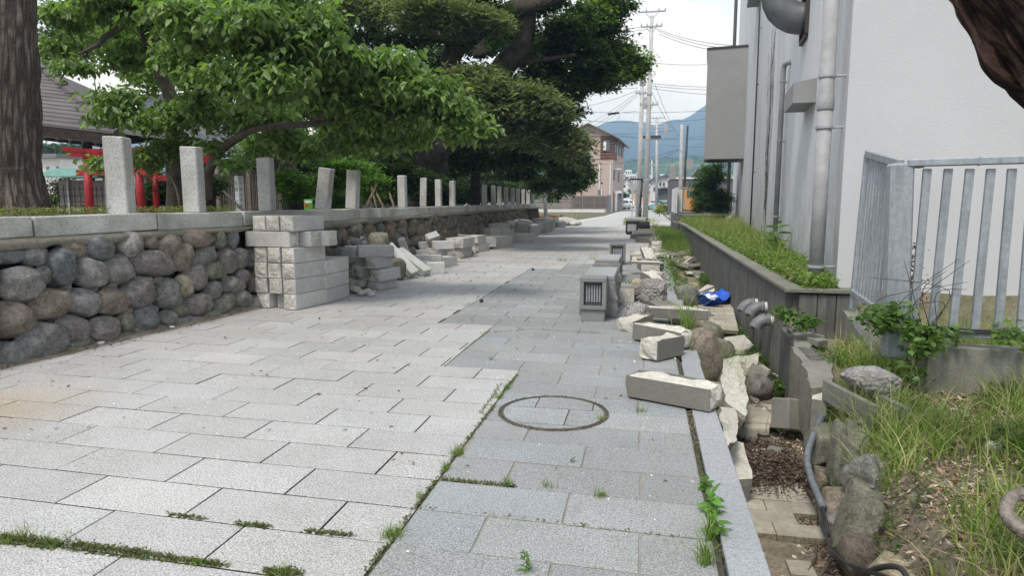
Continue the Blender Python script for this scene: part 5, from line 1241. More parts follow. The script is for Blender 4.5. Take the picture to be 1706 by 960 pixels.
mb = MB(); zq = zLB; mb.add([bw_pt(sA + .1, .15, zq - .004), bw_pt(sA + .1, oB - .12, zq - .004), bw_pt(sB - .1, oB - .12, zq - .004), bw_pt(sB - .1, .15, zq - .004)], [(0, 1, 2, 3)]); mb.obj('louvre_shade_sheet', 'cable_black', bld, world=True)  # black sheet under the closed box stands in for shade in an opening
sC = wall_s(1252); hood(sC, sC + 1.1, wall_z(1252, 52, 0), 10.5, .32, 'narrow_duct_box', 0)
# elbow duct
sD = wall_s(1327); zD = wall_z(1327, 60, .0); rD = .22; zf = AY(1292, 6, bw_pt(sD, .41).y).z - zD
pts = [bw_pt(sD, o_, z) for o_, z in ((0, zD), (.08, zD), (.17, zD + .02), (.26, zD + .07), (.34, zD + .15), (.39, zD + .25), (.41, zD + .34), (.41, zD + max(.4, zf)))]
dk = MB().tube(pts, rD, 28).obj('elbow_duct', 'duct_metal', bld, smooth=True, world=True)
MB().tube([pts[-1], pts[-1] + Vector((0, 0, .10))], rD * 1.16, 28).obj('duct_flange', 'duct_metal', dk, smooth=False, world=True)
MB().tube([pts[-1] + Vector((0, 0, .1)), pts[-1] + Vector((0, 0, 1.6))], rD, 28).obj('duct_riser', 'duct_metal', dk, smooth=True, world=True)
mb = MB(); w2 = .30
for (s_, z_, ls, lz) in ((0, w2, w2 * 2, .05), (0, -w2, w2 * 2, .05), (w2, 0, .05, w2 * 2 - .055), (-w2, 0, .05, w2 * 2 - .055)):
    mb.box(bw_pt(sD + s_, .025, zD + z_), (.05, ls, lz), BANG)
mb.obj('duct_frame', 'dark_metal', dk, world=True)
mb = MB(); mb.box(bw_pt(sD, .006, zD), (.012, .55, .55), BANG); mb.obj('duct_plate', 'cable_black', dk, world=True)
# dead creeper stems on the wall
def creeper(px, z0, h, seed, dens=9):
    rr = random.Random(seed); mb = MB(); s0 = wall_s(px)
    def stem(s, z, ds, L, r, dep):
        pts = [bw_pt(s, .012, z)]; n = max(4, int(L / .12))
        for i in range(n):
            ds += rr.gauss(0, .22); ds = max(-1.3, min(1.3, ds)) * .96; s += ds * .06; z += L / n * .97; pts.append(bw_pt(s, .012 + .004 * rr.random(), z))
            if dep < 2 and rr.random() < .42: stem(s, z, rr.choice((-1.6, 1.6)) , L * rr.uniform(.10, .28), r * .6, dep + 1)
        mb.tube(pts, [r * (1 - .7 * i / len(pts)) for i in range(len(pts))], 3)
    for k_ in range(dens): stem(s0 + rr.gauss(0, .25), z0 + rr.uniform(0, .6), rr.gauss(0, .3), h * rr.uniform(.4, 1), .0045, 0)
    o = mb.obj('dead_creeper', 'dark_bark'); return o
props(creeper(1277, .6, 4.6, 3, 6), 'bare dead creeper stems fanning up the stained side wall', 'creeper')

# ================================================================== LEANING RAILING AND ITS FOOTING
DN, DF = 5.15, 6.35
cp = AY(1492, 568, DN); cz0 = cp.z; ct = AY(1500, 272, DN); fp = AY(1421, 500, DF); ft = AY(1446, 256, DF)
rt0, rt1 = AY(1512, 272, DN - .02), AY(1780, 264, DN - .25); rb0, rb1 = AY(1530, 556, DN - .02), AY(1780, 560, DN - .25)
rl = empty('galvanised_railing', tuple(Vector((cp.x, cp.y, cz0))), 'leaning galvanised steel railing with thick corner post before the white wall', 'railing')
def bar(a, b_, w_, h, name='baluster', roll=0, par=rl, mat='galvanised_steel'):
    a, b_ = Vector(a), Vector(b_); d = b_ - a; ref = Vector((1, 0, 0)) if abs(d.normalized().z) > .7 else Vector((0, 0, 1))
    y_ = d.normalized(); x_ = (ref - y_ * ref.dot(y_)).normalized(); z_ = x_.cross(y_)
    M = Matrix((x_, y_, z_)).transposed().to_4x4()
    me = chamfer_box(name, (w_, d.length, h), min(w_, h) * .12, [mat]); o = link(name, me, par); o.matrix_parent_inverse = mwi(par); o.matrix_basis = Matrix.Translation((a + b_) / 2) @ M @ Matrix.Rotation(roll, 4, 'Y'); return o
bar(cp + Vector((0, 0, -.12)), ct, .15, .12, 'corner_post')
bar(rt0, rt1, .05, .09, 'top_rail'); bar(rb0, rb1, .05, .06, 'bottom_rail')
bar(rt0 + (rt1 - rt0) * .46, rt0 + (rt1 - rt0) * .475, .06, .1, 'rail_joint'); bar(ct + Vector((.06, 0, -.005)), ct + Vector((.14, 0, -.007)), .054, .096, 'rail_joint')
tops = [1545, 1580, 1616, 1651, 1686, 1722, 1757]; bots = [1520, 1552, 1586, 1623, 1662, 1700, 1738]
for t_, b2 in zip(tops, bots):
    yy = DN - .02 - .23 * (t_ - 1512) / 268; bar(AY(b2, 553, yy), AY(t_, 281, yy), .050, .03)
# return side, seen almost edge-on
bar(ct + Vector((0, 0, .0)), ft, .06, .05, 'top_rail'); bar(AY(1480, 528, DN + .12), AY(1421, 487, DF), .05, .04, 'bottom_rail')
bar(fp + Vector((0, 0, -.1)), ft, .05, .05, 'end_post')
for i in range(10):
    t_ = (i + .6) / 10.8; a = AY(1480, 528, DN + .1).lerp(AY(1421, 487, DF), t_); b_ = ct.lerp(ft, t_ * .98 + .01); bar(a, b_ + Vector((0, 0, -.02)), .014, .032)
def poly_wall(poly, z0, z1, name, mat, label, cat): mb = MB(); mb.prism(poly, z0, z1); o = mb.obj(name, mat); return props(o, label, cat)
fa, fb = P(1395, 497, .33), AY(1424, 560, DN - .3)
poly_wall([(1.83, 5.75), (1.95, 5.75), (2.05, 7.16), (1.91, 7.16)], -.35, [.08, .08, .30, .30], 'concrete_footing', 'old_concrete', 'low weathered concrete wall carrying the near return of the railing', 'concrete wall')
a, b_ = AY(1548, 578, DN - .15), AY(1720, 576, DN - .3)
poly_wall([(a.x, a.y), (b_.x + .3, b_.y), (b_.x + .3, b_.y + .22), (a.x, a.y + .22)], -.3, a.z, 'concrete_footing', 'old_concrete', 'dark concrete kerb wall in the grass under the railing', 'concrete wall')
for i in range(2):
    curve_tube([AY(1500, 548 + i * 4, DN - .1), AY(1560, 545 + i * 6, DN - .12), AY(1620, 550 + i * 4, DN - .15), AY(1700, 552 + i * 3, DN - .2), AY(1780, 545, DN - .22)], .008, 'cable_black', 'cable', ('upper', 'lower')[i] + ' black cable sagging along the bottom rail of the railing', 'cable', 6, group='black cables on the railing')

# ================================================================== TREES
def tree(name, loc, label, cat='tree', group=None): return empty(name, tuple(loc), label, cat, group)
def limb(par, pts, rads, mat='branch_bark', name='limb', n=10, wob=.12, res=5):
    pts = [Vector(p) for p in pts]; o_, rr = [], []
    for i in range(len(pts) - 1):
        p0, p1, p2, p3 = pts[max(i - 1, 0)], pts[i], pts[i + 1], pts[min(i + 2, len(pts) - 1)]
        for j in range(res):
            t = j / res; o_.append(.5 * ((2 * p1) + (p2 - p0) * t + (2 * p0 - 5 * p1 + 4 * p2 - p3) * t * t + (3 * p1 - p0 - 3 * p2 + p3) * t ** 3)); rr.append(rads[i] * (1 - t) + rads[i + 1] * t)
    o_.append(pts[-1]); rr.append(rads[-1])
    return MB().tube(o_, rr, n, wob=wob, seed=random.random() * 9).obj(name, mat, par, smooth=True, world=True)
# great pine trunk at the left edge
d0 = 5.6
def rough_trunk(par, path, rads, mat, n=72, res=14, amp=.05, name='trunk', sc=1.0):
    pts = [Vector(p) for p in path]; o_, rr = [], []
    for i in range(len(pts) - 1):
        for j in range(res): t = j / res; o_.append(pts[i].lerp(pts[i + 1], t)); rr.append(rads[i] * (1 - t) + rads[i + 1] * t)
    o_.append(pts[-1]); rr.append(rads[-1])
    mb = MB().tube(o_, rr, n)
    L = 0; vs = []
    for i, p in enumerate(o_):
        if i: L += (p - o_[i - 1]).length
        for j in range(n):
            v = Vector(mb.v[i * n + j]); dirn = (v - p).normalized(); q = Vector((math.cos(2 * math.pi * j / n) * rr[i] * 11, math.sin(2 * math.pi * j / n) * rr[i] * 11, L * 3.2)) * sc
            dd = noise.voronoi(q)[0]; e = min(1, (dd[1] - dd[0]) * 2.2)
            mb.v[i * n + j] = tuple(v + dirn * (amp * (e - .6) + amp * .8 * noise.noise(q * .3) + .3 * amp * noise.noise(q * 3)))
    return mb.obj(name, mat, par, smooth=True, world=True)
b0 = AY(28, 362, d0); b0.z = .9
t = tree('pine_tree', b0, 'massive pine trunk with deeply fissured brown bark at the left edge', 'tree')
tp = AY(8, -60, d0 + .1)
rough_trunk(t, [b0, AY(16, 330, d0), AY(10, 280, d0), AY(8, 100, d0), tp, tp + Vector((-.1, .2, 4))], [.37, .325, .30, .275, .26, .2], 'pine_bark', amp=.02, res=26)
# crown of this pine starts above the picture
tr2 = Vector((2.75, 3.15, -.05))
t = tree('leaning_pine', tr2, 'leaning red barked pine trunk crossing the upper right corner', 'tree')
rough_trunk(t, [tr2, AY(1900, 300, 3.05), AY(1772, 122, 2.95), AY(1650, -44, 2.9), AY(1500, -250, 2.85)], [.26, .22, .185, .175, .16], 'red_pine_bark', amp=.045, res=30, sc=.8)

def cl(lst): return [PC(*c) for c in lst]
# broad leaved tree with light green leaves
cb = AY(292, 350, 9.3); cb.z = .95
t = tree('cherry_tree', cb, 'broad leaved tree with bright green drooping leaves arching over the wall', 'tree')
limb(t, [cb, AY(290, 250, 9.2), AY(283, 160, 9.0), AY(262, 110, 8.9), AY(258, 40, 8.8), AY(268, -60, 8.6)], [.15, .12, .10, .075, .06, .05], name='trunk')
limb(t, [AY(345, 330, 8.8), AY(347, 288, 8.7), AY(366, 253, 8.6), AY(400, 227, 8.4), AY(432, 213, 8.2), AY(520, 206, 8.1), AY(600, 200, 8.1), AY(690, 190, 8.2), AY(770, 205, 8.4)], [.085, .072, .064, .056, .048, .042, .034, .022, .012])
limb(t, [AY(286, 180, 9.1), AY(320, 160, 8.7), AY(345, 150, 8.2), AY(420, 110, 7.8), AY(520, 90, 7.6)], [.08, .07, .05, .035, .02])
limb(t, [AY(262, 110, 8.9), AY(225, 42, 8.6), AY(180, 58, 8.4), AY(160, 75, 8.2), AY(130, 90, 8)], [.05, .045, .04, .03, .015])
limb(t, [AY(283, 160, 9.0), AY(250, 60, 8.6), AY(256, 0, 8.4)], [.07, .06, .05])
limb(t, [AY(520, 206, 8.1), AY(560, 170, 8.0), AY(640, 120, 8.0), AY(720, 130, 8.1)], [.04, .035, .025, .012])
CH_CL = cl([(470, 20, 7.4, 110, 50), (400, 60, 7.0, 110, 50), (520, 70, 7.4, 90, 50), (330, 30, 7.2, 100, 45), (450, 120, 7.0, 80, 38), (560, 110, 7.6, 80, 42), (620, 100, 7.8, 60, 36), (370, 130, 6.9, 60, 26), (420, 150, 6.9, 55, 20),
            (660, 130, 8.0, 60, 40), (710, 160, 8.0, 60, 36), (740, 190, 8.1, 50, 34), (775, 212, 8.1, 34, 26), (690, 200, 8.4, 70, 30), (610, 190, 8.3, 70, 34), (560, 160, 8.1, 60, 30), (640, 225, 8.6, 70, 22), (560, 235, 8.7, 70, 22), (480, 225, 8.8, 50, 18),
            (220, 14, 8.4, 90, 30), (120, 20, 8.6, 56, 24), (100, 70, 8.5, 30, 20), (120, 108, 8.3, 34, 14), (200, 165, 8.2, 40, 18), (240, 198, 8.2, 50, 18), (290, 190, 8.6, 50, 22), (330, 180, 8.4, 50, 24), (220, 90, 8.9, 50, 30),
            (320, 95, 8.0, 60, 36), (430, 190, 8.3, 50, 20), (170, 190, 8.1, 26, 10)])
pts = clump_pts(CH_CL, 46000, 7, .11, .25, 1, 10, .38); leaf_cloud('crown', pts, 'leaf', CHERRY, .094, t, 'leaf', droop=.75, aspect=.52, szvar=.5, world=True)
bk = cl([(380, 195, 10.6, 60, 24), (450, 180, 10.8, 60, 30), (540, 160, 11, 60, 40), (330, 130, 10.4, 50, 40), (250, 130, 10.4, 50, 30), (600, 235, 11, 50, 26), (480, 245, 11, 50, 16), (420, 60, 10.5, 90, 40), (200, 60, 10.4, 60, 30)])
pts = clump_pts(bk, 16000, 7, .12, .2, 61, 10, .42); leaf_cloud('rear_crown', pts, 'leaf', CHERRY[:3], .10, t, 'quad', droop=.5, aspect=.5, szvar=.5, world=True)
lo = cl([(235, 268, 8.3, 50, 22), (165, 272, 7.9, 22, 16), (395, 270, 8.6, 26, 14), (360, 240, 8.6, 30, 14), (500, 255, 9, 60, 20), (300, 240, 8.8, 60, 26)])
pts = clump_pts(lo, 2600, 6, .09, .2, 2); leaf_cloud('low_shoots', pts, 'leaf', CHERRY, .095, t, 'leaf', droop=.5, aspect=.5, world=True)
limb(t, [AY(300, 345, 8.3), AY(294, 315, 8.3), AY(280, 285, 8.3), AY(272, 255, 8.3)], [.02, .018, .015, .008], name='shoot'); limb(t, [AY(236, 300, 8.2), AY(255, 280, 8.2), AY(240, 262, 8.2)], [.012, .01, .006], name='shoot')
# maple behind, finer light foliage
mt = AY(492, 350, 13); mt.z = .95
t = tree('maple_tree', mt, 'thick brown trunk with fine light green maple sprays behind the posts', 'tree')
limb(t, [mt, AY(488, 310, 13), AY(484, 250, 13), AY(492, 180, 13), AY(500, 60, 13)], [.24, .2, .17, .15, .12], 'dark_bark', 'trunk', 16)
limb(t, [AY(485, 262, 13), AY(520, 235, 12.5), AY(560, 225, 12)], [.08, .06, .03], 'dark_bark')
mp_ = cl([(470, 300, 12.3, 40, 34), (500, 320, 12.6, 36, 26), (545, 270, 13.2, 50, 26), (580, 290, 13.6, 44, 36), (430, 255, 12.4, 46, 16), (455, 232, 12, 60, 16), (530, 305, 13.2, 36, 36), (560, 330, 14, 40, 20), (395, 275, 11, 26, 10), (610, 310, 14.5, 40, 36)])
pts = clump_pts(mp_, 16000, 8, .10, .15, 3); leaf_cloud('crown', pts, 'leaf', MAPLE, .075, t, 'quad', droop=.1, aspect=.7, world=True)
# great evergreens over the far half of the wall
ev = Vector((-7.2, 21, .95))
t = tree('evergreen_oak', ev, 'huge dark evergreen with crooked limbs spreading over the far half of the wall', 'tree')
limb(t, [ev, AY(720, 290, 20), AY(716, 262, 19.6), AY(735, 248, 19.4)], [.5, .42, .4, .34], 'dark_bark', 'trunk', 18, .2)
limb(t, [AY(716, 262, 19.6), AY(700, 240, 19.2), AY(672, 236, 18.8), AY(640, 228, 18.5)], [.28, .2, .14, .08], 'dark_bark')
limb(t, [AY(735, 250, 19.4), AY(760, 238, 19), AY(778, 232, 18.6), AY(830, 215, 18.4)], [.26, .2, .17, .09], 'dark_bark')
limb(t, [AY(800, 200, 19), AY(836, 115, 18.6), AY(866, 80, 18.4), AY(877, 40, 18.3), AY(880, -20, 18.3)], [.34, .33, .27, .25, .2], 'dark_bark', 'limb', 14)
limb(t, [AY(740, 200, 19), AY(752, 95, 18.8), AY(780, 60, 18.4), AY(815, 38, 18.2), AY(860, 14, 18), AY(910, 2, 18), AY(960, -22, 18)], [.3, .28, .27, .24, .25, .2, .15], 'dark_bark', 'limb', 14)
limb(t, [AY(836, 115, 18.6), AY(866, 104, 18.6), AY(900, 100, 18.6), AY(960, 90, 18.4)], [.14, .12, .08, .04], 'dark_bark')
limb(t, [AY(800, 95, 19.6), AY(795, 60, 19.6), AY(780, 20, 19.6)], [.2, .16, .1], 'dark_bark'); limb(t, [AY(620, 60, 19), AY(615, 20, 19), AY(618, -30, 19)], [.16, .14, .1], 'dark_bark'); limb(t, [AY(620, 60, 19), AY(650, 90, 19), AY(700, 110, 19)], [.1, .08, .05], 'dark_bark')
EVC = cl([(600, 30, 18, 60, 40), (660, 20, 18.5, 70, 36), (730, 20, 18, 60, 30), (690, 60, 18, 60, 22), (640, 65, 18, 40, 20), (790, 10, 17.4, 60, 24), (820, 38, 17.4, 40, 16), (760, 60, 18, 40, 18), (930, 40, 18.5, 60, 40), (960, 80, 19, 60, 34), (1000, 20, 20, 50, 34),
          (1030, 95, 20, 44, 40), (1010, 130, 20, 50, 24), (960, 130, 19.5, 60, 34), (1050, 110, 20, 30, 26), (900, 110, 19, 44, 40), (920, 160, 19, 50, 30), (880, 150, 19.5, 50, 30), (950, 170, 20, 30, 26), (930, 200, 20, 36, 30), (1000, 55, 20, 30, 20), (900, 10, 18.6, 50, 20), (560, 60, 19, 40, 40), (985, 100, 20, 40, 30), (1020, 5, 20, 36, 16)])
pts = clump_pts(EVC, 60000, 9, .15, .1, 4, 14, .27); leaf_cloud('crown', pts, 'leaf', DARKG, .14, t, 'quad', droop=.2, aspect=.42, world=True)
BR = cl([(975, 25, 19.5, 40, 22), (1050, 100, 20, 34, 30), (1020, 118, 20, 44, 22), (1000, 60, 20, 20, 12)])
pts = clump_pts(BR, 7000, 8, .15, .3, 14); leaf_cloud('young_leaves', pts, 'leaf', CHERRY, .14, t, 'quad', droop=.2, aspect=.45, world=True)
# silvery dome shaped evergreen
sv = Vector((-6.1, 24, .95))
t = tree('grey_leaved_evergreen', sv, 'dome of greyish olive narrow leaves below the crooked limbs', 'tree')
limb(t, [sv, AY(795, 260, 22), AY(815, 200, 18)], [.2, .15, .06], 'dark_bark', 'trunk')
SV = cl([(800, 150, 16.2, 50, 24), (850, 160, 16.2, 60, 26), (900, 190, 16.5, 50, 28), (830, 190, 16.2, 60, 26), (880, 215, 16.6, 50, 24), (930, 235, 17, 40, 30), (790, 130, 16.4, 40, 14)])
pts = clump_pts(SV, 34000, 10, .19, .55, 5, 14, .4); leaf_cloud('crown', pts, 'leaf', OLIVE, .17, t, 'quad', droop=-.2, aspect=.3, world=True)
S2 = cl([(690, 25, 16.5, 90, 26), (800, 30, 16.5, 60, 20), (760, 50, 16.6, 50, 14), (600, 20, 16.5, 60, 26)])
pts = clump_pts(S2, 15000, 10, .19, .55, 6, 14, .26); leaf_cloud('upper_spray', pts, 'leaf', OLIVE, .15, t, 'quad', droop=-.2, aspect=.3, world=True)
# dark mass of camellia and oak under the canopy
dk_ = Vector((-7.5, 24, .95))
t = tree('shade_evergreen', dk_, 'dense dark evergreen hanging down to the wall at its far end', 'tree')
limb(t, [dk_, Vector((-7.2, 24, 3)), Vector((-6.6, 23.5, 4.6))], [.3, .26, .2], 'dark_bark', 'trunk')
DK = cl([(860, 245, 22, 60, 30), (920, 262, 22, 46, 30), (820, 262, 22, 60, 28), (880, 284, 25, 50, 16), (940, 285, 26, 30, 20), (780, 250, 22, 60, 28), (750, 275, 25, 60, 22), (700, 270, 25, 60, 26), (905, 305, 30, 22, 16), (640, 265, 25, 40, 26), (900, 225, 21, 40, 26)])
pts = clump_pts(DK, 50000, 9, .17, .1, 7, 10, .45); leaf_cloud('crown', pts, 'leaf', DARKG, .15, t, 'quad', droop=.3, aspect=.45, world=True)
fr_ = Vector((-6.2, 34, .95))
t = tree('overhanging_tree', fr_, 'lighter green branch reaching out past the wall end towards the beige house', 'tree')
limb(t, [fr_, AY(885, 290, 33), AY(900, 260, 32), AY(930, 275, 31.5), AY(950, 290, 31.5), AY(965, 305, 31.5)], [.3, .26, .2, .12, .08, .03], 'dark_bark', 'limb')
FR = cl([(960, 270, 31, 22, 26), (968, 300, 31, 16, 16), (945, 310, 31, 18, 12), (940, 250, 30, 30, 20), (930, 300, 32, 20, 14), (968, 285, 31, 18, 14), (925, 325, 32, 14, 8)])
pts = clump_pts(FR, 9000, 8, .2, .2, 8); leaf_cloud('crown', pts, 'leaf', [(.06, .11, .03), (.09, .14, .035), (.05, .08, .025)], .2, t, 'quad', droop=.3, aspect=.5, world=True)
# hedge and undergrowth in the shrine grounds
def bush(name, lst, n, size, cols, label, cat='bush', group=None, seed=1, aspect=.5, shape='quad', spread=.12):
    C_ = cl(lst); c = sum((q[0] for q in C_), Vector()) / len(C_); t = tree(name, (c.x, c.y, .95), label, cat, group)
    pts = clump_pts(C_, n, 8, spread, .1, seed, 9, .6 if 'background_tree' not in name else .33); leaf_cloud('foliage', pts, 'leaf', cols, size, t, shape, droop=.2, aspect=aspect, world=True)
    for i in range(4):
        q = C_[i % len(C_)][0]; b1 = Vector((min(q.x + random.gauss(0, .1), wall_x(q.y) - .9) if q.x < 0 and q.y < 36 else q.x, q.y + random.gauss(0, .1), 0)); b1.z = ground_h(b1.x, b1.y) - .05; limb(t, [b1, b1.lerp(q, .5) + Vector((.05, 0, 0)), q], [.03, .02, .01], 'dark_bark', 'stem', 6)
    return t
bush('camellia_bush', [(620, 260, 17, 44, 34), (660, 290, 17.5, 44, 30), (700, 310, 18, 50, 24), (640, 320, 17, 36, 22), (600, 235, 18, 40, 26)], 16000, .11, DARKG, 'dark glossy bush behind the bundle of stakes', seed=21)
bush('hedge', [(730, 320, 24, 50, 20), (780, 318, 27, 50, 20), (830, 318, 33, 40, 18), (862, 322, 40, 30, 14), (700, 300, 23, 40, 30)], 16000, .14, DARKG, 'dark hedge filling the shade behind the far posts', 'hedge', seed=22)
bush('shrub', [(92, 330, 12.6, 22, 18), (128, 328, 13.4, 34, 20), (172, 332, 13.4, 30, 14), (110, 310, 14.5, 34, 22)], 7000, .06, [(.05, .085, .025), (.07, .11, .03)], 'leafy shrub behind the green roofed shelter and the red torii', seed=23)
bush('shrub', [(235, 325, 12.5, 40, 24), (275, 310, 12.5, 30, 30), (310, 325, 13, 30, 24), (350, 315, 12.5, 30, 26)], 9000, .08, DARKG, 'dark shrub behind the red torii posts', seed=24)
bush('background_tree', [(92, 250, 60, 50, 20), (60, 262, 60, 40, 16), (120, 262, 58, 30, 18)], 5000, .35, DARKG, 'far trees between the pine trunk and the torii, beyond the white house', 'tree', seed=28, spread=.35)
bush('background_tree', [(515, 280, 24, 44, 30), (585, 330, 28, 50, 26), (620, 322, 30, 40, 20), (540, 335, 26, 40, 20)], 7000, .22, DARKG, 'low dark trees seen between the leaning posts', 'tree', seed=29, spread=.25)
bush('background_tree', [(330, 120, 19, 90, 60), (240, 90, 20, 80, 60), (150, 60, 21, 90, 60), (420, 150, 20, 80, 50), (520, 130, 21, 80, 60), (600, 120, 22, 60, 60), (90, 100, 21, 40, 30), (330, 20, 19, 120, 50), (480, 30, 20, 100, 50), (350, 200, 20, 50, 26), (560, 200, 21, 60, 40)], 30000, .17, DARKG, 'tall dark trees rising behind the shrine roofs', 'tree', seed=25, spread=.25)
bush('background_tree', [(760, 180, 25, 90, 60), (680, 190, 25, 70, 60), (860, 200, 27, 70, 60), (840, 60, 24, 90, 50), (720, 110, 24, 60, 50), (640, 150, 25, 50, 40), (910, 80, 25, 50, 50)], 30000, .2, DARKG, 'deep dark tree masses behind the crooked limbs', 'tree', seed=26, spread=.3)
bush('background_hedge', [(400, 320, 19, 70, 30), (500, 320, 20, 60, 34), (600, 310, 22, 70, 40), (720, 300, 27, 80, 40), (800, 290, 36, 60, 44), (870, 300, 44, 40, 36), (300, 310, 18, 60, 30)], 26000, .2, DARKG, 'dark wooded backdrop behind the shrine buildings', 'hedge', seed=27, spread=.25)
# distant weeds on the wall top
pts = []
for i in range(2600):
    y_ = random.uniform(4.2, 7.6); pts.append((wall_x(y_) - .35 - abs(random.gauss(0, .2)), y_, TZ + .02))
leaf_cloud('wall_top_weeds', np.repeat(np.array(pts), 3, 0) + RNG.uniform(0, 1, (len(pts) * 3, 3)) * np.array([.05, .05, .22]), 'leaf', [(.15, .19, .06), (.10, .14, .04), (.20, .17, .08)], .028, None, 'quad', droop=-.3, aspect=.5, kind='stuff')

# ================================================================== SHRINE GROUNDS
def bx(par, c, d, name, mat, rz=0, ch=.006, **k):
    o = link(name, chamfer_box(name, d, ch, [mat]), par, **k); o.location = c; o.rotation_euler = (0, 0, rz); return o
# torii gates
def torii(y, pxl, pxr, ptop, label, scl=1):
    a, b_ = AY(pxl, 340, y), AY(pxr, 340, y); zt = AY(pxl, ptop, y).z; cx_ = (a + b_) / 2; W2 = (b_ - a).length; rz = math.atan2((b_ - a).y, (b_ - a).x)
    t = empty('torii_gate', (cx_.x, cx_.y, .9), label, 'torii gate', rz=rz); H = zt - .9; r = .068 * scl
    for s in (-1, 1):
        MB().tube([(s * (W2 / 2 + .03), 0, -.1), (s * W2 / 2, 0, H - .18)], [r * 1.1, r * .95], 18).obj('post', 'torii_red', t, smooth=True)
        MB().tube([(s * W2 / 2, 0, H - .2), (s * W2 / 2, 0, H - .175)], r * 1.25, 18).obj('collar', 'torii_red', t)
    ext = W2 / 2 + .42 * scl
    def beam_c(z, th, e, dep, name, curve=.05):
        mb = MB(); N = 14
        for i in range(N + 1):
            x = -e + 2 * e * i / N; zz = z + curve * abs(x / e) ** 2.4
            mb.v += [(x, -dep / 2, zz), (x, dep / 2, zz), (x, dep / 2 * 1.15, zz + th), (x, -dep / 2 * 1.15, zz + th)]
            if i:
                k = (i - 1) * 4
                for q in range(4): mb.f.append((k + q, k + 4 + q, k + 4 + (q + 1) % 4, k + (q + 1) % 4)); mb.mi.append(0)
        mb.f += [(0, 1, 2, 3), (N * 4 + 3, N * 4 + 2, N * 4 + 1, N * 4)]; mb.mi += [0, 0]; mb.obj(name, 'torii_red', t)
    beam_c(H - .17, .085, ext * .95, .13, 'lower_lintel'); beam_c(H - .083, .075, ext, .17, 'top_lintel')
    bx(t, (0, 0, H - .42), (W2 + .46 * scl, .07, .11), 'tie_beam', 'torii_red'); bx(t, (0, 0, H - .27), (.10, .06, .19), 'tablet_strut', 'torii_red')
torii(10.6, 151, 234, 248, 'red wooden torii gate behind the first granite post')
torii(12.2, 262, 330, 262, 'second red torii gate mostly hidden by leaves', .9)
# green roofed notice shelter
t = empty('notice_shelter', tuple(AY(128, 330, 11.6)), 'small shelter with green copper roof left of the torii', 'shelter'); t.location.z = .9
y = 11.6; cx_ = AY(128, 300, y).x; zr = AY(128, 292, y).z - .9
for s, px in ((-1, 113), (1, 176)): bx(t, (AY(px, 300, y).x - t.location.x, 0, zr / 2 - .03), (.05, .05, zr - .02), 'post', 'pole_metal')
hw = (AY(182, 300, y).x - AY(85, 300, y).x) / 2; ox = AY(133, 300, y).x - t.location.x
for s, nm in ((-1, 'front'), (1, 'rear')):
    mb = MB(); mb.add([(ox - hw, s * .30, zr - .02), (ox + hw, s * .30, zr - .02), (ox + hw, 0, zr + .14), (ox - hw, 0, zr + .14), (ox - hw, s * .30, zr - .05), (ox + hw, s * .30, zr - .05), (ox + hw, 0, zr + .11), (ox - hw, 0, zr + .11)], [(0, 1, 2, 3), (4, 7, 6, 5), (0, 4, 5, 1), (1, 5, 6, 2), (0, 3, 7, 4)]); mb.obj('roof_slope', 'copper_green', t)
bx(t, (ox, .05, zr - .35), (hw * 1.6, .03, .5), 'back_board', 'weathered_boards'); mb = MB()
for i in range(9): mb.box((ox - hw * .75 + hw * 1.5 * i / 8, -.02, .4), (.012, .012, .6))
for i in range(5): mb.box((ox, -.021, .15 + i * .12), (hw * 1.55, .010, .012))
mb.obj('wire_grid', 'dark_metal', t)
# main shrine hall with big brown roof
hl = empty('shrine_hall', (-16, 16, .9), 'shrine hall with wide brown metal roof behind the pine trunk', 'shrine building')
E1 = AY(196, 222, 12.4); E0 = AY(62, 200, 12.4) ; ev_z = E1.z
ez = Vector((-1, -.20, 0)).normalized()      # eave runs left
back = Vector((-.35, .94, 0)).normalized()
E1v = Vector((E1.x, E1.y, E1.z)); hip_top = AY(62, 108, 15.4); run = (hip_top - E1v)
NS = 17
left_dir = (AY(62, 207, 12.1) - E1v); left_dir = left_dir / abs(left_dir.x)
for i in range(NS):
    f0, f1 = i / NS, (i + 1) / NS; a = E1v + run * f0; b_ = E1v + run * f1
    Lx = 9.0
    al = a + left_dir * Lx; bl_ = b_ + left_dir * (Lx - (b_ - a).x * 0)
    mb = MB(); up_ = Vector((0, 0, .035)); mb.add([a + up_, b_ + Vector((0, 0, .012)), bl_ + Vector((0, 0, .012)), al + up_, a - up_ * .6, al - up_ * .6], [(0, 1, 2, 3), (4, 0, 3, 5)]); mb.obj('roof_course', 'roof_metal', hl, world=True)
mb = MB().tube([E1v + Vector((0, 0, .0)), hip_top + Vector((0, 0, .05))], .09, 8); mb.obj('hip_ridge', 'roof_metal', hl, world=True)
for i in range(7):
    a = E1v + run * ((i + .5) / 7.5) + Vector((0, -.1, .1)); bx(hl, a - Vector((-16, 16, .9)), (.3, .07, .05), 'hip_batten', 'roof_metal', rz=.2)
mb = MB(); a = E1v + Vector((0, 0, -.04)); b_ = a + left_dir * 9; mb.add([a, b_, b_ + Vector((0, 0, -.2)), a + Vector((0, 0, -.2)), a + Vector((-.5, 3, .2)), b_ + Vector((-.5, 3, .2))], [(0, 1, 2, 3), (3, 2, 5, 4)]); mb.obj('eave_board', 'dark_wood', hl, world=True)
for i in range(16):
    q = a + left_dir * (.12 + i * .26) + Vector((0, .12, -.24)); o = bx(hl, q - Vector((-16, 16, .9)), (.07, .5, .07), 'rafter', 'dark_wood')
mb = MB(); mb.add([E1v + Vector((.0, 0, 0)), E1v + run, E1v + run + Vector((3.2, 3.0, -1.9)), E1v + Vector((.4, 4.5, 0))], [(0, 1, 2, 3)]); mb.obj('side_roof', 'roof_metal', hl, world=True)
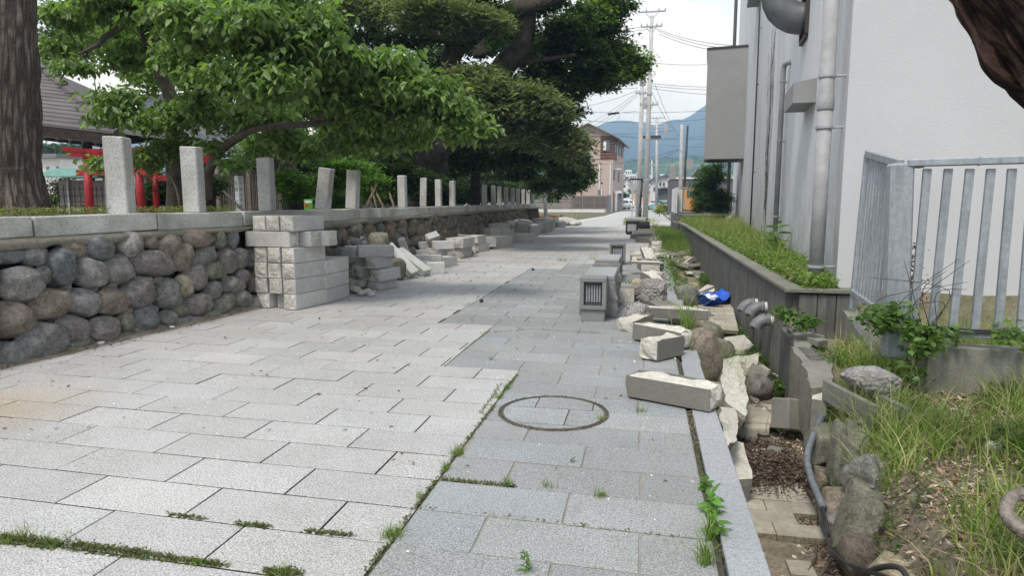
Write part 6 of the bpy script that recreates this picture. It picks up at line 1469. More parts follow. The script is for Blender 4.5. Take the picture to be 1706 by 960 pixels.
for px in (150, 60, -60): q = AY(px, 300, 14.6); bx(hl, Vector((q.x, q.y, 1.95)) - Vector((-16, 16, .9)), (.16, .16, 2.2), 'pillar', 'dark_wood')
# tiled roof building
tb = empty('tiled_hall', (-7.4, 15, .9), 'low dark hall with black pan tile roof and lattice front behind the curved branch', 'shrine building')
A = AY(465, 262, 14.6); B_ = AY(300, 262, 14.6); Cc = AY(300, 140, 18.0); Dd = AY(345, 158, 18.0)
u_ = (B_ - A); v_ = (Dd - A)
for i in range(26):
    f = i / 26; a = A + u_ * f * 1.0; b_ = a + v_ * 1.0
    MB().tube([a + Vector((0, 0, .03)), b_ + Vector((0, 0, .03))], .045, 6).obj('roof_tile_row', 'roof_tile', tb, world=True)
mb = MB(); mb.add([A, A + v_, B_ + v_, B_], [(0, 3, 2, 1)]); mb.obj('roof_base', 'cable_black', tb, world=True)
for i in range(9):
    f = (i + .5) / 9; a = A + v_ * f; MB().tube([a, a + u_], .016, 5).obj('tile_course', 'roof_tile', tb, world=True)
mb = MB(); w0 = A + Vector((-.1, .6, 0)); mb.add([(w0.x, w0.y, .8), (w0.x, w0.y, w0.z), (B_.x, B_.y + .6, B_.z), (B_.x, B_.y + .6, .8)], [(0, 1, 2, 3)]); mb.obj('dark_wall', 'dark_wood', tb, world=True)
for i in range(34):
    px = 372 + i * 2.9; q = AY(px, 320, 14.9); bx(tb, Vector((q.x, q.y, 1.5)) - Vector((-7.4, 15, .9)), (.018, .02, 1.1), 'lattice_bar', 'weathered_boards', ch=.002)
for px, y_ in ((415, 13.6), (443, 13.9), (363, 13.2)): q = AY(px, 300, y_); bx(tb, Vector((q.x, q.y, 1.75)) - Vector((-7.4, 15, .9)), (.09, .09, 1.7), 'pillar', 'weathered_boards')
# white name post with black writing
q = AY(400, 345, 11.2); q.z = .9; zt = AY(400, 293, 11.2).z
t = empty('inscribed_post', tuple(q), 'white painted post with black vertical characters before the lattice', 'sign post', rz=-.35)
bx(t, (0, 0, (zt - .9) / 2), (.11, .11, zt - .9), 'post', 'white_paint'); bx(t, (0, 0, zt - .9 + .02), (.10, .10, .04), 'cap', 'weathered_boards')
def glyph(ch, z, s, x=0, side=0):
    fc = bpy.data.curves.new('character', 'FONT'); fc.body = ch; fc.size = s; fc.align_x = 'CENTER'; fc.align_y = 'CENTER'; fc.extrude = .0005
    fc.materials.append(MATS['cable_black']); o = bpy.data.objects.new('character', fc); COL.objects.link(o); o.parent = t
    o.rotation_euler = (R(90), 0, 0 if side == 0 else R(90)); o.location = (x, -.0565, z) if side == 0 else (.0565, x, z)
    bpy.context.view_layer.update(); me = bpy.data.meshes.new_from_object(o); lo_, ro_ = o.location.copy(), o.rotation_euler.copy(); bpy.data.objects.remove(o); o = link('character', me, t); o.location = lo_; o.rotation_euler = ro_
hh = zt - .9
for i, ch in enumerate('征露二十五周年'): glyph(ch, hh - .14 - i * .105, .085)
for i, ch in enumerate('昭和五年紀念'): glyph(ch, hh - .14 - i * .10, .05, 0, 1)
# stakes
tk = []
for i, (a_, b2, lab) in enumerate((((603, 352), (622, 318), 'first slanting wooden stake of the bundle'), ((606, 352), (628, 306), 'second wooden stake crossing the bundle'), ((630, 352), (619, 312), 'dark stake leaning left in the bundle'), ((645, 352), (625, 318), 'long stake leaning left, outermost of the bundle'), ((660, 350), (649, 322), 'single stake leaning apart from the bundle'))):
    a, b_ = AY(a_[0], a_[1] + 6, 13.2), AY(b2[0], b2[1], 13.6); o = MB().tube([a, b_], .024, 8).obj('wooden_stake', 'wood_stake', smooth=True); props(o, lab, 'stake', 'wooden stakes leaning together')
o = MB().tube([AY(372, 318, 9.8), AY(405, 350, 9.6)], .02, 8).obj('thin_rod', 'weathered_boards'); props(o, 'thin pale rod leaning before the inscribed post', 'rod')
o = MB().tube([AY(340, 290, 9.8), AY(384, 293, 9.8)], .018, 8).obj('thin_rod', 'weathered_boards'); props(o, 'short horizontal pale rail left of the inscribed post', 'rod')
o = MB().tube([AY(462, 290, 11.8), AY(472, 258, 11.8), AY(471, 250, 11.8)], .015, 8).obj('thin_rod', 'weathered_boards'); props(o, 'slim upright pale stick beside the maple trunk', 'rod')
# bright green and red figure board
q = AY(514, 355, 9.9); t = empty('green_board', (q.x, q.y, 1.12), 'small bright green board with red patch standing among leaves between posts', 'sign board')
s_ = 9.9 / F_PX
mb = MB(); mb.prism([(-8 * s_, 0), (8 * s_, 0), (8 * s_, .03), (-8 * s_, .03)], 0, 24 * s_); mb.obj('board', 'green_plastic', t)
mb = MB(); mb.prism([(-6 * s_, -.006), (0, -.006), (0, -.001), (-6 * s_, -.001)], 10 * s_, [16 * s_, 14 * s_, 14 * s_, 16 * s_]); mb.obj('red_patch', 'red_plastic', t)
mb = MB(); mb.prism([(-6 * s_, -.007), (7 * s_, -.007), (7 * s_, -.002), (-6 * s_, -.002)], 17 * s_, 21 * s_); mb.obj('pale_patch', 'white_paint', t)
# grey sided shed under the trees
q = AY(615, 300, 21); sh_ = empty('grey_shed', (q.x, q.y, .9), 'grey sided gable shed glimpsed between trees above the stakes', 'shed')
s_ = 21 / F_PX; hz = AY(600, 258, 21).z - .9; pk = AY(640, 235, 21).z - .9
mb = MB(); mb.add([(-40 * s_, 0, 0), (60 * s_, 0, 0), (60 * s_, 0, pk * .96), (30 * s_, 0, pk), (-40 * s_, 0, hz)], [(0, 1, 2, 3, 4)]); mb.obj('gable_wall', 'grey_siding', sh_)
for i in range(20): bx(sh_, ((-36 + i * 5) * s_, -.012, (hz) / 2), (.03, .02, hz - .02), 'siding_strip', 'grey_siding', ch=.003)
mb = MB(); mb.add([(-46 * s_, -.3, hz - .05), (30 * s_, -.3, pk + .12), (30 * s_, 3, pk + .12), (-46 * s_, 3, hz - .05), (-46 * s_, -.3, hz - .15), (30 * s_, -.3, pk + .02)], [(0, 1, 2, 3), (4, 5, 1, 0)]); mb.obj('roof', 'dark_cladding', sh_)
# white house far left
q = AY(92, 300, 45); wh = empty('white_house', (q.x, q.y, -.05), 'white walled house far behind the pine trunk', 'house')
s_ = 45 / F_PX; z1 = AY(90, 262, 45).z
bx(wh, (-20 * s_, 3, z1 / 2), (70 * s_, 6, z1), 'wall', 'white_wall'); bx(wh, (-20 * s_, 3, z1 + .15), (78 * s_, 7, .3), 'roof', 'grey_roof')
for px in (78, 100): bx(wh, ((px - 92) * s_, -.02, AY(92, 280, 45).z), (6 * s_, .1, 8 * s_), 'window', 'grey_siding')

# ================================================================== WEEDS, GRASS AND LITTER
def scatter(n, fx, fy, fz, keep=None):
    o_ = []
    while len(o_) < n:
        x, y_ = fx(), fy()
        if keep is None or keep(x, y_): o_.append((x, y_, fz(x, y_)))
    return np.array(o_)
U = random.uniform
def nz2(x, y_, s=1.2, o=0): return noise.noise(Vector((x * s + o, y_ * s, o)))
# bank
pts = scatter(20000, lambda: U(1.1, 4.2), lambda: U(2.0, 6.2), ground_h, lambda x, y_: nz2(x, y_, 1.3, 3) + .5 * nz2(x, y_, 4) + (.15 if y_ > 3.6 else 0) > U(-.35, .4) and (x > 1.2 + max(0, y_ - 4.6) * .3) and not (2.05 < x and y_ > 5.0 and U(0, 1) < .6))
blades('bank_grass', pts, 'grass_blade', GRASS_DRY, .19, .0085, lean=.8, hv=.7, kind='stuff')
pts = scatter(9000, lambda: U(1.15, 4.2), lambda: U(2.0, 6.2), lambda x, y_: ground_h(x, y_) + .004); blades('dead_grass_mat', pts, 'litter', [(.42, .37, .25), (.30, .26, .17), (.22, .18, .12), (.5, .45, .32)], .035, .006, lean=3.2, kind='stuff')
pts = scatter(1500, lambda: U(1.2, 4.0), lambda: U(2.4, 5.4), ground_h, lambda x, y_: nz2(x, y_, 1.3, 3) > U(-.1, .6)); blades('tall_grass_stalks', pts, 'grass_blade', [(.42, .42, .24), (.25, .32, .10)], .38, .0035, lean=.5, kind='stuff')
pts = scatter(22000, lambda: U(1.12, 4.0), lambda: U(1.9, 5.6), lambda x, y_: ground_h(x, y_) + U(.0, .025), lambda x, y_: nz2(x, y_, 1.3, 3) < U(-.1, 1.2)); leaf_cloud('dead_leaf_litter', pts, 'litter', [(.34, .26, .20), (.46, .38, .30), (.24, .18, .14), (.55, .47, .38), (.16, .12, .09), (.38, .22, .13)], .042, None, 'quad', droop=0, aspect=.3, kind='stuff')
pts = scatter(13000, lambda: U(1.1, 4.0), lambda: U(2.2, 6), lambda x, y_: ground_h(x, y_) + U(.01, .12), lambda x, y_: nz2(x, y_, 2.2, 8) > U(.0, .5)); leaf_cloud('bank_weeds', pts, 'leaf', [(.10, .17, .04), (.07, .12, .03), (.14, .2, .06)], .035, None, 'quad', droop=-.1, aspect=.4, kind='stuff')
# trench litter
pts = scatter(10000, lambda: random.gauss(.84, .17), lambda: random.gauss(4.85, .30), lambda x, y_: ground_h(x, y_) + U(.0, .05) + .06 * max(0, 1 - abs(y_ - 4.75) * 2), lambda x, y_: .5 < x < 1.15 and y_ > 4.25); leaf_cloud('pine_cone_litter', pts, 'litter', [(.09, .06, .045), (.13, .095, .075), (.06, .045, .037), (.19, .15, .12)], .024, None, 'quad', droop=0, aspect=.5, kind='stuff')
pts = scatter(5200, lambda: U(.48, 1.4), lambda: U(2.6, 8), lambda x, y_: ground_h(x, y_) + U(.0, .02), lambda x, y_: (x > .96 + random.gauss(0, .05) or y_ > 5) and (x < 1.06 or y_ > 4.8)); leaf_cloud('trench_litter', pts, 'litter', BROWNL, .03, None, 'quad', droop=0, aspect=.3, kind='stuff')
pts = scatter(2600, lambda: random.gauss(1.04, .07), lambda: U(2.6, 5.2), lambda x, y_: ground_h(x, y_) + U(.0, .03), lambda x, y_: x < 1.2); leaf_cloud('conduit_side_litter', pts, 'litter', BROWNL, .035, None, 'quad', droop=0, aspect=.25, kind='stuff')
MB_ = MB()
for i in range(120):
    y_ = random.uniform(2.7, 5.4) ; x_ = U(.75, 1.06); z = ground_h(x_, y_) + .012; a = U(0, 6.3); L = U(.03, .12)
    MB_.tube([(x_, y_, z), (x_ + math.cos(a) * L * .5, y_ + math.sin(a) * L * .5, z + U(0, .01)), (x_ + math.cos(a + .3) * L, y_ + math.sin(a + .3) * L, z)], .0018, 4)
MB_.obj('twig_litter', 'branch_bark', kind='stuff')
# trench grass
def trench_keep(x, y_): return nz2(x, y_, 1.6, 5) > U(-.2, .5)
pts = scatter(5200, lambda: abs(random.gauss(0, .13)) + .47, lambda: U(5.4, 13), lambda x, y_: ground_h(x, y_) + .08, trench_keep); blades('trench_grass', pts, 'grass_blade', GRASS, .26, .006, lean=.6, kind='stuff')
pts = scatter(1500, lambda: random.gauss(.62, .10), lambda: random.gauss(6.45, .35), lambda x, y_: ground_h(x, y_) + .12); blades('trench_grass_clump', pts, 'grass_blade', GRASS, .40, .007, lean=.7, kind='stuff')
pts = scatter(8000, lambda: random.gauss(1.32, .07), lambda: U(6.6, 17), lambda x, y_: ground_h(x, y_) + U(.0, .16), lambda x, y_: x < 1.44 and nz2(x, y_, 1.1, 9) > U(-.1, .3)); leaf_cloud('trench_side_weeds', pts, 'leaf', [(.08, .14, .03), (.12, .19, .05)], .04, None, 'quad', droop=-.1, aspect=.45, kind='stuff')
pts = scatter(12000, lambda: U(.42, 1.42), lambda: U(20, 32), lambda x, y_: ground_h(x, y_) + .02, lambda x, y_: U(0, 1) < .3 + (y_ - 20) / 6); blades('far_trench_grass', pts, 'grass_blade', GRASS, .34, .016, lean=.5, kind='stuff')
pts = scatter(4000, lambda: random.gauss(.66, .15), lambda: U(9, 18), lambda x, y_: ground_h(x, y_) + U(.05, .3), trench_keep); leaf_cloud('rubble_weeds', pts, 'leaf', [(.09, .16, .03), (.14, .21, .05)], .05, None, 'quad', droop=-.1, aspect=.4, kind='stuff')
# planter
def in_planter(x, y_): return x > TR + .14 and (Vector((x, y_, 0)) - BC).dot(bn) > .03
pts = scatter(15000, lambda: U(TR + .1, 4.6), lambda: U(6.9, 31), lambda x, y_: PLZ, lambda x, y_: in_planter(x, y_) and nz2(x, y_, 1.1, 2) + .5 * nz2(x, y_, 3.3, 1) > U(-.5, .4)); blades('planter_grass', pts, 'grass_blade', GRASS + [(.3, .34, .12), (.34, .32, .16)], .19, .009, lean=.7, hv=.75, kind='stuff')
pts = scatter(2600, lambda: U(TR + .2, 4.6), lambda: U(7.2, 31), lambda x, y_: PLZ, lambda x, y_: in_planter(x, y_) and nz2(x, y_, 1.7, 6) > U(.0, .5)); blades('planter_tall_grass', pts, 'grass_blade', GRASS_DRY, .42, .008, lean=.5, kind='stuff')
pts = scatter(26000, lambda: U(TR + .1, 4.6), lambda: 6.85 + abs(random.gauss(0, 1)) * 7, lambda x, y_: PLZ + U(0, .15), lambda x, y_: y_ < 31 and in_planter(x, y_)); leaf_cloud('planter_weeds', pts, 'leaf', [(.10, .19, .035), (.14, .25, .05), (.18, .26, .07), (.07, .13, .03), (.30, .30, .14)], .055, None, 'quad', droop=-.2, aspect=.45, kind='stuff')
# leafy plants one can pick out
def weed_plant(loc, h, n, ls, label, group=None, cols=CHERRY, name='leafy_weed', spread=.25, aspect=.36, cat='weed'):
    t = empty(name, tuple(loc), label, cat, group); pts_ = []; dirs = []
    MB().tube([(0, 0, -.02), (.01, .01, h * .5), (.0, .02, h)], [.008, .006, .003], 6).obj('stem', 'grass_stem', t)
    for i in range(n):
        f = (i + 1) / n; a = i * 2.4; pts_.append((0, 0, h * f)); dirs.append((math.cos(a) * 1.4, math.sin(a) * 1.4, .7 if f > .8 else .3))
    leaf_cloud('leaves', pts_, 'leaf', cols, ls, t, 'leaf', droop=.0, aspect=aspect, outward=dirs, szvar=.2)
q = P(1293, 430, PLZ); weed_plant((q.x, q.y, PLZ), .52, 30, .21, 'tall upright weed with long bright leaves beside the wall pipe in the planter', aspect=.22)
for i, (px, py) in enumerate(((1335, 452), (1316, 462), (1352, 462), (1372, 466), (1306, 448))):
    q = P(px, py, PLZ); weed_plant((q.x, q.y, PLZ), .16, 16, .10, ('first', 'front', 'second', 'cornermost', 'rear')[i] + ' low leafy weed cluster near the planter corner', 'low leafy weeds in the planter corner', aspect=.6)
q = P(1186, 858, .0); weed_plant((.303, q.y, -.02), .10, 17, .062, 'leafy weed with broad pale green leaves growing from the kerb gap', aspect=.62, cols=[(.12, .25, .05), (.15, .30, .07)])
q = P(1183, 890, .0); weed_plant((.303, q.y, -.02), .08, 12, .060, 'second broad leaved weed in the kerb gap, nearer the camera', aspect=.55, cols=[(.12, .25, .05), (.15, .30, .07)])
q = P(1170, 815, .0); weed_plant((.300, q.y, -.02), .06, 12, .048, 'third leafy weed in the kerb gap, furthest along', aspect=.6, cols=[(.12, .23, .05)])
q = P(875, 955, .0); weed_plant((q.x, q.y, 0), .07, 16, .03, 'tiny upright weed in the grey paving at the bottom of the picture', aspect=.25, cols=[(.10, .20, .06)])
q = P(133, 577, .02); weed_plant((q.x, q.y, .0), .10, 9, .09, 'bright green seedling at the foot of the boulder wall', aspect=.6, cols=[(.18, .36, .05)])
q = P(395, 515, .02); weed_plant((q.x, q.y, .0), .06, 7, .06, 'small seedling at the wall foot beside the block stack', aspect=.6, cols=[(.16, .32, .05)])
# brambles on the railing foot
vt = empty('bramble', tuple(AY(1500, 590, 4.95)), 'leafy bramble climbing round the foot of the railing corner post', 'climbing plant')
C_ = [PC(1500, 530, 4.95, 30, 30), PC(1535, 570, 4.9, 34, 40), PC(1515, 620, 4.85, 26, 22), PC(1450, 525, 5.2, 26, 16), PC(1570, 560, 4.95, 20, 8), PC(1470, 545, 5.1, 20, 12), PC(1690, 555, 4.85, 20, 12)]
pts = clump_pts(C_, 900, 5, .05, .1, 31); leaf_cloud('leaves', pts, 'leaf', [(.10, .18, .045), (.13, .22, .06), (.07, .12, .035)], .046, vt, 'leaf', droop=.3, aspect=.75, world=True)
for i in range(8):
    a = AY(U(1490, 1530), 610, 4.9); limb(vt, [a, AY(U(1480, 1560), 560, 4.95), AY(U(1450, 1620), U(480, 540), 5.0), AY(U(1440, 1640), U(430, 520), 5.0)], [.004, .0035, .003, .0015], 'dark_bark', 'stem', 5)
bs = empty('bramble', tuple(AY(1330, 540, 6.3)), 'small bramble growing against the end of the planter wall', 'climbing plant')
pts = clump_pts([PC(1335, 535, 6.45, 26, 14), PC(1310, 525, 6.5, 16, 8)], 240, 5, .05, .1, 33); leaf_cloud('leaves', pts, 'leaf', [(.10, .19, .04), (.07, .13, .03)], .055, bs, 'leaf', droop=.2, aspect=.7, world=True)
dw = empty('dead_stalk', tuple(AY(1520, 560, 5.3)), 'dry reddish brown stalk standing behind the railing bars', 'dead plant')
for i in range(5): limb(dw, [AY(1510 + i * 4, 560, 5.35), AY(1512 + i * 5, 480, 5.35), AY(1518 + i * 3, U(400, 460), 5.35)], [.004, .003, .002], 'wood_stake', 'stem', 5)
pts = clump_pts([PC(1517, 430, 5.35, 7, 30), PC(1522, 480, 5.35, 14, 40)], 320, 4, .03, .1, 34); leaf_cloud('leaves', pts, 'litter', [(.13, .06, .045), (.2, .1, .07)], .03, dw, 'quad', world=True)
pts = scatter(3500, lambda: U(2.1, 4.2), lambda: U(5.35, 6.6), lambda x, y_: 0.0, None); blades('grass_behind_railing', pts, 'grass_blade', GRASS_DRY, .34, .006, lean=.5, kind='stuff')
# bush at the far end of the building
q = AY(1185, 352, 31); t = tree('round_bush', (q.x, q.y, PLZ), 'dense dark green bush at the far corner of the white building', 'bush')
pts = clump_pts(cl([(1187, 318, 31, 24, 34, .8), (1190, 290, 31, 18, 20, .7), (1178, 335, 31, 18, 22, .7), (1195, 340, 31, 20, 22, .7)]), 17000, 8, .1, .3, 41, 14, .6); leaf_cloud('foliage', pts, 'leaf', [(.035, .075, .02), (.05, .10, .025), (.09, .16, .04)], .11, t, 'quad', droop=.1, aspect=.45, world=True)
limb(t, [q, AY(1187, 320, 31), AY(1187, 290, 31)], [.06, .05, .03], 'dark_bark', 'stem')
# moss and weeds in the joints
moss = []; tuft = []
def joint_line(a, b_, n, w_=.008, h=.0, dens=1.0, lo=0, hi=1):
    a, b_ = P(*a), P(*b_)
    for i in range(n):
        t_ = U(lo, hi); 
        if nz2(t_ * 14, a.x, 1, 3) < U(-.5, .3) * dens - .2: continue
        moss.append((a.x + (b_.x - a.x) * t_ + random.gauss(0, w_), a.y + (b_.y - a.y) * t_ + random.gauss(0, w_), U(-.004, h)))
joint_line((0, 897), (240, 925), 2100, .010, .018, 2.0); joint_line((240, 925), (380, 945), 700, .007, .012, 1.8); joint_line((0, 905), (380, 947), 900, .004, .003); joint_line((440, 955), (500, 958), 500, .012, .012)
joint_line((280, 858), (340, 866), 240, .006, .008); joint_line((395, 875), (450, 880), 300, .008, .012); joint_line((510, 887), (590, 894), 300, .006, .010)
joint_line((610, 955), (862, 625), 1400, .006, .010); joint_line((735, 800), (860, 812), 500, .006, .012); joint_line((775, 582), (820, 548), 240, .006, .010); joint_line((700, 845), (1160, 898), 120, .004, .004)
joint_line((885, 549), (1010, 556), 260, .006, .006); joint_line((800, 555), (885, 549), 160, .006, .005); joint_line((760, 542), (885, 447), 260, .008, .006)
joint_line((835, 640), (800, 690), 240, .008, .012)
for i in range(520):
    a = U(0, 6.28)
    if nz2(a * 2, 0, 1, 5) < -.05: continue
    moss.append((MX + math.cos(a) * MR * random.gauss(1, .012), MY + math.sin(a) * MR * random.gauss(1, .012), U(0, .008)))
for i in range(900): y_ = U(2.4, 5.0); moss.append((.302 + random.gauss(0, .008), y_, U(-.03, .0)))
leaf_cloud('joint_moss', np.array(moss), 'leaf', MOSS, .013, None, 'quad', droop=-.2, aspect=.55, kind='stuff')
def tufts(px, py, n, h, s, w_=.0035, z=0): 
    q = P(px, py, z); return [(q.x + random.gauss(0, s), q.y + random.gauss(0, s), z) for _ in range(n)]
tf_ = []
for (px, py, n, s) in ((655, 893, 170, .022), (762, 757, 110, .018), (742, 782, 50, .012), (830, 663, 70, .016), (845, 648, 60, .014), (846, 807, 40, .012), (1000, 828, 60, .014), (910, 812, 30, .014), (1068, 686, 50, .02), (818, 600, 20, .01), (700, 830, 24, .01), (30, 897, 90, .03), (90, 905, 60, .03), (330, 940, 40, .02), (470, 957, 70, .02), (1002, 700, 40, .012)):
    tf_ += tufts(px, py, n, .04, s)
blades('joint_tufts', np.array(tf_), 'grass_blade', GRASS, .045, .0028, lean=.8, kind='stuff')
tf_ = []
for (px, py, n, s) in ((1070, 553, 160, .05), (938, 435, 60, .1), (990, 432, 40, .06), (1047, 472, 60, .06), (1045, 490, 30, .04), (1175, 940, 60, .012), (1182, 900, 40, .01)): tf_ += tufts(px, py, n, .1, s)
blades('paving_grass_tufts', np.array(tf_), 'grass_blade', GRASS, .11, .005, lean=.8, kind='stuff')
pts = scatter(900, lambda: random.gauss(.302, .008), lambda: U(3.6, 5.0), lambda x, y_: -.02 + U(0, .02)); leaf_cloud('gap_litter', pts, 'litter', BROWNL, .02, None, 'quad', droop=0, aspect=.2, kind='stuff')
lv = []
for i in range(420):
    y_ = 3 + abs(random.gauss(0, 1)) * 9; x_ = U(wall_x(y_), .28); lv.append((x_, y_, .004))
for i in range(900): y_ = U(4, 34); lv.append((wall_x(y_) + abs(random.gauss(0, .12)) + (.6 if y_ > 9 else 0) * U(.5, 1.6), y_, .003 + U(0, .01)))
leaf_cloud('fallen_leaves', np.array(lv), 'litter', BROWNL, .035, None, 'quad', droop=0, aspect=.5, kind='stuff')
# earth and grit banked at the wall foot
mb = MB(); rows = []
N_ = 130
for i in range(N_ + 1):
    y_ = 2.5 + (35.5 - 2.5) * (i / N_) ** 1.6; x_ = wall_x(y_); w_ = .09 + .06 * noise.noise(Vector((y_ * 2.2, 3, 1))) + .03 * noise.noise(Vector((y_ * 8, 3, 1)))
    mb.v += [(x_ - .16, y_, .14), (x_ - .02, y_, .05 + .03 * noise.noise(Vector((y_ * 5, 0, 0)))), (x_ + w_ * .5, y_, .022), (x_ + max(.02, w_), y_, -.004)]
    if i: 
        for k_ in range(3): b0 = (i - 1) * 4 + k_; mb.f.append((b0, b0 + 1, b0 + 5, b0 + 4)); mb.mi.append(0)
mb.obj('earth_at_wall_foot', 'soil', smooth=True, kind='structure')
for i, (px, py, r_) in enumerate(((375, 523, .05), (167, 575, .035), (285, 548, .03))): rock(px, py, 0, r_ * 1.3, r_, r_ * .6, 'label_white', ('largest white chip by the block stack', 'white chip at the wall foot beside the seedling', 'white chip at the wall foot halfway to the stack')[i], 'stone chip', 'white chips at the wall foot', seed=i + 200, sub=2)
rock(1652, 752, -.03, .05, .04, .03, 'label_white', 'white chip lying in the grass of the bank', 'stone chip', seed=210, sub=2)
rock(888, 451, .0, .03, .03, .025, 'cable_black', 'small black cone lying on the grey paving', 'pine cone', 'pine cones on the paving', seed=211, sub=2); rock(802, 504, .0, .03, .03, .025, 'cable_black', 'small black cone lying on the pale slab step', 'pine cone', 'pine cones on the paving', seed=212, sub=2)

# ================================================================== STREET AND DISTANCE
def sheet(poly, z, name, mat, kind='structure', th=None): mb = MB(); mb.add([(p[0], p[1], z) for p in poly], [tuple(range(len(poly)))]); return mb.obj(name, mat, kind=kind)
sheet([(-90, 36.21), (60, 36.21), (60, 46), (-90, 46)], -.046, 'gravel_lot', 'gravel_ground')
sheet([(-5.4, 36.21), (1.7, 36.21), (1.7, 300), (-2.8, 300), (-2.6, 120), (-3.6, 60), (-5.0, 44)], -.040, 'road', 'asphalt')
sheet([(-60, 39.5), (-5.2, 39.5), (-5.2, 43.5), (-60, 43.5)], -.0415, 'cross_road', 'gravel_ground')
sheet([(-4.9, 41), (-4.72, 41), (-3.32, 62), (-2.42, 120), (-2.5, 120), (-3.5, 62)], -.036, 'edge_line', 'white_marking')
sheet([(-1.3, 36.8), (.3, 36.8), (.3, 37.2), (-1.3, 37.2)], -.036, 'stop_line', 'white_marking')
sheet([(-4.6, 36.21), (.3, 36.21), (.3, 36.9), (-4.6, 36.9)], -.032, 'drain_edge', 'far_concrete')
# debris of brick in the gravel lot
t = props(bpy.data.objects.new('brick_rubble', None), kind='stuff'); 
mb = MB()
for i in range(120): mb.box((random.gauss(-9.5, 1.4), random.gauss(52, 2), .05), (U(.1, .4), U(.1, .4), U(.05, .3)), U(0, 3))
mb.obj('brick_rubble', 'red_brown_tile', kind='stuff')
def D2(px, y, py=335): return AY(px, py, y)
# beige three storey house
HY = 88
def hx(px): return AY(px, 335, HY).x
def hz_(py): return AY(1020, py, HY).z
bh_ = empty('beige_house', (hx(1020), HY, 0), 'beige three storey house with gable roof and brown corner window bay', 'house')
HOUSE = bh_
O_ = Vector((hx(1020), HY, 0))
def hbox(x0, x1, y0, y1, z0, z1, name, mat, par=bh_, **k): return bx(par, Vector(((x0 + x1) / 2, (y0 + y1) / 2, (z0 + z1) / 2)) - O_, (x1 - x0, y1 - y0, z1 - z0), name, mat, ch=.01, **k)
xl, xr, ze, zp = hx(935), hx(1020), hz_(226), hz_(206)
mb = MB(); depth = 16
F0 = [(xl, HY, -.1), (xr, HY, -.1), (xr, HY, ze), (hx(979), HY, zp), (xl, HY, hz_(228))]
xr2 = xr + .5 * 0; B0 = [(x, HY + depth, z) for x, _, z in F0]
mb.add(F0 + B0, [(0, 1, 2, 3, 4), (1, 6, 7, 2), (5, 9, 8, 7, 6), (0, 4, 9, 5)]); mb.obj('wall', 'beige_wall', bh_, world=True)
# right side of the house is seen: make it turn away
sx = hx(1036)
for (x0, z0, x1, z1, nm) in ((hx(979), zp, xr + .75, ze - .45, 'roof_slope'), (hx(979), zp, xl - .8, hz_(231), 'roof_slope')):
    mb = MB(); s = .14; mb.add([(x0, HY - .8, z0 + s), (x1, HY - .8, z1 + s), (x1, HY + depth + .5, z1 + s), (x0, HY + depth + .5, z0 + s), (x0, HY - .8, z0), (x1, HY - .8, z1), (x1, HY + depth + .5, z1), (x0, HY + depth + .5, z0)], [(0, 1, 2, 3), (4, 7, 6, 5), (0, 4, 5, 1), (1, 5, 6, 2)]); mb.obj(nm, 'gable_wood', bh_, world=True)
hbox(hx(999), xr + .06, HY - .10, HY + 4.5, hz_(265), hz_(226), 'corner_bay', 'red_brown_tile')
for i in range(9): z = hz_(265) + .15 + i * .33; hbox(hx(999) - .03, xr + .10, HY - .14, HY - .09, z, z + .08, 'bay_batten', 'dark_wood')
w_ = hbox(hx(1003), hx(1015), HY - .22, HY - .12, hz_(252), hz_(233), 'window', 'window_glass'); 
hbox(hx(1004), hx(1008.5), HY - .25, HY - .215, hz_(250), hz_(236), 'window_pane', 'white_paint')
for y0, px_ in ((HY + 1, 0), (HY + 3, 0), (HY + 7, 0), (HY + 11, 0)): hbox(xr + .05, xr + .12, y0, y0 + 1.2, hz_(253), hz_(236), 'window', 'window_glass')
for y0 in (HY + 1, HY + 7): hbox(xr + .02, xr + .09, y0, y0 + 1.2, hz_(300), hz_(284), 'window', 'window_glass')
for y0 in (HY + 1, HY + 7): hbox(xr + .1, xr + .9, y0, y0 + 1.6, hz_(282), hz_(280), 'awning', 'white_paint')
hbox(hx(935), hx(999), HY - .05, HY - .005, hz_(227.5), hz_(226.5), 'floor_band', 'gable_wood'); hbox(hx(935), xr, HY - .06, HY - .005, hz_(265.5), hz_(264), 'floor_band', 'gable_wood')
for i in range(24): z = hz_(345) + i * .36; hbox(xl, xr, HY - .012, HY - .004, z, z + .02, 'siding_line', 'beige_wall')
for px in (998, 1016): hbox(hx(px) - .07, hx(px) + .07, HY - .2, HY - .06, 0, hz_(272), 'downpipe', 'white_wall')
hbox(hx(1001), hx(1003), HY - .2, HY - .06, 1, hz_(315), 'downpipe', 'white_wall')
hbox(hx(996.5), hx(999.5), HY - .3, HY - .06, hz_(324), hz_(316), 'meter_box', 'grey_siding')
hbox(xr + .1, hx(1034), HY + 1, HY + 2.5, hz_(322), hz_(318), 'porch_roof', 'white_wall'); hbox(hx(1024), hx(1026), HY + 1, HY + 1.2, -.05, hz_(322), 'porch_post', 'white_wall'); hbox(hx(1028), hx(1033), HY + 1.5, HY + 2.4, -.05, hz_(322), 'porch_wall', 'grey_siding')
HOUSE.rotation_euler = (0, 0, R(-3.2))
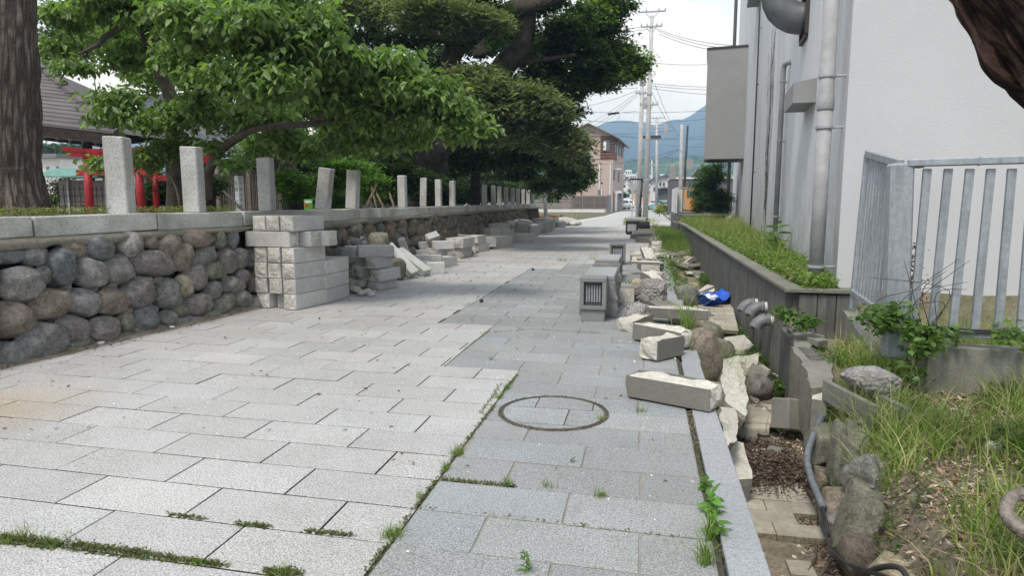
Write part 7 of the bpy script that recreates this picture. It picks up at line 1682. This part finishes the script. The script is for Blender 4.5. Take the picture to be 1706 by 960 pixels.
# fences before it
FY = 84
def fx_(px): return AY(px, 335, FY).x
fz0, fz1 = AY(1000, 349.5, FY).z, AY(1000, 325, FY).z
fn = empty('slatted_fence', (fx_(998), FY, 0), 'brown upright slat fence in front of the beige house', 'fence')
n_ = 30
for i in range(n_): x = fx_(951) + (fx_(1011) - fx_(951)) * i / (n_ - 1); bx(fn, (x - fx_(998), 0, (fz0 + fz1) / 2), (.10, .05, fz1 - fz0 - .1), 'slat', 'gable_wood')
for z in (fz0 + .25, fz1 - .2, (fz0 + fz1) / 2): bx(fn, (fx_(981) - fx_(998), .06, z), (fx_(1011) - fx_(951), .06, .09), 'rail', 'gable_wood')
for px in (951, 971, 990, 1011): bx(fn, (fx_(px) - fx_(998), .1, (fz0 + fz1) / 2), (.14, .1, fz1 - fz0), 'post', 'far_concrete')
bx(fn, ((fx_(981) - fx_(998)), .35, (fz0 + fz1) / 2), (fx_(1011) - fx_(951), .04, fz1 - fz0 - .3), 'gap_shade_sheet', 'dark_wood')  # dark sheet added behind the slats to stand in for shade in the gaps
wf = empty('boarded_fence', (fx_(925), FY, 0), 'fence of weathered horizontal boards left of the slatted fence', 'fence')
for i in range(11): z = fz0 + .1 + i * (fz1 + .35 - fz0 - .1) / 11; bx(wf, (0, random.uniform(-.01, .01), z + .07), (fx_(949) - fx_(890), .05, .155), 'board', 'weathered_boards')
bx(fn, (fx_(1014.5) - fx_(998), .2, 1.0), (.5, .3, 2.1), 'end_wall', 'grey_siding')
mb = MB(); mb.box(((fx_(880) + fx_(1008)) / 2, FY - .6, fz0 - .35), (fx_(1008) - fx_(880), .25, .8)); o = mb.obj('low_white_wall', 'white_wall'); props(o, 'low white block wall at the foot of the far fences', 'wall')
# pole with a black notice panel at the wall end
q = P(909, 372, 0); t = empty('notice_board', (q.x, 37, 0), 'black notice board on a grey pole past the end of the boulder wall', 'notice board')
q = AY(909, 345, 37); t.location = (q.x, 37, 0); s_ = 37 / F_PX
MB().tube([(0, 0, -.05), (0, 0, 4.0)], .11, 12).obj('pole', 'pole_metal', t, smooth=True)
za, zb = AY(910, 337, 37).z, AY(910, 309, 37).z; bx(t, (1 * s_, .15, (za + zb) / 2), (13 * s_, .06, zb - za), 'panel', 'black_metal')
for z in (za + .1, zb - .1): bx(t, (1 * s_, .10, z), (12 * s_, .04, .04), 'bracket', 'pole_metal')

# utility poles
def upole(px, pbase, ptop, y, r0, label, arms=(), name='utility_pole', lean=0, mat='pole_concrete'):
    b_ = AY(px, pbase, y); tp_ = AY(px + lean, ptop, y); t = empty(name, (b_.x, y, min(0, b_.z)), label, 'utility pole')
    zt = tp_.z - t.location.z; dx = tp_.x - b_.x
    MB().tube([(0, 0, -.1), (dx, 0, zt)], [r0, r0 * .62], 16).obj('pole', mat, t, smooth=True)
    for (z, L, nm) in arms:
        f = z / zt if zt else 0; x = dx * f
        bx(t, (x, -.1, z), (L, .08, .09), 'crossarm', 'pole_metal')
        for k in (-.48, -.2, .25, .48):
            MB().tube([(x + L * k, -.1, z + .05), (x + L * k, -.1, z + .24)], [.05, .035], 8).obj('insulator', 'insulator', t, smooth=True)
        mb = MB().tube([(x - L * .25, -.08, z), (x, -.02, z - .5)], .02, 5); mb.tube([(x + L * .25, -.08, z), (x, -.02, z - .5)], .02, 5); mb.obj('arm_brace', 'pole_metal', t)
    return t, dx, zt
p1, dx1, zt1 = upole(1075, 366, 26, 45, .185, 'tallest utility pole standing at the roadside beside the lamp', [(13.1, 1.7, 0), (12.2, 1.3, 0), (7.4, 1.1, 0)], lean=11)
for i in range(12): bx(p1, (dx1 * (2 + i * .8) / zt1 + (.16 if i % 2 else -.16), 0, 2 + i * .8), (.22, .03, .03), 'step_bolt', 'pole_metal', ch=.004)
for z, r_ in ((2.6, .19), (5.2, .175), (8.0, .16)): MB().tube([(dx1 * z / zt1, 0, z), (dx1 * z / zt1, 0, z + .12)], r_ + .012, 16).obj('band', 'pole_metal', p1)
MB().tube([(dx1 * .55 - .42, -.1, 8.6), (dx1 * .55 - .42, -.1, 9.4)], .2, 14).obj('transformer', 'pole_metal', p1, smooth=False)
p2, dx2, zt2 = upole(1063, 362, 116, 50, .2, 'second utility pole just left of the tallest one', [(10.1, 1.2, 0), (8.9, .9, 0)], lean=8)
bx(p2, (.3, -.2, 8.2), (.25, .3, .8), 'transformer', 'pole_metal')
p5, dx5, zt5 = upole(1094, 351, 195, 88, .2, 'distant utility pole with crossarms right of the two near ones', [(11.6, 2.0, 0), (10.4, 1.8, 0), (9.0, 1.6, 0)])
bx(p5, (-1.0, 0, 9.3), (2.6, .5, .35), 'transformer_platform', 'dark_metal'); MB().tube([(.9, 0, 9.6), (.9, 0, 10.7)], .35, 10).obj('transformer', 'pole_metal', p5)
upole(1086, 345, 266, 130, .2, 'small far utility pole half hidden behind the tall pole', [(8.0, 1.6, 0)])
p4, dx4, zt4 = upole(1133, 352, 207, 50, .16, 'short paired pole behind the white railing with boxes on it', [], lean=3)
MB().tube([(.2, 0, -.1), (.34, 0, zt4 - .1)], [.1, .07], 12).obj('steel_pole', 'dark_metal', p4, smooth=True)
for (x, z) in ((-.6, 3.3), (.55, 3.9)): bx(p4, (x, -.1, z), (.45, .3, .9 if x < 0 else .7), 'service_box', 'hood_paint')
upole(1037.5, 340, 255, 140, .14, 'thin steel mast by the beige house', [(9.0, 1.0, 0)], mat='pole_metal')
# striped guy guard
a, b_ = AY(1071.5, 362, 45), AY(1074, 328, 45); gg = empty('guy_wire', tuple(a), 'guy wire with yellow and black striped guard beside the tall pole', 'guy wire')
for i in range(10): c0 = a.lerp(b_, i / 10) - a; c1 = a.lerp(b_, (i + 1) / 10) - a; MB().tube([c0, c1], .07, 10).obj('guard_stripe', 'yellow_paint' if i % 2 else 'cable_black', gg)
# street lamp
q = AY(1066, 363, 46); t = empty('street_lamp', (q.x, 46, 0), 'short black street lamp with flat curved head beside the poles', 'street lamp'); zt = AY(1068, 300, 46).z
MB().tube([(0, 0, 0), (0, 0, zt * .33)], .11, 12).obj('base', 'black_metal', t, smooth=True); MB().tube([(0, 0, zt * .33), (.1, 0, zt)], .065, 12).obj('pole', 'black_metal', t, smooth=True)
bx(t, (-.28, 0, zt + .06), (.95, .3, .12), 'lamp_head', 'black_metal', ch=.04)
# sign seen from behind
q = AY(1053, 358, 48); t = empty('traffic_sign', (q.x, 48, 0), 'back of a triangular stop sign on a thin post before the road', 'traffic sign'); zt = AY(1053, 306, 48).z
MB().tube([(0, 0, -.05), (0, 0, zt + .1)], .035, 8).obj('post', 'pole_metal', t); mb = MB(); mb.add([(-.42, -.04, zt), (.42, -.04, zt), (0, -.04, zt - .75), (-.42, -.02, zt), (.42, -.02, zt), (0, -.02, zt - .75)], [(0, 2, 1), (3, 4, 5), (0, 1, 4, 3), (1, 2, 5, 4), (2, 0, 3, 5)]); mb.obj('plate', 'pole_metal', t)
for (px, py) in ((1022, 189), (1026, 149)):   # lamps on the wires' arm
    q = AY(px, py, 47); o = MB().box((0, 0, 0), (.75, .3, .10), M=Matrix.Rotation(-.12, 4, 'Y')).obj('street_light_head', 'black_metal'); o.location = q; props(o, 'flat black street light head hanging in the wires, ' + ('lower' if py > 160 else 'upper') + ' one', 'street light')
    MB().tube([q + Vector((.3, 0, .03)), AY(px + (38 if py > 160 else 37), py + (-4 if py > 160 else -3), 47.5)], .02, 6).obj('light_arm', 'pole_metal', o, world=True)
# wires
wt = {}
WN = iter(('top', 'second', 'third', 'lone high', 'upper of three middle', 'middle of three middle', 'lower of three middle', 'upper tree side', 'lower tree side', 'steep upper', 'steep middle', 'steep lower', 'short slanting', 'long level', 'sagging level', 'short low', 'lower ridge level', 'roof level', 'thick diagonal', 'thin diagonal', 'lowest long', 'short right hand', 'short drooping', 'near vertical', 'small distant', 'faint distant'))
def wire(a, b_, sag, label=None, r=.013, group='overhead wires'):
    label = next(WN) + ' overhead wire strung between the utility poles'
    a, b_ = AY(*a), AY(*b_); pts = [a.lerp(b_, i / 12) - Vector((0, 0, sag * 4 * (i / 12) * (1 - i / 12))) for i in range(13)]
    o = MB().tube(pts, r, 4, cap=False).obj('overhead_wire', 'cable_black'); props(o, label, 'wire', group)
for args in (((1090, 46, 45), (1240, 76, 38), .25), ((1094, 50, 45), (1240, 82, 38), .25), ((1098, 56, 45), (1240, 88, 38), .25), ((1086, 104, 45), (1240, 97, 60), .3), ((1085, 139, 45), (1240, 145, 60), .1), ((1085, 143, 45), (1240, 150, 60), .1), ((1085, 147, 45), (1240, 158, 60), .15),
             ((1078, 43, 45), (700, 60, 60), .5), ((1080, 48, 45), (700, 66, 60), .5), ((1066, 150, 50), (930, 225, 70), .5), ((1064, 155, 50), (930, 232, 70), .6), ((1062, 160, 50), (930, 240, 70), .6), ((920, 180, 60), (1063, 150, 50), .4),
             ((930, 184, 55), (1240, 180, 55), .25), ((930, 196, 55), (1240, 190, 55), .5), ((930, 216, 60), (1120, 218, 55), .3), ((1035, 227, 70), (1240, 226, 60), .3), ((985, 218, 88), (1240, 218, 70), .8), ((1085, 150, 45), (1130, 222, 50), .35), ((1092, 142, 45), (1124, 215, 60), .2),
             ((930, 262, 60), (1131, 248, 50), .8), ((1133, 250, 50), (1185, 272, 40), .1), ((1050, 264, 60), (1133, 249, 50), .4), ((1066, 210, 50), (1074, 260, 60), .2), ((1098, 215, 88), (1140, 225, 60), .2), ((1100, 240, 88), (1240, 236, 88), .5)):
    wire(*args)
# railing and white panel past the planter
q0 = AY(1123, 352, 33.6); t = empty('white_railing', (q0.x, 33.6, .6), 'white panelled railing standing on the wall beyond the planter', 'railing'); s_ = 33.6 / F_PX
zb, zt = AY(1130, 354, 33.6).z - .6, AY(1130, 314, 33.6).z - .6
bx(t, (0.0, -.0, (zb + zt) / 2), (.06, 5, zt - zb), 'panel', 'white_wall'); bx(t, (.28, 0, zt - .0), (.5, .06, .06), 'top_rail', 'pole_metal')
bx(t, (19 * s_, -2, zt - .02), (32 * s_, .07, .07), 'top_rail', 'pole_metal'); bx(t, (19 * s_, -2, zb + .05), (32 * s_, .07, .07), 'bottom_rail', 'pole_metal'); bx(t, (5 * s_, -2, (zb + zt) / 2), (8 * s_, .05, zt - zb), 'end_panel', 'white_wall')
for i in range(9): bx(t, ((9 + i * 3.2) * s_, -2, (zb + zt) / 2), (.03, .03, zt - zb - .1), 'baluster', 'pole_metal', ch=.004)
mb = MB(); mb.box((q0.x + 1.05, 33.6, .1), (2.2, 5, 1.1)); o = mb.obj('raised_wall', 'planter_concrete'); props(o, 'grey concrete base wall under the white railing', 'concrete wall')
# orange vehicle seen through it
q = AY(1153, 335, 47); t = empty('orange_truck', (q.x, 47, -.05), 'orange box truck parked behind the white railing', 'truck'); s_ = 47 / F_PX
z1 = AY(1150, 318, 47).z; zm = AY(1150, 334, 47).z
bx(t, (.2, 1.5, (z1 + .7) / 2 + .1), (30 * s_, 3, z1 - .6), 'cargo_box', 'orange_paint', ch=.04); bx(t, (.1, -.03, zm + .5), (22 * s_, .06, .45), 'window_band', 'window_glass')
for i in range(5): bx(t, (.1 + (i - 2) * .2, -.07, zm + .5), (.04, .05, .5), 'window_bar', 'dark_wood')
bx(t, (.2, 1.5, .6), (28 * s_, 2.8, .35), 'chassis', 'black_metal')
for s in (-.4, .6):
    for yy in (.3, 2.5): MB().tube([(s - .1, yy, .4), (s + .1, yy, .4)], .38, 16).obj('wheel', 'tyre_rubber', t)
# dark grey building
q = AY(1116, 335, 68); DY = 68; zt = AY(1150, 297, DY).z
dg = empty('dark_grey_building', (q.x, DY, 0), 'low dark grey flat roofed building with a pale roof edge', 'building')
bx(dg, (4.5, 4, zt / 2 - .05), (9, 8, zt), 'wall', 'dark_cladding'); bx(dg, (4.5, 4, zt + .02), (9.2, 8.2, .15), 'roof_edge', 'white_wall')
for i in range(3): bx(dg, (1.8 + i * 2.4, -.03, zt / 2), (.05, .05, zt - .3), 'panel_joint', 'black_metal')
# small houses down the street
def house(px0, px1, y, pe, pp, label, wall, roof, depth=10, ppx=None, windows=(), cat='house'):
    x0, x1 = AY(px0, 335, y).x, AY(px1, 335, y).x; ze, zp = AY(px0, pe, y).z, AY(px0, pp, y).z; xm = AY(ppx, 335, y).x if ppx else (x0 + x1) / 2
    t = empty('house', ((x0 + x1) / 2, y, 0), label, cat); ox = (x0 + x1) / 2
    mb = MB(); Fp = [(x0 - ox, 0, -.1), (x1 - ox, 0, -.1), (x1 - ox, 0, ze), (xm - ox, 0, zp), (x0 - ox, 0, ze)]; mb.add(Fp + [(a, depth, c) for a, _, c in Fp], [(0, 1, 2, 3, 4), (1, 6, 7, 2), (5, 9, 8, 7, 6), (0, 4, 9, 5)]); mb.obj('wall', wall, t)
    e = .5
    for xa in (x0 - ox - e, x1 - ox + e):
        k = (ze - zp) / (abs((xa) - (xm - ox)) - e) ; zz = ze + k * e
        mb = MB(); mb.add([(xm - ox, -e, zp + .22), (xa, -e, zz + .22), (xa, depth + e, zz + .22), (xm - ox, depth + e, zp + .22), (xm - ox, -e, zp + .02), (xa, -e, zz + .02), (xa, depth + e, zz + .02), (xm - ox, depth + e, zp + .02)], [(0, 1, 2, 3), (4, 7, 6, 5), (0, 4, 5, 1), (1, 5, 6, 2)]); mb.obj('roof_slope', roof, t)
    for (px, py, w_, h) in windows:
        s_ = y / F_PX; bx(t, (AY(px, py, y).x - ox, -.04, AY(px, py, y).z), (w_ * s_, .12, h * s_), 'window', 'window_glass', ch=.02)
    return t
house(1036, 1058, 170, 312, 303, 'peach walled gable house at the end of the street', 'peach_wall', 'grey_roof', windows=((1043, 311, 4, 4), (1049, 322, 3, 5)))
house(1034, 1052, 150, 306, 295, 'house with brown roof behind the beige house', 'white_wall', 'gable_wood', windows=((1040, 310, 4, 4),))
house(1083, 1116, 110, 301, 292, 'pale house with blue grey roof right of the poles', 'white_wall', 'grey_roof', 12, 1110, ((1100, 307, 3, 5), (1106, 307, 3, 5), (1090, 315, 3, 6)))
house(1095, 1118, 95, 316, 314, 'low dark shop front below the pale house', 'dark_cladding', 'grey_roof', 6, windows=((1100, 322, 4, 4),))
house(1156, 1186, 100, 290, 283, 'house with grey tile roof above the dark grey building', 'far_concrete', 'grey_roof', 10, 1160, ((1166, 292, 3, 3),))
house(1059, 1082, 200, 322, 317, 'small pale house between the two tall poles', 'peach_wall', 'grey_roof', windows=((1070, 326, 3, 3),))
WB = 'white apartment blocks on the slope'
for i, (px0, px1, y, pt) in enumerate(((1034, 1042, 420, 288), (1042, 1052, 440, 283), (1051, 1060, 430, 290), (1060, 1068, 450, 287), (1046, 1056, 400, 297), (1077, 1088, 460, 292), (1100, 1108, 470, 290))):
    a, b_ = AY(px0, pt, y), AY(px1, pt, y); t = empty('apartment_block', ((a.x + b_.x) / 2, y, -1), ('leftmost low', 'tallest', 'boxy', 'narrow', 'nearest', 'middle', 'rightmost')[i] + ' white apartment block on the hillside above the street', 'apartment block', WB); w_ = b_.x - a.x
    bx(t, (0, 5, (a.z + 1) / 2), (w_, 10, a.z + 1), 'wall', 'white_wall', ch=.1)
    for fz in range(4):
        for fx2 in range(3): bx(t, (w_ * (-.32 + .32 * fx2), -.1, a.z + 1 - 1.8 - fz * 3), (w_ * .16, .4, 1.4), 'window', 'window_glass', ch=.05)
# cars
def car(px, pbase, y, Lw, h, mat, label, rz=0):
    q = AY(px, pbase, y); t = empty('parked_car', (q.x, y, -.04), label, 'car', rz=rz)
    prof = [(-2.0, .30), (-2.05, .62), (-1.95, .85), (-1.55, .92), (-1.15, 1.38), (-.6, 1.48), (.7, 1.48), (1.35, .98), (1.95, .82), (2.05, .55), (2.0, .28)]
    mb = MB(); n = len(prof)
    for sx, wd_ in ((-1, .78), (1, .78)):
        for (a, z) in prof: mb.v.append((sx * (wd_ - (.14 if z > 1.2 else 0)), a, z))
    mb.f = [tuple(range(n)), tuple(range(2 * n - 1, n - 1, -1))] + [(i, n + i, n + (i + 1) % n, (i + 1) % n) for i in range(n)]; mb.mi = [0] * len(mb.f); mb.obj('body', mat, t)
    mb = MB(); mb.add([(-.62, -1.58, .95), (.62, -1.58, .95), (.55, -1.2, 1.34), (-.55, -1.2, 1.34)], [(0, 1, 2, 3)]); 
    o = mb.obj('rear_window', 'window_glass', t); o.location = (0, -.03, .01)
    for s in (-1, 1): bx(t, (s * .72, .1, 1.18), (.04, 1.9, .34), 'side_window', 'window_glass', ch=.01); bx(t, (s * .66, -2.04, .72), (.2, .06, .14), 'tail_lamp', 'red_plastic', ch=.01)
    for s in (-1, 1):
        for yy in (-1.3, 1.3): MB().tube([(s * .62, yy, .31), (s * .80, yy, .31)], .31, 16).obj('wheel', 'tyre_rubber', t)
    t.scale = (h, h, h); return t
car(1048, 343, 130, 1, 1.05, 'car_white', 'small white car parked at the end of the street', .1)
car(1036, 347, 112, 1, 1.1, 'car_white', 'white van parked beside the beige house porch', .3)
car(1098, 343, 105, 1, 1, 'car_white', 'white car parked right of the distant poles', 1.2)
car(1109, 343, 95, 1, 1, 'car_teal', 'teal and white car parked before the low shop front', 1.3)
car(1113, 346, 86, 1, .9, 'car_grey', 'grey car parked beside the dark grey building', 1.5)
# roadside bits
bush('roadside_weeds', [(1106, 345, 75, 8, 5), (1098, 350, 60, 6, 5)], 1500, .2, [(.22, .26, .05), (.36, .27, .05), (.10, .16, .03)], 'yellow and green weeds growing at the roadside before the parked cars', 'weeds', seed=51, spread=.15)
bush('shrub', [(1037, 326, 105, 4, 7), (1052, 318, 130, 4, 3)], 900, .35, [(.08, .14, .03)], 'small green shrub beside the porch of the beige house', seed=52, spread=.3)
sheet([(1.9, 36.3), (12, 36.3), (12, 66), (1.9, 66)], -.035, 'parking_lot', 'far_concrete')
mb = MB(); mb.box((2.6, 52, .15), (1.6, .8, .4)); mb.box((3.0, 50, .1), (1.0, .8, .3), .4); o = mb.obj('concrete_blocks', 'far_concrete'); props(o, 'low pale concrete blocks at the roadside before the cars', 'concrete block')
pts = scatter(500, lambda: U(-14, -5.6), lambda: U(45, 80), lambda x, y_: -.04, lambda x, y_: nz2(x, y_, .3, 3) > 0); blades('lot_weeds', pts, 'grass_blade', [(.4, .34, .14), (.25, .25, .10)], .2, .05, lean=.4, kind='stuff')
pts = scatter(900, lambda: random.gauss(-.6, .6), lambda: U(37, 47), lambda x, y_: -.03, lambda x, y_: x > -1.2 and x < .8); blades('roadside_grass', pts, 'grass_blade', GRASS_DRY, .35, .02, lean=.5, kind='stuff')

# hills
def hill(name, prof, r0, r1, mat, na=220, nr=26, rough=12, seed=0, lumps=0, back=1.35):
    """prof: (picture x, picture y of the ridge); real terrain rising from r0 to a ridge at r1"""
    px = [p[0] for p in prof]; az = []; hh = []
    for p in prof: d = ray(p[0], p[1]); az.append(math.atan2(d.x, d.y)); hh.append(EYE + r1 * d.z / math.hypot(d.x, d.y))
    A_ = np.linspace(az[0], az[-1], na); Hh = np.interp(A_, az, hh)
    mb = MB()
    rs = [r0 + (r1 - r0) * (j / nr) for j in range(nr + 1)] + [r1 * (1 + (back - 1) * j / 6) for j in range(1, 7)]
    for j, r in enumerate(rs):
        for i, a in enumerate(A_):
            f = min(1, (r - r0) / (r1 - r0)); g_ = f ** 1.25 if r <= r1 else max(-.02, 1 - ((r - r1) / (r1 * (back - 1))) ** 1.3)
            x, y_ = r * math.sin(a), r * math.cos(a)
            z = Hh[i] * g_ + (rough * noise.fractal(Vector((x / 260 + seed, y_ / 260, 0)), .9, 2, 5) * (4 * f * (1 - f) + .25 * f) if g_ > 0 else 0)
            if lumps: z += lumps * noise.noise(Vector((x / 9, y_ / 9, seed))) * min(1, f * 4) 
            mb.v.append((x, y_, z - 2))
    for j in range(len(rs) - 1):
        for i in range(na - 1): k = j * na + i; mb.f.append((k, k + 1, k + na + 1, k + na)); mb.mi.append(0)
    mb.obj(name, mat, smooth=True, kind='structure')
hill('mountain', [(-1300, 250), (-600, 225), (0, 240), (400, 228), (700, 236), (900, 230), (965, 222), (992, 208), (1004, 203), (1016, 200), (1031, 198.5), (1045, 199), (1058, 201), (1075, 203), (1090, 206), (1100, 204), (1112, 200), (1123, 197), (1137, 196), (1150, 190), (1164, 181), (1180, 170), (1230, 150), (1320, 165), (1500, 190), (1900, 210), (2600, 250)], 900, 1800, 'far_forest', 380, 34, 26, 3, back=1.2)
hill('wooded_hill', [(-900, 318), (0, 300), (500, 296), (900, 290), (1000, 268), (1040, 262), (1060, 263), (1085, 262), (1110, 258), (1140, 256), (1170, 256), (1230, 250), (1400, 270), (1800, 300), (2300, 320)], 380, 760, 'near_forest', 520, 46, 7, 8, 3.2)
mb = MB(); q = AY(1031.6, 198, 1790)
mb.tube([q - Vector((0, 0, 12)), q + Vector((0, 0, 13))], 1.0, 4); mb.tube([q + Vector((-5, 0, -2)), q + Vector((-5, 0, 5))], .9, 4); o = mb.obj('radio_mast', 'pole_metal'); props(o, 'tiny radio mast on the mountain ridge', 'mast')
FT = 'trees standing out on the wooded hill'
mt_ = [rock_mesh('crown', 'near_forest', 2, 300 + i, 0, .22) for i in range(3)]
# haze
mb = MB(); mb.box((0, 1050, 178), (5200, 2700, 362)); hz = mb.mesh('haze', 'label_white'); hm = bpy.data.materials.new('haze_air'); hm.use_nodes = True; hm.node_tree.nodes.clear()
vo = hm.node_tree.nodes.new('ShaderNodeOutputMaterial'); pv = hm.node_tree.nodes.new('ShaderNodeVolumePrincipled'); pv.inputs['Color'].default_value = (.42, .66, 1, 1); pv.inputs['Absorption Color'].default_value = (1, 1, 1, 1); pv.inputs['Density'].default_value = .00062; pv.inputs['Anisotropy'].default_value = .1
hm.node_tree.links.new(pv.outputs[0], vo.inputs['Volume']); hz.materials.clear(); hz.materials.append(hm)
link('haze', hz, kind='stuff')
